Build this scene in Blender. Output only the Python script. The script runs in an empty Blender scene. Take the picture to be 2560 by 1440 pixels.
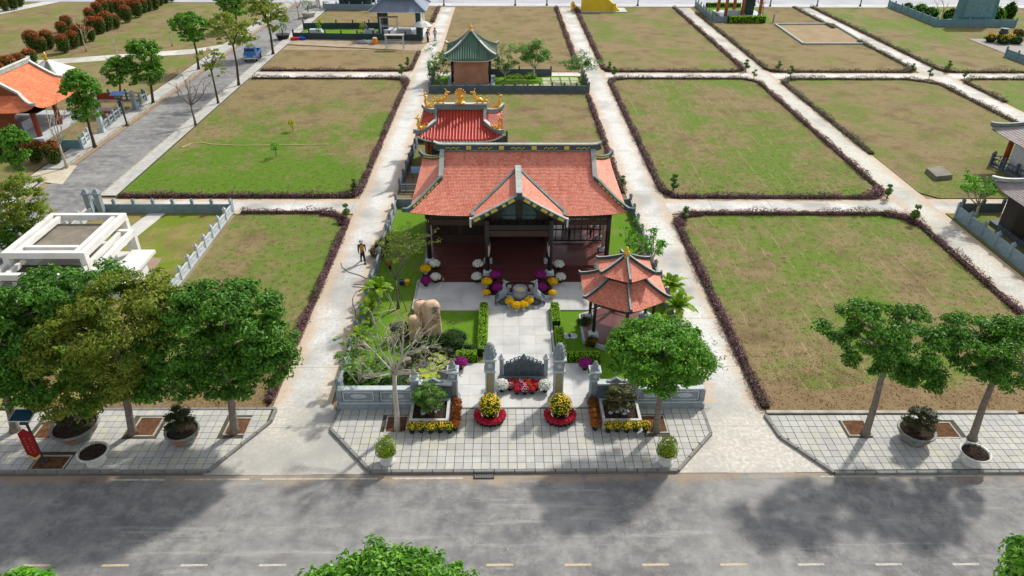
import bpy, math, random
import numpy as np
from mathutils import Matrix, Vector
C = bpy.context.scene
PI = math.pi

# ------------------------------------------------------------------ camera, sky, sun, exposure
CAM_H = 25.0
FOC, PITCH, PAN, ROLL = 1780.0, 0.54497, 0.01469, math.radians(0.35)
cam_d = bpy.data.cameras.new('camera')
cam = bpy.data.objects.new('camera', cam_d)
C.collection.objects.link(cam)
cam_d.sensor_width = 36.0
cam_d.lens = 36.0 * FOC / 2560.0
cam_d.clip_start, cam_d.clip_end = 0.5, 4000.0
cam.matrix_world = (Matrix.Translation((0, 0, CAM_H)) @ Matrix.Rotation(-PAN, 4, 'Z')
                    @ Matrix.Rotation(PI / 2 - PITCH, 4, 'X') @ Matrix.Rotation(ROLL, 4, 'Z'))
C.camera = cam
SUN_EL, SUN_AZ = math.radians(44.0), math.atan2(0.64, 0.77)      # azimuth clockwise from +Y: behind the hall, to the right
world = bpy.data.worlds.new('World')
C.world = world
world.use_nodes = True
wn = world.node_tree
for n in list(wn.nodes):
    wn.nodes.remove(n)
sky = wn.nodes.new('ShaderNodeTexSky')
sky.sky_type = 'NISHITA'
sky.sun_disc = False
sky.sun_elevation = SUN_EL
sky.sun_rotation = SUN_AZ
sky.air_density, sky.dust_density, sky.ozone_density = 1.0, 1.6, 1.0
bg = wn.nodes.new('ShaderNodeBackground')
bg.inputs['Strength'].default_value = 0.15
wo = wn.nodes.new('ShaderNodeOutputWorld')
hs = wn.nodes.new('ShaderNodeHueSaturation')                          # thin high cloud: the blue is washed out evenly
hs.inputs['Saturation'].default_value = 0.3
wn.links.new(sky.outputs[0], hs.inputs['Color'])
wn.links.new(hs.outputs[0], bg.inputs[0])
wn.links.new(bg.outputs[0], wo.inputs[0])
sun_d = bpy.data.lights.new('sun', 'SUN')
sun_d.energy, sun_d.angle, sun_d.color = 3.1, math.radians(2.6), (1.0, 0.955, 0.88)
sun = bpy.data.objects.new('sun', sun_d)
C.collection.objects.link(sun)
sv = Vector((math.sin(SUN_AZ) * math.cos(SUN_EL), math.cos(SUN_AZ) * math.cos(SUN_EL), math.sin(SUN_EL)))
sun.rotation_euler = sv.to_track_quat('Z', 'Y').to_euler()
sun.location = (30, 60, 60)
C.view_settings.view_transform = 'Standard'
C.view_settings.look = 'None'
C.view_settings.exposure = 0.3
C.view_settings.gamma = 1.0
C.view_settings.use_curve_mapping = False

# ------------------------------------------------------------------ survey: photo point -> real point
_cr, _sr = math.cos(ROLL), math.sin(ROLL)
_cp, _sp, _ca, _sa = math.cos(PITCH), math.sin(PITCH), math.cos(PAN), math.sin(PAN)
def _ray(x, y):
    u0, v0 = (x - 1280) / FOC, (y - 720) / FOC
    u, v = u0 * _cr + v0 * _sr, -u0 * _sr + v0 * _cr
    fw, dn = _cp - v * _sp, _sp + v * _cp
    return u * _ca + fw * _sa, -u * _sa + fw * _ca, dn
def at(x, y, z=0.0):
    """real point at height z that the photograph shows at (x, y)"""
    X, Y, d = _ray(x, y)
    t = (CAM_H - z) / d
    return (X * t, Y * t, z)
def up(x, y, Y0):
    """real point on the upright plane Y = Y0"""
    X, Y, d = _ray(x, y)
    t = Y0 / Y
    return (X * t, Y0, CAM_H - d * t)

# ------------------------------------------------------------------ mesh builder
class MB:
    def __init__(s):
        s.ch, s.n = [], 0
    def add(s, V, F):
        V = np.asarray(V, dtype=np.float64).reshape(-1, 3)
        by = {}
        if isinstance(F, np.ndarray):
            s.ch.append((V, [F + s.n]))
        else:
            for f in F:
                by.setdefault(len(f), []).append(f)
            s.ch.append((V, [np.array(q) + s.n for q in by.values()]))
        s.n += len(V)
        return s
    def box(s, x, y, z, sx, sy, sz, rz=0.0, top=1.0):
        """box centred at x, y standing on z; top = scale of its upper face"""
        h = [(-1, -1), (1, -1), (1, 1), (-1, 1)]
        V = [(a * sx / 2, b * sy / 2, 0) for a, b in h] + [(a * sx / 2 * top, b * sy / 2 * top, sz) for a, b in h]
        c, q = math.cos(rz), math.sin(rz)
        V = [(x + c * a - q * b, y + q * a + c * b, z + d) for a, b, d in V]
        return s.add(V, [(3, 2, 1, 0), (4, 5, 6, 7), (0, 1, 5, 4), (1, 2, 6, 5), (2, 3, 7, 6), (3, 0, 4, 7)])
    def bar(s, p, q, w, h=None):
        return s.beam([p, q], w, h or w)
    def beam(s, pts, w, h, up=(0, 0, 1)):
        """rectangular section swept along points, sitting on the line"""
        P = [Vector(p) for p in pts]
        U = Vector(up)
        V, F = [], []
        for i, p in enumerate(P):
            d = (P[min(i + 1, len(P) - 1)] - P[max(i - 1, 0)]).normalized()
            sd = d.cross(U)
            if sd.length < 1e-4:
                sd = Vector((1, 0, 0))
            sd.normalize()
            n = sd.cross(d).normalized()
            for a, b in ((-.5, 0), (.5, 0), (.5, 1), (-.5, 1)):
                V.append(p + sd * a * w + n * b * h)
        for i in range(len(P) - 1):
            o = i * 4
            for k in range(4):
                F.append((o + k, o + (k + 1) % 4, o + 4 + (k + 1) % 4, o + 4 + k))
        F += [(3, 2, 1, 0), tuple(len(V) - 4 + k for k in range(4))]
        return s.add(V, F)
    def tube(s, pts, r, n=6, cap=True):
        P = [Vector(p) for p in pts]
        R = r if isinstance(r, (list, tuple)) else [r] * len(P)
        V, F = [], []
        a = None
        for i, p in enumerate(P):
            d = (P[min(i + 1, len(P) - 1)] - P[max(i - 1, 0)]).normalized()
            if a is None:
                a = d.orthogonal().normalized()
            else:
                a = (a - d * a.dot(d))
                a = a.normalized() if a.length > 1e-5 else d.orthogonal().normalized()
            b = d.cross(a)
            for k in range(n):
                t = 2 * PI * k / n
                V.append(p + (a * math.cos(t) + b * math.sin(t)) * R[i])
        for i in range(len(P) - 1):
            for k in range(n):
                F.append((i * n + k, i * n + (k + 1) % n, (i + 1) * n + (k + 1) % n, (i + 1) * n + k))
        if cap:
            F += [tuple(range(n))[::-1], tuple((len(P) - 1) * n + k for k in range(n))]
        return s.add(V, F)
    def lathe(s, prof, x=0, y=0, z=0, n=14, sx=1.0, sy=1.0, rot=0.0):
        V, F = [], []
        for r, h in prof:
            for k in range(n):
                t = 2 * PI * k / n + rot
                V.append((x + r * math.cos(t) * sx, y + r * math.sin(t) * sy, z + h))
        for i in range(len(prof) - 1):
            for k in range(n):
                F.append((i * n + k, i * n + (k + 1) % n, (i + 1) * n + (k + 1) % n, (i + 1) * n + k))
        F += [tuple(range(n))[::-1], tuple((len(prof) - 1) * n + k for k in range(n))]
        return s.add(V, F)
    def prism(s, poly, z0, z1, x=0, y=0):
        n = len(poly)
        ar = sum(poly[i][0] * poly[(i + 1) % n][1] - poly[(i + 1) % n][0] * poly[i][1] for i in range(n))
        if ar < 0:
            poly = poly[::-1]
        V = [(x + a, y + b, z0) for a, b in poly] + [(x + a, y + b, z1) for a, b in poly]
        F = [tuple(range(n))[::-1], tuple(n + k for k in range(n))]
        F += [(k, (k + 1) % n, n + (k + 1) % n, n + k) for k in range(n)]
        return s.add(V, F)
    def slab(s, poly, y0, y1):
        """polygon in x-z given thickness along y"""
        n = len(poly)
        ar = sum(poly[i][0] * poly[(i + 1) % n][1] - poly[(i + 1) % n][0] * poly[i][1] for i in range(n))
        if ar < 0:
            poly = poly[::-1]
        V = [(a, y0, b) for a, b in poly] + [(a, y1, b) for a, b in poly]
        F = [tuple(range(n)), tuple(n + k for k in range(n))[::-1]]
        F += [((k + 1) % n, k, n + k, n + (k + 1) % n) for k in range(n)]
        return s.add(V, F)
    def sheet(s, pts):
        return s.add(pts, [tuple(range(len(pts)))])
    def ball(s, x, y, z, rx, ry, rz, n=8, m=5, rough=0.0, rnd=random):
        V, F = [(x, y, z - rz)], []
        for i in range(1, m):
            t = -PI / 2 + PI * i / m
            for k in range(n):
                a = 2 * PI * k / n
                q = 1 + rough * rnd.uniform(-1, 1)
                V.append((x + rx * q * math.cos(t) * math.cos(a), y + ry * q * math.cos(t) * math.sin(a), z + rz * q * math.sin(t)))
        V.append((x, y, z + rz))
        for k in range(n):
            F.append((0, 1 + (k + 1) % n, 1 + k))
            F.append((len(V) - 1, len(V) - 1 - n + k, len(V) - 1 - n + (k + 1) % n))
        for i in range(m - 2):
            for k in range(n):
                o = 1 + i * n
                F.append((o + k, o + (k + 1) % n, o + n + (k + 1) % n, o + n + k))
        return s.add(V, F)
    def leaves(s, P, N, L, W, rg, curl=0.25):
        """leaf-shaped folded quads at points P facing N"""
        P = np.asarray(P, float); N = np.asarray(N, float)
        n = len(P)
        N = N / (np.linalg.norm(N, axis=1, keepdims=True) + 1e-9)
        T = rg.normal(size=(n, 3))
        T -= N * (T * N).sum(1, keepdims=True)
        T /= np.linalg.norm(T, axis=1, keepdims=True) + 1e-9
        B = np.cross(N, T)
        l = (L * rg.uniform(.7, 1.25, size=(n, 1)))
        w = (W * rg.uniform(.75, 1.2, size=(n, 1)))
        a = P - T * l * .5
        b = P + B * w * .5 + N * l * curl * .3
        c = P + T * l * .5 - N * l * curl * .5
        d = P - B * w * .5 + N * l * curl * .3
        V = np.stack([a, b, c, d], 1).reshape(-1, 3)
        F = np.arange(4 * n).reshape(n, 4)
        return s.add(V, F)
    def mesh(s, name, mat, smooth=False):
        me = bpy.data.meshes.new(name)
        V = np.concatenate([c[0] for c in s.ch])
        Fs = [f for c in s.ch for f in c[1] if len(f)]
        loops = np.concatenate([f.reshape(-1) for f in Fs])
        tot = np.concatenate([np.full(len(f), f.shape[1]) for f in Fs])
        st = np.concatenate([[0], np.cumsum(tot)[:-1]])
        me.vertices.add(len(V)); me.loops.add(len(loops)); me.polygons.add(len(tot))
        me.vertices.foreach_set('co', V.astype(np.float32).reshape(-1))
        me.loops.foreach_set('vertex_index', loops.astype(np.int32))
        me.polygons.foreach_set('loop_start', st.astype(np.int32))
        me.polygons.foreach_set('use_smooth', np.full(len(tot), bool(smooth)))
        me.update(calc_edges=True)
        me.validate()
        if mat:
            me.materials.append(mat)
        return me

KIDS = {}
def link(name, me, parent=None):
    o = bpy.data.objects.new(name, me)
    C.collection.objects.link(o)
    if parent is not None:
        o.parent = parent
        KIDS.setdefault(parent, []).append(o)
    return o
def part(mb, name, mat, parent, smooth=False, stuff=False, loc=None):
    me = mb.mesh(name, mat, smooth) if isinstance(mb, MB) else mb
    o = link(name, me, parent)
    if loc:
        o.location = loc
    if stuff:
        o['kind'] = 'stuff'
    return o
def tag(o, label, cat, group=None):
    o['label'], o['category'] = label, cat
    if group:
        o['group'] = group
    return o
def thing(name, label, cat, loc=(0, 0, 0), rz=0.0, group=None):
    o = bpy.data.objects.new(name, None)
    C.collection.objects.link(o)
    o.empty_display_size = 0.3
    o.location = loc
    o.rotation_euler.z = rz
    return tag(o, label, cat, group)
def solid(mb, name, mat, label, cat, loc=(0, 0, 0), rz=0.0, group=None, smooth=False):
    o = link(name, mb.mesh(name, mat, smooth) if isinstance(mb, MB) else mb)
    o.location = loc
    o.rotation_euler.z = rz
    return tag(o, label, cat, group)
def struct(mb, name, mat, parent=None, loc=None):
    o = link(name, mb.mesh(name, mat) if isinstance(mb, MB) else mb, parent)
    if loc:
        o.location = loc
    if parent is None:
        o['kind'] = 'structure'
    return o
def dup(o, loc=None, rz=None, label=None, scale=None, parent=None, group=None):
    c = o.copy()
    C.collection.objects.link(c)
    if parent is not None:
        c.parent = parent
        KIDS.setdefault(parent, []).append(c)
    if loc is not None:
        c.location = loc
    if rz is not None:
        c.rotation_euler.z = rz
    if scale is not None:
        c.scale = scale if isinstance(scale, (tuple, list)) else (scale,) * 3
    if label:
        c['label'] = label
    if group:
        c['group'] = group
    for k in KIDS.get(o, []):
        dup(k, parent=c)
    return c

# ------------------------------------------------------------------ materials
def lin(h):
    h = h.lstrip('#')
    return tuple(((v / 12.92) if v <= .04045 else ((v + .055) / 1.055) ** 2.4) for v in (int(h[i:i + 2], 16) / 255 for i in (0, 2, 4))) + (1.0,)
class NT:
    def __init__(s, name):
        s.m = bpy.data.materials.new(name)
        s.m.use_nodes = True
        s.t = s.m.node_tree
        s.b = s.t.nodes['Principled BSDF']
        s.tc = s.t.nodes.new('ShaderNodeTexCoord')
    def N(s, typ, **kw):
        n = s.t.nodes.new(typ)
        for k, v in kw.items():
            if k[0] == 'i' and k[1:].isdigit():
                n.inputs[int(k[1:])].default_value = v
            else:
                setattr(n, k, v)
        return n
    def L(s, a, b):
        s.t.links.new(a, b)
    def noise(s, scale, detail=4, rough=.55, coord='Object', stretch=None, off=0.0):
        n = s.N('ShaderNodeTexNoise')
        n.inputs['Scale'].default_value = scale
        n.inputs['Detail'].default_value = detail
        n.inputs['Roughness'].default_value = rough
        src = s.N('ShaderNodeNewGeometry').outputs['Position'] if coord == 'World' else s.tc.outputs[coord]
        if stretch or off:
            mp = s.N('ShaderNodeMapping')
            mp.inputs['Scale'].default_value = stretch or (1, 1, 1)
            mp.inputs['Location'].default_value = (off, off * .7, off * .3)
            s.L(src, mp.inputs[0]); src = mp.outputs[0]
        s.L(src, n.inputs['Vector'])
        return n.outputs[0]
    def ramp(s, f, *stops):
        r = s.N('ShaderNodeValToRGB')
        e = r.color_ramp.elements
        while len(e) < len(stops):
            e.new(.5)
        for q, (p, c) in zip(e, stops):
            q.position = p
            q.color = c if len(c) == 4 else tuple(c) + (1,)
        s.L(f, r.inputs[0])
        return r.outputs[0]
    def math(s, op, a, b=None, c=None, clamp=False):
        n = s.N('ShaderNodeMath', operation=op, use_clamp=clamp)
        for i, v in enumerate((a, b, c)):
            if v is None:
                continue
            if isinstance(v, (int, float)):
                n.inputs[i].default_value = v
            else:
                s.L(v, n.inputs[i])
        return n.outputs[0]
    def mix(s, f, a, b, mode='MIX'):
        n = s.N('ShaderNodeMix', data_type='RGBA', blend_type=mode)
        for i, v in ((0, f), (6, a), (7, b)):
            if isinstance(v, (int, float)):
                n.inputs[i].default_value = v
            elif isinstance(v, tuple):
                n.inputs[i].default_value = v
            else:
                s.L(v, n.inputs[i])
        return n.outputs[2]
    def out(s, colr, rough=.8, bump=None, bstr=.3, bdist=.02, spec=.3):
        if isinstance(colr, tuple):
            s.b.inputs['Base Color'].default_value = colr
        else:
            s.L(colr, s.b.inputs['Base Color'])
        if isinstance(rough, (int, float)):
            s.b.inputs['Roughness'].default_value = rough
        else:
            s.L(rough, s.b.inputs['Roughness'])
        s.b.inputs['Specular IOR Level'].default_value = spec
        if bump is not None:
            n = s.N('ShaderNodeBump')
            n.inputs['Strength'].default_value = bstr
            n.inputs['Distance'].default_value = bdist
            s.L(bump, n.inputs['Height'])
            s.L(n.outputs[0], s.b.inputs['Normal'])
        return s.m
def rnd_piece(t):
    """value that differs from piece to piece, for separate objects and for islands of one mesh"""
    oi = t.N('ShaderNodeObjectInfo').outputs['Random']
    ri = t.N('ShaderNodeNewGeometry').outputs['Random Per Island']
    return t.math('FRACT', t.math('ADD', oi, ri))
def plain(name, c1, c2=None, scale=3.0, rough=.75, bump=.25, bscale=25., spec=.3, metal=0.0, detail=5, coord='Object', bdist=.01):
    t = NT(name)
    a = lin(c1)
    if c2:
        f = t.noise(scale, detail, .6, coord)
        colr = t.ramp(f, (.3, a), (.7, lin(c2)))
    else:
        colr = a
    b = t.noise(bscale, 4, .6, coord) if bump else None
    m = t.out(colr, rough, b, bump, bdist, spec)
    t.b.inputs['Metallic'].default_value = metal
    return m
def leafmat(name, *cols, trans=.35, rough=.5, per_clump=1.2, spec=.35, patch=None):
    """leaf: colours differ leaf by leaf and branch by branch; light shines through"""
    t = NT(name)
    f = t.math('ADD', t.math('MULTIPLY', rnd_piece(t), .55), t.math('MULTIPLY', t.noise(per_clump, 2), .6))
    st = [(.15 + .75 * i / max(1, len(cols) - 1), lin(c)) for i, c in enumerate(cols)]
    colr = t.ramp(f, *st)
    if patch:
        g = t.noise(.55, 2, off=7.0)
        colr = t.mix(t.ramp(g, (.5, (0, 0, 0)), (.62, (1, 1, 1))), colr, t.mix(.6, colr, lin(patch)))
    t.out(colr, rough, None, spec=spec)
    tr = t.N('ShaderNodeBsdfTranslucent')
    t.L(t.mix(1.0, colr, (1.25, 1.3, .7, 1), 'MULTIPLY'), tr.inputs[0])
    mx = t.N('ShaderNodeMixShader')
    mx.inputs[0].default_value = trans
    t.L(t.b.outputs[0], mx.inputs[1]); t.L(tr.outputs[0], mx.inputs[2])
    t.L(mx.outputs[0], t.t.nodes['Material Output'].inputs[0])
    return t.m
def lawnmat(name, dry, green, bias, sc=.16, off=0.0, grad=None, lush='#5f8f1c', seams=0.0):
    """patchy turf: dry thatch and green growth in drifts, worn spots, faint mowing streaks"""
    t = NT(name)
    big = t.noise(sc, 5, .6, 'World', (1, .8, 1), off)
    mid = t.noise(.75, 6, .68, 'World', (1, 1.5, 1), off + 3)
    fine = t.noise(7.0, 6, .75, 'World')
    stk = t.noise(1.6, 4, .6, 'World', (2.2, .22, 1), off + 5)
    f = t.math('ADD', t.math('MULTIPLY', t.math('SUBTRACT', big, .5), 2.5), t.math('MULTIPLY', t.math('SUBTRACT', mid, .5), 1.9))
    f = t.math('ADD', f, t.math('MULTIPLY', t.math('SUBTRACT', stk, .5), .5))
    f = t.math('ADD', f, .5 + bias)
    if grad:                                                   # the sprinkled end of the plot is greener
        sp = t.N('ShaderNodeSeparateXYZ')
        t.L(t.N('ShaderNodeNewGeometry').outputs['Position'], sp.inputs[0])
        g = t.math('MULTIPLY', t.math('DIVIDE', t.math('SUBTRACT', sp.outputs[1], (grad[0] + grad[1]) / 2), (grad[1] - grad[0]) / 2), grad[2])
        f = t.math('ADD', f, g)
    d = t.mix(t.ramp(fine, (.3, (0, 0, 0)), (.75, (1, 1, 1))), lin(dry), lin('#a08f6c'))
    d = t.mix(t.ramp(t.noise(.4, 5, .62, 'World', None, off + 9), (.48, (0, 0, 0)), (.7, (1, 1, 1))), d, lin('#77654a'))
    g = t.mix(t.ramp(fine, (.3, (0, 0, 0)), (.75, (1, 1, 1))), lin(green), lin(lush))
    colr = t.mix(t.ramp(f, (.3, (0, 0, 0)), (.85, (1, 1, 1))), d, g)
    if seams:                                                  # dry joints between the laid turf strips
        sx = t.N('ShaderNodeSeparateXYZ')
        t.L(t.N('ShaderNodeNewGeometry').outputs['Position'], sx.inputs[0])
        u = t.math('ADD', sx.outputs[0], t.math('MULTIPLY', t.noise(.6, 3, .6, 'World', None, 17), .5))
        q = t.math('ABSOLUTE', t.math('SUBTRACT', t.math('FRACT', t.math('DIVIDE', u, seams)), .5))
        q = t.math('MULTIPLY', t.ramp(q, (.0, (1, 1, 1)), (.05, (0, 0, 0))), t.ramp(t.noise(.55, 4, .7, 'World', (1, .8, 1), 23), (.46, (0, 0, 0)), (.6, (.75, .75, .75))))
        colr = t.mix(q, colr, lin('#b3a37e'))
    colr = t.mix(t.ramp(t.noise(22, 4, .7, 'World'), (.36, (0, 0, 0)), (.6, (1, 1, 1))), t.mix(.45, colr, lin('#3a3420')), colr)
    return t.out(colr, .95, t.noise(9, 6, .75, 'World'), .4, .03, .08)
def pathmat(name, across, lo, hi, sand=True, tone='#c9c8c2'):
    """cast concrete with sandy earth washed in along both edges, joints every few metres"""
    t = NT(name)
    pos = t.N('ShaderNodeNewGeometry').outputs['Position']
    sp = t.N('ShaderNodeSeparateXYZ'); t.L(pos, sp.inputs[0])
    a = sp.outputs['X' if across == 'x' else 'Y']
    l = sp.outputs['Y' if across == 'x' else 'X']
    mid, half = (lo + hi) / 2, (hi - lo) / 2
    e = t.math('DIVIDE', t.math('ABSOLUTE', t.math('SUBTRACT', a, mid)), half)
    n1 = t.noise(.7, 5, .65, 'World'); n2 = t.noise(5, 5, .65, 'World'); n3 = t.noise(.22, 3, .6, 'World', None, 5)
    c = t.ramp(n2, (.3, lin('#aeada7')), (.5, lin(tone)), (.72, lin('#dcdbd6')))
    c = t.mix(t.ramp(n3, (.45, (0, 0, 0)), (.68, (1, 1, 1))), c, lin('#a3a29c'))
    s = t.ramp(t.math('ADD', e, t.math('MULTIPLY', t.math('SUBTRACT', n1, .5), 1.5)), (.32, (0, 0, 0)), (.9, (1, 1, 1)))
    sandc = t.mix(n2, lin('#b39a7f'), lin('#cfbca4'))
    c = t.mix(t.math('MULTIPLY', s, .85 if sand else .3), c, sandc)
    j = t.math('ABSOLUTE', t.math('SUBTRACT', t.math('FRACT', t.math('DIVIDE', l, 5.0)), .5))
    c = t.mix(t.ramp(j, (.0, (1, 1, 1)), (.006, (0, 0, 0))), c, lin('#8b867c'))
    return t.out(c, .9, n2, .25, .02, .2)
M = {}
# ------------------------------------------------------------------ ground, roads, paths, lawns
t = NT('earth')
n1 = t.noise(.35, 6, .65, 'World'); n2 = t.noise(4, 6, .7, 'World')
c = t.ramp(n1, (.3, lin('#8d7a60')), (.55, lin('#a8977b')), (.75, lin('#b9ab93')))
c = t.mix(t.ramp(n2, (.35, (0, 0, 0)), (.7, (1, 1, 1))), t.mix(.35, c, lin('#6d5b41')), c)
M['earth'] = t.out(c, .95, n2, .5, .03, .1)

def asphalt(name, base='#807f7e', dark='#626161', light='#9f9d98'):
    t = NT(name)
    a = t.noise(.13, 6, .7, 'World'); b = t.noise(1.3, 6, .7, 'World'); f = t.noise(28, 3, .6, 'World')
    s = t.noise(.5, 5, .65, 'World', (.35, 1.4, 1), 11)
    c = t.ramp(a, (.34, lin(dark)), (.5, lin(base)), (.66, lin(light)))
    c = t.mix(t.ramp(b, (.42, (0, 0, 0)), (.7, (.75, .75, .75))), c, lin('#aaa9a4'))
    c = t.mix(t.ramp(t.noise(.38, 6, .75, 'World', None, 61), (.54, (0, 0, 0)), (.66, (.7, .7, .7))), c, lin('#5e5e60'))
    c = t.mix(t.ramp(s, (.52, (0, 0, 0)), (.7, (.6, .6, .6))), c, lin('#6c6c6e'))
    sp = t.noise(7, 2, .5, 'World', None, 4)
    c = t.mix(t.ramp(sp, (.74, (0, 0, 0)), (.78, (.7, .7, .7))), c, lin('#c4c1ba'))
    c = t.mix(t.ramp(f, (.3, (.35, .35, .35)), (.6, (0, 0, 0))), c, lin('#4a4a4b'))
    st = t.noise(1.1, 6, .7, 'World', (.12, 1.6, 1), 33)                 # pale scuffs and tyre smears along the lane
    c = t.mix(t.ramp(st, (.56, (0, 0, 0)), (.72, (.6, .6, .6))), c, lin('#b4b2ac'))
    sp_ = t.N('ShaderNodeSeparateXYZ')                                      # earth washed along the kerb
    t.L(t.N('ShaderNodeNewGeometry').outputs['Position'], sp_.inputs[0])
    kd = t.math('ADD', t.math('MULTIPLY', t.math('SUBTRACT', sp_.outputs[1], 23.45), 1.1), t.math('MULTIPLY', t.math('SUBTRACT', t.noise(.45, 5, .7, 'World', None, 41), .5), 3.2))
    kd = t.math('MULTIPLY', t.ramp(kd, (.2, (0, 0, 0)), (.9, (.75, .75, .75))), 1.0 if name == 'asphalt' else .0)
    c = t.mix(kd, c, lin('#a08d76'))
    # fine cracks
    v = t.N('ShaderNodeTexVoronoi', feature='DISTANCE_TO_EDGE'); v.inputs['Scale'].default_value = .17
    wv = t.N('ShaderNodeMix', data_type='RGBA'); wv.inputs[0].default_value = .12
    pos = t.N('ShaderNodeNewGeometry').outputs['Position']
    nz = t.N('ShaderNodeTexNoise'); nz.inputs['Scale'].default_value = .8; nz.inputs['Detail'].default_value = 6
    t.L(pos, nz.inputs[0])
    ad = t.N('ShaderNodeVectorMath', operation='MULTIPLY_ADD'); ad.inputs[1].default_value = (3.2,) * 3
    t.L(nz.outputs[1], ad.inputs[0]); t.L(pos, ad.inputs[2]); t.L(ad.outputs[0], v.inputs['Vector'])
    cr = t.math('MULTIPLY', t.ramp(v.outputs[0], (.0, (1, 1, 1)), (.006, (0, 0, 0))), t.ramp(t.noise(.2, 2, .5, 'World', None, 21), (.5, (0, 0, 0)), (.6, (.4, .4, .4))))
    c = t.mix(cr, c, lin('#47474a'))
    return t.out(c, t.ramp(b, (.3, (.8,) * 3), (.7, (.95,) * 3)), f, .5, .012, .25)
M['asphalt'] = asphalt('asphalt')
M['asphalt_old'] = asphalt('asphalt_old', '#7d7c7b', '#68686a', '#989690')
M['paint'] = plain('road_paint', '#cfcabd', '#9b958b', 3.5, .8, .2, spec=.2)
M['paint_warm'] = plain('road_paint_worn', '#d2bf9d', '#a99a84', 3.5, .8, .2, spec=.2)
M['iron'] = plain('cast_iron', '#3a3a3c', '#57565a', 6, .6, .2, metal=.4)
M['soil'] = plain('soil', '#4c3526', '#76563f', 4, .95, .8, 14, .05, bdist=.05)
M['dark_soil'] = plain('dark_soil', '#241d18', '#4a3f36', 6, .95, .9, 12, .05, bdist=.05)
M['kerb'] = plain('kerb_stone', '#8d8c88', '#5f5e5a', 1.2, .85, .35, 18)
M['kerb_pale'] = plain('kerb_concrete', '#b9b5aa', '#8f8b80', 1.5, .85, .35, 18)
M['cast'] = plain('cast_concrete', '#cfcdc8', '#b4b2ad', .6, .85, .2, 8)
t = NT('paving_tile')
r = rnd_piece(t)
c = t.ramp(r, (.0, lin('#b3b2af')), (.35, lin('#bebdba')), (.6, lin('#c6c5c2')), (.85, lin('#c4c2b6')), (1.0, lin('#bab9b5')))
c = t.mix(t.ramp(t.noise(.55, 5, .65, 'World'), (.4, (0, 0, 0)), (.7, (1, 1, 1))), t.mix(.3, c, lin('#8a8983')), c)
c = t.mix(t.ramp(t.noise(6, 5, .7, 'World'), (.3, (0, 0, 0)), (.62, (1, 1, 1))), t.mix(.28, c, lin('#8f8d7e')), c)
c = t.mix(t.ramp(t.noise(.9, 4, .6, 'World', None, 14), (.54, (0, 0, 0)), (.76, (.7, .7, .7))), c, lin('#bfbb98'))
M['tile'] = t.out(c, .85, t.noise(30, 4, .6, 'World'), .25, .01, .25)
M['mortar'] = plain('mortar', '#4a473f', '#605d50', 1.5, .95, .5, 20, .05, coord='World')

def rect(x0, x1, y0, y1, z):
    return [(x0, y0, z), (x1, y0, z), (x1, y1, z), (x0, y1, z)]
struct(MB().sheet(rect(-2500, 2500, -1500, 3000, -.06)), 'ground', M['earth'])
YK = 24.25                                            # kerb line of the front road
road = struct(MB().sheet(rect(-90, 90, 13.6, YK, 0)), 'front_road', M['asphalt'])
struct(MB().sheet(rect(-90, 90, 6, 13.6, .1)), 'near_pavement', M['cast'])
lroad = struct(MB().sheet([(-39.9, YK, .004), (-34.4, YK, .004), (-34.8, 152, .004), (-40.4, 152, .004)]), 'side_road', M['asphalt_old'])
farroad = struct(MB().sheet(rect(-200, 200, 150.5, 170, .002)), 'far_road', plain('far_road_paving', '#b4b5b8', '#9c9da2', .2, .9, .2, 5, coord='World'))
struct(MB().prism([(-34.6, 146.3), (85, 146.3), (85, 147.2), (-34.6, 147.2)], -.05, .12), 'far_kerb', M['kerb_pale'])
struct(MB().sheet(rect(-34.6, 140, 147.2, 150.5, .004)), 'far_pavement', plain('far_pavement_mat', '#c8c8ca', '#b2b2b4', .3, .9, .2, 4, coord='World'))
struct(MB().sheet(rect(-200, 200, 170.0, 400, -.03)), 'far_field', lawnmat('far_grass', '#a39466', '#7f8c45', -.02))
# painted lines, each dash a piece of the road
dash = None
for i in range(-9, 10):
    x = -.15 + 3.22 * i + (.3 if i < -2 else 0)
    m = MB().box(0, 0, 0, 1.1, .11, .006)
    o = part(m, 'dash_marking', M['paint_warm'] if i in (-6, -5, 0, 1, 2, 3) else M['paint'], road, loc=(x, 19.2 - x * .006, .0))
for x0, x1 in ((-18.3, -15.8), (-14.9, -11.9), (-11.3, -5.9), (-5.2, -1.9), (15.0, 29.0)):
    part(MB().box((x0 + x1) / 2, YK - .25, 0, x1 - x0, .1, .006), 'edge_line', M['paint'], road)
g = thing('drain_grate', 'small slotted iron drain grate at the kerb in front of the gate', 'drain grate', at(1210, 1190, .004))
m = MB()
m.box(0, -.16, 0, .95, .04, .05).box(0, .16, 0, .95, .04, .05).box(-.46, 0, 0, .04, .34, .05).box(.46, 0, 0, .04, .34, .05)
part(m, 'frame', M['iron'], g)
for k in range(11):
    part(MB().box(-.4 + k * .08, 0, .005, .035, .28, .035), 'bar', M['kerb'], g)
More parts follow.
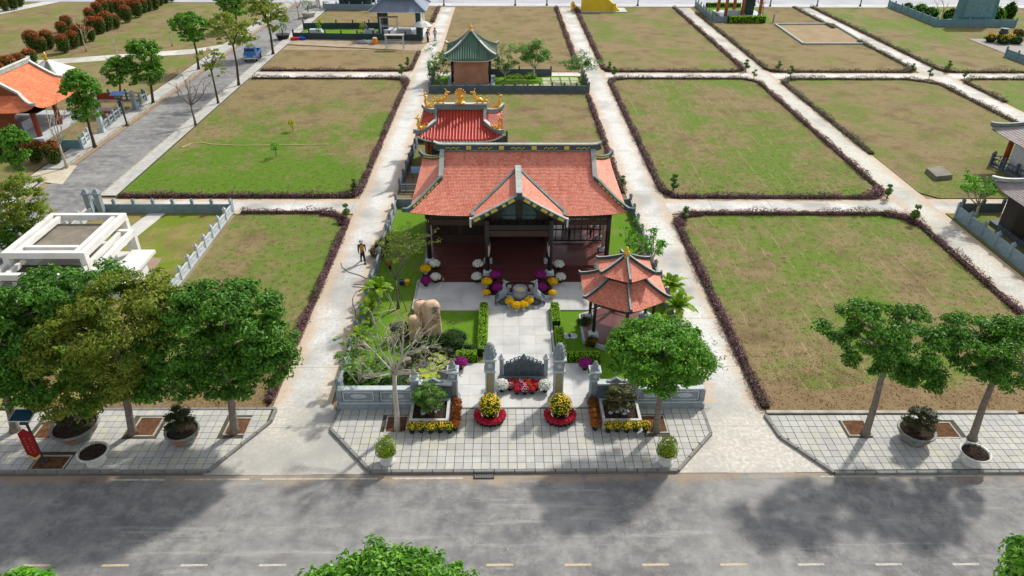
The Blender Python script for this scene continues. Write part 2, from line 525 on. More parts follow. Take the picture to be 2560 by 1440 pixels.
# concrete paths
PX = {'l': (-12.1, -9.25), 'r': (10.75, 13.75), 'r2': (33.3, 36.3), 'r3': (57.0, 60.2)}
for k, (a, b) in PX.items():
    struct(MB().sheet(rect(a - .1, b + .1, YK if k in 'lr' else 20, 147.3, .008)), 'path', pathmat('path_' + k, 'x', a, b, True, '#d0cfca' if k != 'r2' else '#c6c3b6'))
for a, b, x0, x1, nm in ((53.05, 55.75, -34.4, 100, 'cross_1'), (94.4, 97.5, -34.4, 120, 'cross_2')):
    for u, v in ((x0, -12.1), (-9.25, 10.75), (13.75, 33.3), (36.3, 57.0), (60.2, x1)):
        if nm == 'cross_1' and u == -9.25:
            continue
        struct(MB().sheet(rect(u - .05, v + .05, a - .1, b + .1, .012)), 'path', M.get(nm) or M.setdefault(nm, pathmat('path_' + nm, 'y', a, b, True, '#d4d3cf')))
struct(MB().sheet(rect(-9.3, 10.8, 54.3, 56.0, .013)), 'path', M['cross_1'])
# aprons between the pavements
for x0, x1, y1 in ((-14.2, -6.2, 30), (8.2, 15.9, 30)):
    struct(MB().sheet([(x0, YK + .02, .01), (x1, YK + .02, .01), (x1 - 2.9, 29.3, .01), (x0 + 2.1, 29.3, .01)]), 'apron', M.get('apron') or M.setdefault('apron', pathmat('apron_mat', 'x', -60, 60, False, '#c4bdb1')))

M['lawn_green'] = lawnmat('lawn_green', '#857350', '#5a7a28', .0, .13, 2, (57, 94, -.4), '#658a26')
M['lawn_mid'] = lawnmat('lawn_mid', '#857452', '#647830', .0, .15, 31, lush='#71903a', seams=1.35)
M['lawn_near'] = lawnmat('lawn_near', '#85754f', '#667c36', .02, .16, 131, (29, 53, .1), '#728c3a')
M['lawn_dry'] = lawnmat('lawn_dry', '#877551', '#6f7636', -.34, .14, 55, lush='#74883a')
M['lawn_old'] = lawnmat('lawn_old', '#857452', '#6a7834', -.08, .17, 80, lush='#788c40')
M['lawn_fresh'] = lawnmat('lawn_fresh', '#6f8a2c', '#5a8420', .35, .3, 12, lush='#6c9a24')
M['lawn_yellow'] = lawnmat('lawn_yellow', '#8c8440', '#76802a', .05, .3, 40, lush='#70902a')
def chamfer(x0, x1, y0, y1, c=(1.6, 1.6, 1.6, 1.6)):
    """corner order: near-left, near-right, far-right, far-left"""
    P = []
    for (x, y, sx, sy), r in zip(((x0, y0, 1, 1), (x1, y0, -1, 1), (x1, y1, -1, -1), (x0, y1, 1, -1)), c):
        if r <= 0:
            P.append((x, y)); continue
        a, b = (x, y + sy * r), (x + sx * r, y)
        if sx * sy < 0:
            a, b = b, a
        P += [a, b]
    return P
LAWNS = {
    'L0': (chamfer(-21.7, -12.3, 29.0, 52.9, (0, 1, 1.8, 0)), 'lawn_near'),
    'L1': (chamfer(-32.9, -12.3, 56.2, 94.0, (0, 1.2, 1.6, 0)), 'lawn_green'),
    'L2': (chamfer(-32.9, -12.3, 97.9, 110.2, (0, 1.5, 0, 0)), 'lawn_dry'),
    'L3': (chamfer(-32.9, -12.3, 122.5, 146.2, (0, 0, 0, 0)), 'lawn_dry'),
    'C1': (chamfer(-9.1, 10.6, 56.0, 88.3, (0, 0, 0, 0)), 'lawn_old'),
    'C2': (chamfer(-9.1, 10.6, 97.7, 146.2, (0, 0, 0, 0)), 'lawn_dry'),
    'R10': (chamfer(13.9, 33.1, 28.6, 52.8, (0, 0, 1.6, 1.6)), 'lawn_mid'),
    'R11': (chamfer(13.9, 33.1, 56.0, 94.2, (1.4, 1.4, 1.6, 1.6)), 'lawn_mid'),
    'R12': (chamfer(13.9, 33.1, 97.7, 146.2, (1.4, 1.4, 0, 0)), 'lawn_old'),
    'R20': (chamfer(36.5, 58, 24.0, 52.8, (0, 0, 0, 0)), 'lawn_mid'),
    'R21': (chamfer(36.4, 56.9, 56.0, 94.2, (1.2, 0, 2.2, 1.6)), 'lawn_old'),
    'R22': (chamfer(36.4, 56.9, 97.7, 146.2, (1.4, 1.4, 0, 0)), 'lawn_dry'),
    'R31': (chamfer(60.3, 84, 56.0, 94.2, (0, 0, 0, 1.6)), 'lawn_mid'),
    'R32': (chamfer(60.3, 105, 97.7, 146.2, (1.4, 0, 0, 0)), 'lawn_mid'),
}
for k, (P, mt) in LAWNS.items():
    struct(MB().prism(P, -.04, .05), 'lawn', M[mt])
# the field left of the side road, with its own path and pavement
struct(MB().prism([(-42.9, YK + 20), (-160, YK + 20), (-170, 150), (-43.4, 150)], -.04, .04), 'field', M['lawn_old'])
p = [at(0, 158), at(480, 124), at(560, 112), at(560, 120), at(480, 135), at(0, 172)]
struct(MB().sheet([(q[0], q[1], .05) for q in p]), 'path', pathmat('path_field', 'y', 100, 118, False, '#cfcbc0'))
p = [at(0, 24), at(110, 5), at(0, 36), at(150, 5)]
struct(MB().sheet([(q[0], q[1], .052) for q in (p[0], p[1], p[3], p[2])]), 'path', M['cast'])

# pavements along the side road
def strip_tiles(owner, x0, x1, y0, y1, z, s, mat, limit=300, jit=.004, skip=None, seed=1):
    rg = random.Random(seed)
    base = MB().prism([(-s / 2 + .013, -s / 2 + .013), (s / 2 - .013, -s / 2 + .013), (s / 2 - .013, s / 2 - .013), (-s / 2 + .013, s / 2 - .013)], -.03, 0)
    me = base.mesh('tile', mat)
    cells = []
    nx, ny = int(round((x1 - x0) / s)), int(round((y1 - y0) / s))
    for j in range(ny):
        for i in range(nx):
            x, y = x0 + (i + .5) * s, y0 + (j + .5) * s
            if skip and skip(x, y):
                continue
            cells.append((x, y))
    for x, y in cells[:limit]:
        o = part(me, 'tile', mat, owner, loc=(x + rg.uniform(-.004, .004), y + rg.uniform(-.004, .004), z + rg.uniform(-jit, jit)))
        o.rotation_euler = (rg.uniform(-.004, .004), rg.uniform(-.004, .004), rg.uniform(-.006, .006))
    if len(cells) > limit:
        m = MB()
        for x, y in cells[limit:]:
            d = rg.uniform(-jit, jit)
            m.prism([(x + a * (s / 2 - .013), y + b * (s / 2 - .013)) for a, b in ((-1, -1), (1, -1), (1, 1), (-1, 1))], z - .03 + d, z + d)
        part(m, 'tile', mat, owner, stuff=True)
def kerb(owner, pts, h=.15, w=.16, step=1.0, mat='kerb', seed=2):
    rg = random.Random(seed)
    for (xa, ya), (xb, yb) in zip(pts[:-1], pts[1:]):
        L = math.hypot(xb - xa, yb - ya)
        n = max(1, int(round(L / step)))
        a = math.atan2(yb - ya, xb - xa)
        me = MB().box(0, 0, -.02, L / n - .012, w, h + .02, 0, .97).mesh('kerb_stone', M[mat])
        for i in range(n):
            f = (i + .5) / n
            o = part(me, 'kerb_stone', None, owner, loc=(xa + (xb - xa) * f, ya + (yb - ya) * f, rg.uniform(-.008, .008)))
            o.rotation_euler = (0, 0, a + rg.uniform(-.006, .006))
def inside(P, x, y):
    r = False
    for i in range(len(P)):
        (xa, ya), (xb, yb) = P[i], P[i - 1]
        if (ya > y) != (yb > y) and x < (xb - xa) * (y - ya) / (yb - ya) + xa:
            r = not r
    return r
def clip(poly, P):
    """part of a tile inside the convex outline P"""
    ar = sum(P[i - 1][0] * P[i][1] - P[i][0] * P[i - 1][1] for i in range(len(P)))
    for i in range(len(P)):
        (xa, ya), (xb, yb) = (P[i - 1], P[i]) if ar > 0 else (P[i], P[i - 1])
        out = []
        for j in range(len(poly)):
            p, q = poly[j - 1], poly[j]
            dp = (xb - xa) * (p[1] - ya) - (yb - ya) * (p[0] - xa)
            dq = (xb - xa) * (q[1] - ya) - (yb - ya) * (q[0] - xa)
            if (dp >= 0) != (dq >= 0):
                f = dp / (dp - dq)
                out.append((p[0] + (q[0] - p[0]) * f, p[1] + (q[1] - p[1]) * f))
            if dq >= 0:
                out.append(q)
        poly = out
        if len(poly) < 3:
            return []
    return poly
def pavement(P, kerbpts, pits, s, z=.13, x0=0, y0=24.45, seed=1, limit=300):
    """paved island: mortar bed, tiles one by one, kerb stones, tree pits"""
    o = struct(MB().prism(P, -.05, z - .022), 'pavement', M['mortar'])
    xs = [p[0] for p in P]; ys = [p[1] for p in P]
    cut = []
    def skip(x, y):
        e = s * .49
        if any(abs(x - px) < pw / 2 + s * .3 and abs(y - py) < pd / 2 + s * .3 for px, py, pw, pd in pits):
            return True
        if not all(inside(P, x + a * e, y + b * e) for a in (-1, 1) for b in (-1, 1)):
            cut.append((x, y))
            return True
        return False
    nx = math.floor((min(xs) - x0) / s)
    strip_tiles(o, x0 + nx * s, max(xs), y0, max(ys), z, s, M['tile'], limit, skip=skip, seed=seed)
    h = s / 2 - .013
    for x, y in cut:
        q = clip([(x + a * h, y + b * h) for a, b in ((-1, -1), (1, -1), (1, 1), (-1, 1))], P)
        if len(q) > 2 and abs(sum(q[i - 1][0] * q[i][1] - q[i][0] * q[i - 1][1] for i in range(len(q)))) > .03:
            part(MB().prism([(a - x, b - y) for a, b in q], -.03, 0), 'tile', M['tile'], o, loc=(x, y, z + (x * 7 % 1) * .004))
    kerb(o, kerbpts)
    for px, py, pw, pd in pits:
        part(MB().box(px, py, z - .06, pw - .12, pd - .12, .05), 'tree_pit_soil', M['soil'], o)
        m = MB()
        for a in (-1, 1):
            m.box(px + a * (pw / 2 - .04), py, z - .06, .08, pd, .075)
            m.box(px, py + a * (pd / 2 - .04), z - .06, pw - .165, .08, .075)
        part(m, 'tree_pit_frame', M['kerb_pale'], o)
    return o
S = .43
pavement([(-8.7, 27.35), (-6.2, 24.4), (8.25, 24.4), (10.45, 26.9), (10.45, 28.85), (-8.5, 28.85)],
         [(-8.6, 28.8), (-8.75, 27.3), (-6.25, 24.35), (8.3, 24.35), (10.5, 26.85), (10.5, 28.8)],
         [(-5.45, 27.6, 1.15, 1.3), (7.7, 27.55, 1.35, 1.35)], S, x0=-.2, seed=3)
pavement([(-33, 24.5), (-14.0, 24.5), (-12.0, 27.9), (-12.0, 28.8), (-33, 28.8)],
         [(-27.0, 24.45), (-13.95, 24.45), (-11.95, 27.9), (-11.95, 28.85), (-26.0, 28.85)],
         [(-18.1, 27.5, 1.25, 1.45), (-13.5, 27.5, 1.15, 1.3), (-22.9, 27.3, 1.2, 1.4), (-21.6, 25.0, 1.6, 1.0)], S, x0=-.1, seed=5)
pavement([(15.75, 24.2), (14.05, 26.6), (13.75, 28.25), (33, 28.15), (33, 24.2)],
         [(27.5, 24.15), (15.7, 24.15), (13.95, 26.6), (13.7, 28.25)],
         [(18.05, 27.2, 1.25, 1.2), (22.4, 27.0, 1.3, 1.2)], S, x0=.1, y0=24.3, seed=7)
kb = struct(MB().prism([(13.8, 28.3), (27, 28.2), (27, 28.4), (13.8, 28.5)], -.05, .2), 'garden_kerb', M['kerb_pale'])
# pavement strips either side of the side road
t = NT('strip_paving')
br = t.N('ShaderNodeTexBrick'); br.offset = 0
br.inputs['Scale'].default_value = 1.0; br.inputs['Brick Width'].default_value = .4; br.inputs['Row Height'].default_value = .4
br.inputs['Mortar Size'].default_value = .014
br.inputs['Color1'].default_value = lin('#c2c1bf'); br.inputs['Color2'].default_value = lin('#a9a8a5'); br.inputs['Mortar'].default_value = lin('#807d76')
t.L(t.N('ShaderNodeNewGeometry').outputs['Position'], br.inputs[0])
c = t.mix(t.ramp(t.noise(.6, 5, .65, 'World'), (.42, (0, 0, 0)), (.7, (.8, .8, .8))), br.outputs[0], lin('#cdb9a2'))
M['strip'] = t.out(c, .9, br.outputs[1], -.3, .01, .2)
for xa, xb, ya, yb, z in ((-34.35, -33.0, 56.4, 150, .1), (-42.7, -40.7, 62.5, 150, .1), (-42.2, -40.5, 46, 60, .1)):
    o = struct(MB().prism([(xa, ya), (xb, ya), (xb - .3, yb), (xa - .3, yb)], -.05, z - .03), 'side_pavement', M['mortar'])
    nearest = [(xa + (i + .5) * .45 - .3 * (j * .45) / (yb - ya), ya + (j + .5) * .45) for j in range(int((yb - ya) / .45)) for i in range(int((xb - xa) / .45))]
    tile = MB().box(0, 0, 0, .43, .43, .035).mesh('tile', M['tile'])
    rg = random.Random(int(-xa * 10))
    cut = 200
    for x, y in nearest[:cut]:
        part(tile, 'tile', None, o, loc=(x, y, z - .035 + rg.uniform(-.003, .005)))
    m = MB()
    for x, y in nearest[cut:]:
        m.box(x, y, z - .035 + rg.uniform(-.003, .005), .43, .43, .035)
    if m.n:
        part(m, 'tile', M['tile'], o, stuff=True)
    kx = xa if xa > -36 else xb
    kerb(o, [(kx, ya), (kx - .3, yb)], .13, .14, 1.5 if ya > 60 else 1.2, 'kerb_pale')
# sandy gutter and entry of the side plot
struct(MB().sheet([(-42.8, 60.0, .014), (-38.9, 59.0, .014), (-39.9, 63.5, .014), (-42.8, 63.5, .014)]), 'driveway', plain('driveway', '#c9c3b1', '#b8a992', .8, .9, .3, 8, coord='World'))
for a, b in ((60, 150), (44, 58)):
    struct(MB().sheet([(-40.55, a, .009), (-40.1, a, .009), (-40.5, b, .009), (-41.0, b, .009)]), 'gutter', plain('gutter_sand', '#a88c70', '#8a7560', 1.0, .95, .4, 8, coord='World'))

# bare earth with fallen leaves where the lawns meet the front pavement
M['litter_earth'] = plain('litter_earth', '#76624a', '#8d7a5c', .9, .95, .8, 6, .05, coord='World', bdist=.04)
M['dead_leaf'] = leafmat('dead_leaf', '#6b4a28', '#8a6a3c', '#b89a5c', '#5a3a24', trans=.15, rough=.8)
rg0 = np.random.default_rng(55)
for P in ([(-26, 28.9), (-12.6, 28.9), (-12.6, 33.5), (-14.0, 31.8), (-17, 31.2), (-20, 31.6), (-26, 30.4)], [(14.1, 28.55), (30, 28.45), (30, 31.2), (25, 30.4), (21, 31.0), (17, 30.2), (14.1, 31.5)]):
    struct(MB().prism(P, -.03, .056), 'bare_strip', M['litter_earth'])
    n = 1500
    Q = np.stack([rg0.uniform(P[0][0], P[1][0], n), P[0][1] + np.abs(rg0.normal(0, 2.2, n)), np.full(n, .075)], 1)
    m = MB().leaves(Q, rg0.normal(0, .35, (n, 3)) + np.array([0, 0, 1]), .1, .055, rg0, .5)
    o = struct(m, 'leaf_litter', M['dead_leaf']); o['kind'] = 'stuff'
# grass tufts standing in the nearer lawns
M['tuft'] = leafmat('grass_tuft', '#75663f', '#8a7b50', '#7a8240', '#62802f', trans=.3, rough=.9, per_clump=.35)
M['tuft_green'] = leafmat('grass_tuft_green', '#4a7a1c', '#5f9024', '#74a030', trans=.3, rough=.9, per_clump=.4)
for k, n in (('L0', 24000), ('R10', 40000), ('L1', 40000), ('R11', 40000), ('C1', 18000), ('R21', 18000)):
    P = LAWNS[k][0]
    xs = [p[0] for p in P]; ys = [p[1] for p in P]
    x = rg0.uniform(min(xs) + .3, max(xs) - .3, n); u = rg0.random(n)
    y = min(ys) + .3 + (max(ys) - min(ys) - .6) * u ** 1.5
    # clumped: pull towards tussock centres
    cell = (np.floor(x / .6).astype(int) * 73856093 ^ np.floor(y / .6).astype(int) * 19349663) % 4096
    hx_ = rg0.random((4096, 2))
    c = (np.floor(np.stack([x, y], 1) / .6) + hx_[cell]) * .6
    q = rg0.random(n)[:, None] < .6
    xy = np.where(q, c + rg0.normal(0, .12, (n, 2)), np.stack([x, y], 1))
    Q = np.concatenate([xy, np.full((n, 1), .085)], 1)
    nr = rg0.normal(0, 1, (n, 3)); nr[:, 2] = np.abs(nr[:, 2]) * .8 + .3
    Q[:, 2] = .065
    Q = Q[Q[:, 1] > 30.6 + rg0.normal(0, .9, n)]; nr = nr[:len(Q)]
    m = MB().leaves(Q, nr + np.array([0, 0, .6]), .055, .04, rg0, .2)
    o = struct(m, 'grass', M['tuft']); o['kind'] = 'stuff'
# ------------------------------------------------------------------ hedges and small clipped bushes
M['hedge_purple'] = leafmat('hedge_purple', '#452c3a', '#66424f', '#845a66', '#6f5a4a', trans=.2, patch='#46502a')
M['hedge_grey'] = leafmat('hedge_grey', '#48443a', '#635d4e', '#7a725c', '#6a7048', trans=.2)
M['hedge_green'] = leafmat('hedge_green', '#5c8c14', '#7cb01c', '#9ac826', '#aed636', trans=.3, per_clump=4)
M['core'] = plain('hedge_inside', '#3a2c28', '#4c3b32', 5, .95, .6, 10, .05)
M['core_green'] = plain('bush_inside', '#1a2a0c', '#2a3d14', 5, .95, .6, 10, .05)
def hedge(lines, w, h, mat, label, dens=70, L=.13, core='core', seed=1, name='hedge', cat='hedge', tuft=.25, box=False):
    rg = np.random.default_rng(seed)
    if not box:
        w *= 1.12; h *= 1.1
    ox, oy = lines[0][0]
    m, mc = MB(), MB()
    for ln in lines:
        for (xa, ya), (xb, yb) in zip(ln[:-1], ln[1:]):
            D = math.hypot(xb - xa, yb - ya)
            ux, uy = (xb - xa) / D, (yb - ya) / D
            n = max(8, int(D * dens * (1 if box else 2.1)))
            s = rg.uniform(0, D, n)
            # cross position on a rounded (or square) section
            if box:
                k = rg.uniform(-1, 1, n); top = rg.random(n) < w / (w + 1.4 * h)
                cx = np.where(top, k * .5 * w, np.sign(k) * .5 * w)
                cz = np.where(top, h, rg.uniform(.1, 1, n) * h)
                N = np.stack([np.where(top, 0, np.sign(k)), np.where(top, 1, .25)], 1)
            else:
                th = rg.uniform(.0, PI, n)
                wm = np.clip(.86 + .26 * np.sin(s * .83 + seed * 1.7 + xa) + .2 * np.sin(s * 2.1 + ya) + .12 * np.sin(s * 4.7), .4, 1.3)
                wob = 1 + tuft * (np.sin(s * 3.1 + seed) * .35 + rg.normal(0, .25, n))
                rad = np.sqrt(rg.uniform(.2, 1.0, n))
                cx = np.cos(th) * w * .5 * rad * (.6 + .4 * wm)
                cz = (.1 + .9 * np.sin(th)) * h * rad * wob * wm
                N = np.stack([np.cos(th), np.sin(th) + .5], 1)
            P = np.stack([xa - ox + ux * s - uy * cx, ya - oy + uy * s + ux * cx, np.maximum(cz, .03)], 1)
            P += rg.normal(0, .03, P.shape) * (0.6 if box else 1)
            NN = np.stack([-uy * N[:, 0], ux * N[:, 0], N[:, 1]], 1) + rg.normal(0, .45, (n, 3))
            m.leaves(P, NN, L, L * .55, rg)
            # inner mass
            k = max(1, int(D / .6)); pts = []
            for i in range(k + 1):
                f = i / k
                pts.append((xa - ox + (xb - xa) * f, ya - oy + (yb - ya) * f, 0))
            mc.beam(pts, w * (.86 if box else .45), h * (.94 if box else .32))
    o = solid(m, name, M[mat], label, cat, (ox, oy, .02))
    part(mc, 'twigs', M[core], o)
    return o
def near_corner(x, y, sx, sy, r=1.7):
    return [(x + sx * r, y + sy * .25), (x + sx * .7, y + sy * .7), (x + sx * .25, y + sy * r)]
HP = [
    ('L0', [[(-21.3, 53.0), (-13.9, 53.0), (-12.4, 51.4), (-12.4, 40), (-12.5, 29.4)], near_corner(-12.5, 53.0, -1, -1, 2.3)], .6, .5, 'hedge_purple', 'purple hedge round the lawn beside the white pergola garden', 80, .14),
    ('L1', [[(-32.7, 56.3), (-20, 56.3), (-12.9, 56.3), (-12.4, 57.2), (-12.4, 75), (-12.3, 93), (-13.0, 93.9), (-32.7, 93.9)], near_corner(-12.4, 56.3, -1, 1), near_corner(-12.3, 94, -1, -1, 2.6)], .65, .5, 'hedge_purple', 'purple hedge round the big green lawn left of the halls', 60, .17),
    ('L2', [[(-32.7, 98.0), (-13.2, 98.0), (-12.5, 99.0), (-12.4, 109)]], .6, .45, 'hedge_purple', 'purple hedge edging the dry lawn below the building site', 40, .2),
    ('C1', [[(10.4, 57.0), (10.4, 86.5)]], .7, .5, 'hedge_purple', 'purple hedge strip running beside the red tiled temple lawn', 60, .17),
    ('C2', [[(10.4, 99), (10.3, 146)]], .9, .5, 'hedge_purple', 'purple hedge strip behind the green pavilion leading to the far road', 36, .22),
    ('R10', [[(13.9, 28.8), (13.9, 51.5), (15.1, 52.8), (31.5, 52.7), (33.2, 51.2), (33.2, 30)], near_corner(13.9, 52.9, 1, -1, 2.4), near_corner(33.2, 52.8, -1, -1, 2.2)], .75, .55, 'hedge_purple', 'purple hedge round the dry lawn right of the hexagonal pavilion', 85, .14),
    ('R11', [[(13.9, 92.8), (13.9, 57.4), (15.0, 56.2), (32.0, 56.0), (33.2, 57.4), (33.2, 92.6), (31.6, 94.2), (15.2, 94.2), (13.9, 92.8)], near_corner(33.2, 56, -1, 1, 2.0), near_corner(13.9, 94.3, 1, -1, 2.0)], .75, .5, 'hedge_purple', 'purple hedge round the middle lawn right of the big hall', 60, .17),
    ('R12', [[(14.0, 146), (13.9, 99), (15.0, 97.9), (31.7, 97.9), (33.2, 99.2), (33.2, 146)], near_corner(33.2, 97.8, -1, 1, 2)], .9, .5, 'hedge_purple', 'purple hedge round the lawn with the yellow hut', 34, .22),
    ('R21', [[(36.4, 66.5), (36.4, 92.6), (37.8, 94.1), (53.5, 94.1), (56.6, 91.6), (56.8, 76)], near_corner(36.4, 94.2, 1, -1, 2.2)], .85, .5, 'hedge_grey', 'dark grey hedge round the lawn with the stone slab', 55, .18),
    ('R22', [[(36.4, 141), (36.4, 99), (37.6, 97.9), (55.4, 97.9), (56.8, 99.2), (56.8, 117)], [(56.8, 127), (56.8, 147)], near_corner(56.7, 97.9, -1, 1, 2.4)], .9, .5, 'hedge_grey', 'dark grey hedge round the lawn with the edged bare rectangle', 34, .22),
    ('R31', [[(60.4, 84), (60.4, 92.8), (62, 94.2), (80, 94.2)]], .8, .5, 'hedge_grey', 'dark grey hedge corner at the far right cross path', 40, .2),
    ('R32', [[(60.4, 147), (60.4, 99.2), (61.8, 97.9), (90, 97.9)]], .9, .55, 'hedge_grey', 'dark grey hedge along the last path on the right', 34, .22),
    ('L2b', [[(-12.3, 131), (-12.3, 146)]], .9, .5, 'hedge_purple', 'short purple hedge beyond the building site beside the path', 30, .22),
    ('R20', [[(36.9, 29), (36.9, 38)]], .7, .5, 'hedge_grey', 'short dark hedge below the grey house at the right edge', 50, .17),
]
for i, (k, ln, w, h, mt, lb, dn, L) in enumerate(HP):
    hedge(ln, w, h, mt, lb, dn, L, seed=10 + i)

M['bonsai_brown'] = leafmat('bonsai_brown', '#2c3014', '#464a1e', '#5a5a2c', trans=.2, per_clump=3)
M['bonsai'] = leafmat('bonsai_leaf', '#2f4c14', '#48701e', '#688e2e', trans=.2, per_clump=3)
M['bark'] = plain('bark', '#6b6158', '#8d8378', 5, .9, .8, 14, .1, bdist=.03)
M['bark_dark'] = plain('bark_dark', '#463a30', '#65574a', 5, .9, .8, 14, .1, bdist=.03)
M['bark_pale'] = plain('bark_pale', '#a09482', '#c4b9a8', 5, .9, .6, 14, .1, bdist=.03)
def pad_leaves(m, x, y, z, r, rz, n, L, rg, drop=0.0):
    d = rg.normal(size=(n, 3)); d /= np.linalg.norm(d, axis=1, keepdims=True)
    d[:, 2] = np.abs(d[:, 2]) * np.where(rg.random(n) < .8, 1, -1)
    q = rg.uniform(.75, 1.05, (n, 1))
    P = np.array([x, y, z]) + d * q * np.array([r, r, rz])
    m.leaves(P, d + rg.normal(0, .4, (n, 3)) + np.array([0, 0, .35]), L, L * .5, rg)
def topiary(seed):
    rg = np.random.default_rng(seed); rp = random.Random(seed)
    tr, cr = MB(), MB()
    tr.tube([(0, 0, 0), (.06, .02, .4), (-.03, 0, .8), (.02, 0, 1.15)], [.05, .045, .035, .02], 5)
    for z, r in ((.5, .38), (.85, .3), (1.2, .24)):
        x, y = rp.uniform(-.15, .15), rp.uniform(-.15, .15)
        cr.ball(x, y, z, r * .8, r * .8, r * .5, 7, 4)
        pad_leaves(cr, x, y, z, r, r * .65, 90, .13, rg)
    return tr, cr
tpm = []
for sd in (1, 2):
    a, b = topiary(sd)
    tpm.append((a.mesh('trunk', M['bark_dark']), b.mesh('crown', M['bonsai'])))
TP = [(887, 478, 'left path corner of the big green lawn'), (868, 550, 'left path corner below the cross path'), (1683, 478, 'near left corner of the middle right lawn'),
      (1712, 548, 'far left corner of the lawn by the hexagonal pavilion'), (2216, 498, 'near right corner of the middle right lawn'), (2282, 558, 'far right corner of the lawn by the hexagonal pavilion'),
      (1523, 176, 'corner below the yellow hut lawn'), (1536, 192, 'far left corner of the middle right lawn'), (1864, 178, 'near right corner of the yellow hut lawn'), (1884, 196, 'far right corner of the middle right lawn'),
      (1945, 178, 'near left corner of the lawn with the bare rectangle'), (1976, 194, 'far left corner of the slab lawn'), (2280, 180, 'near right corner of the lawn with the bare rectangle'),
      (2322, 196, 'far right corner of the slab lawn'), (2368, 180, 'last path before the right edge, above the crossing'), (2410, 198, 'last path before the right edge, below the crossing'),
      (1020, 168, 'corner of the dry lawn under the building site'), (1005, 190, 'far right corner of the big green lawn'), (1556, 470, 'path edge right behind the big hall')]
for i, (x, y, w) in enumerate(TP):
    p = at(x, y)
    o = thing('topiary', 'small clipped tiered bush at the ' + w, 'topiary bush', (p[0], p[1], .03), i * 1.3, 'clipped bushes at the path corners')
    s = (.85, 1.0, 1.15)[i % 3]
    o.scale = (s, s, s)
    a, b = tpm[i % 2]
    part(a, 'trunk', None, o); part(b, 'crown', None, o)
# ------------------------------------------------------------------ trees
M['leaf_yellow'] = leafmat('leaf_yellow', '#8a9a1c', '#b0b428', '#c8c030', trans=.35)
M['leaf_mango'] = leafmat('leaf_mango', '#305a13', '#487c1c', '#649c28', '#86b83e', trans=.3, per_clump=.9)
M['leaf_dark'] = leafmat('leaf_dark', '#274b0f', '#3b6818', '#528624', '#74a83a', trans=.28, per_clump=.9)
M['leaf_olive'] = leafmat('leaf_olive', '#4c6418', '#688022', '#869230', '#98983c', trans=.3, per_clump=.8, patch='#3c7018')
M['leaf_bright'] = leafmat('leaf_bright', '#2f6a10', '#478a18', '#64a624', '#86bc36', trans=.38, per_clump=1.2)
M['leaf_feather'] = leafmat('leaf_feather', '#4a6a1c', '#68862a', '#8a9a34', '#9a9a3c', trans=.4, per_clump=.8)
M['leaf_plumeria'] = leafmat('leaf_plumeria', '#2f5a1c', '#4b7a2c', '#75a04a', '#a0bc7c', trans=.3, per_clump=1.5)
M['leaf_spruce'] = leafmat('leaf_road', '#2c5a14', '#467a1e', '#629a2a', '#86b038', trans=.3, per_clump=1.1)
M['bark_grey'] = plain('bark_grey', '#a19a8f', '#c2bcb2', 5, .9, .6, 14, .1, bdist=.03)
def px_lobes(base, L):
    out = []
    for q in L:
        cx, cy, rx, ry = q[:4]
        dy = q[4] if len(q) > 4 else 0
        Y = base[1] + dy
        c0 = up(cx, cy, Y); c1 = up(cx + rx, cy, Y)
        H = abs(up(cx, cy - ry, Y)[2] - up(cx, cy + ry, Y)[2]) / 2
        r = c1[0] - c0[0]
        tn = (CAM_H - c0[2]) / Y
        rd = .85 * r
        rz = math.sqrt(max((.4 * H) ** 2, H * H - (rd * tn) ** 2))
        out.append((c0[0] - base[0], dy, c0[2] - base[2], r, rd, rz))
    return out
def crown_mesh(lobes, nclump, cr, nleaf, L, W, rg, inner=.25, flat=.8, keep=None):
    m = MB()
    wt = np.array([(a[3] * a[4] * a[5]) ** .66 for a in lobes]); wt /= wt.sum()
    tips = []
    for i in range(nclump):
        a = lobes[rg.choice(len(lobes), p=wt)]
        d = rg.normal(size=3); d /= np.linalg.norm(d)
        if d[2] < 0 and rg.random() < .55:
            d[2] = -d[2]
        q = rg.uniform(.55, .9) if rg.random() < inner else rg.uniform(.82, 1.06)
        c = np.array(a[:3]) + d * q * np.array(a[3:6])
        if keep is not None and c[2] < keep:
            continue
        tips.append(c)
        r = cr * rg.uniform(.65, 1.3)
        k = int(nleaf * rg.uniform(.7, 1.2))
        e = rg.normal(size=(k, 3)); e /= np.linalg.norm(e, axis=1, keepdims=True)
        e[:, 2] = np.where(e[:, 2] < -.1, -e[:, 2] * .8, e[:, 2])
        P = c + e * rg.uniform(.35, 1.0, (k, 1)) * np.array([r, r, r * flat])
        m.leaves(P, e + d * .35 + np.array([0, 0, .4]) + rg.normal(0, .35, (k, 3)), L, W, rg, .35)
    return m, tips
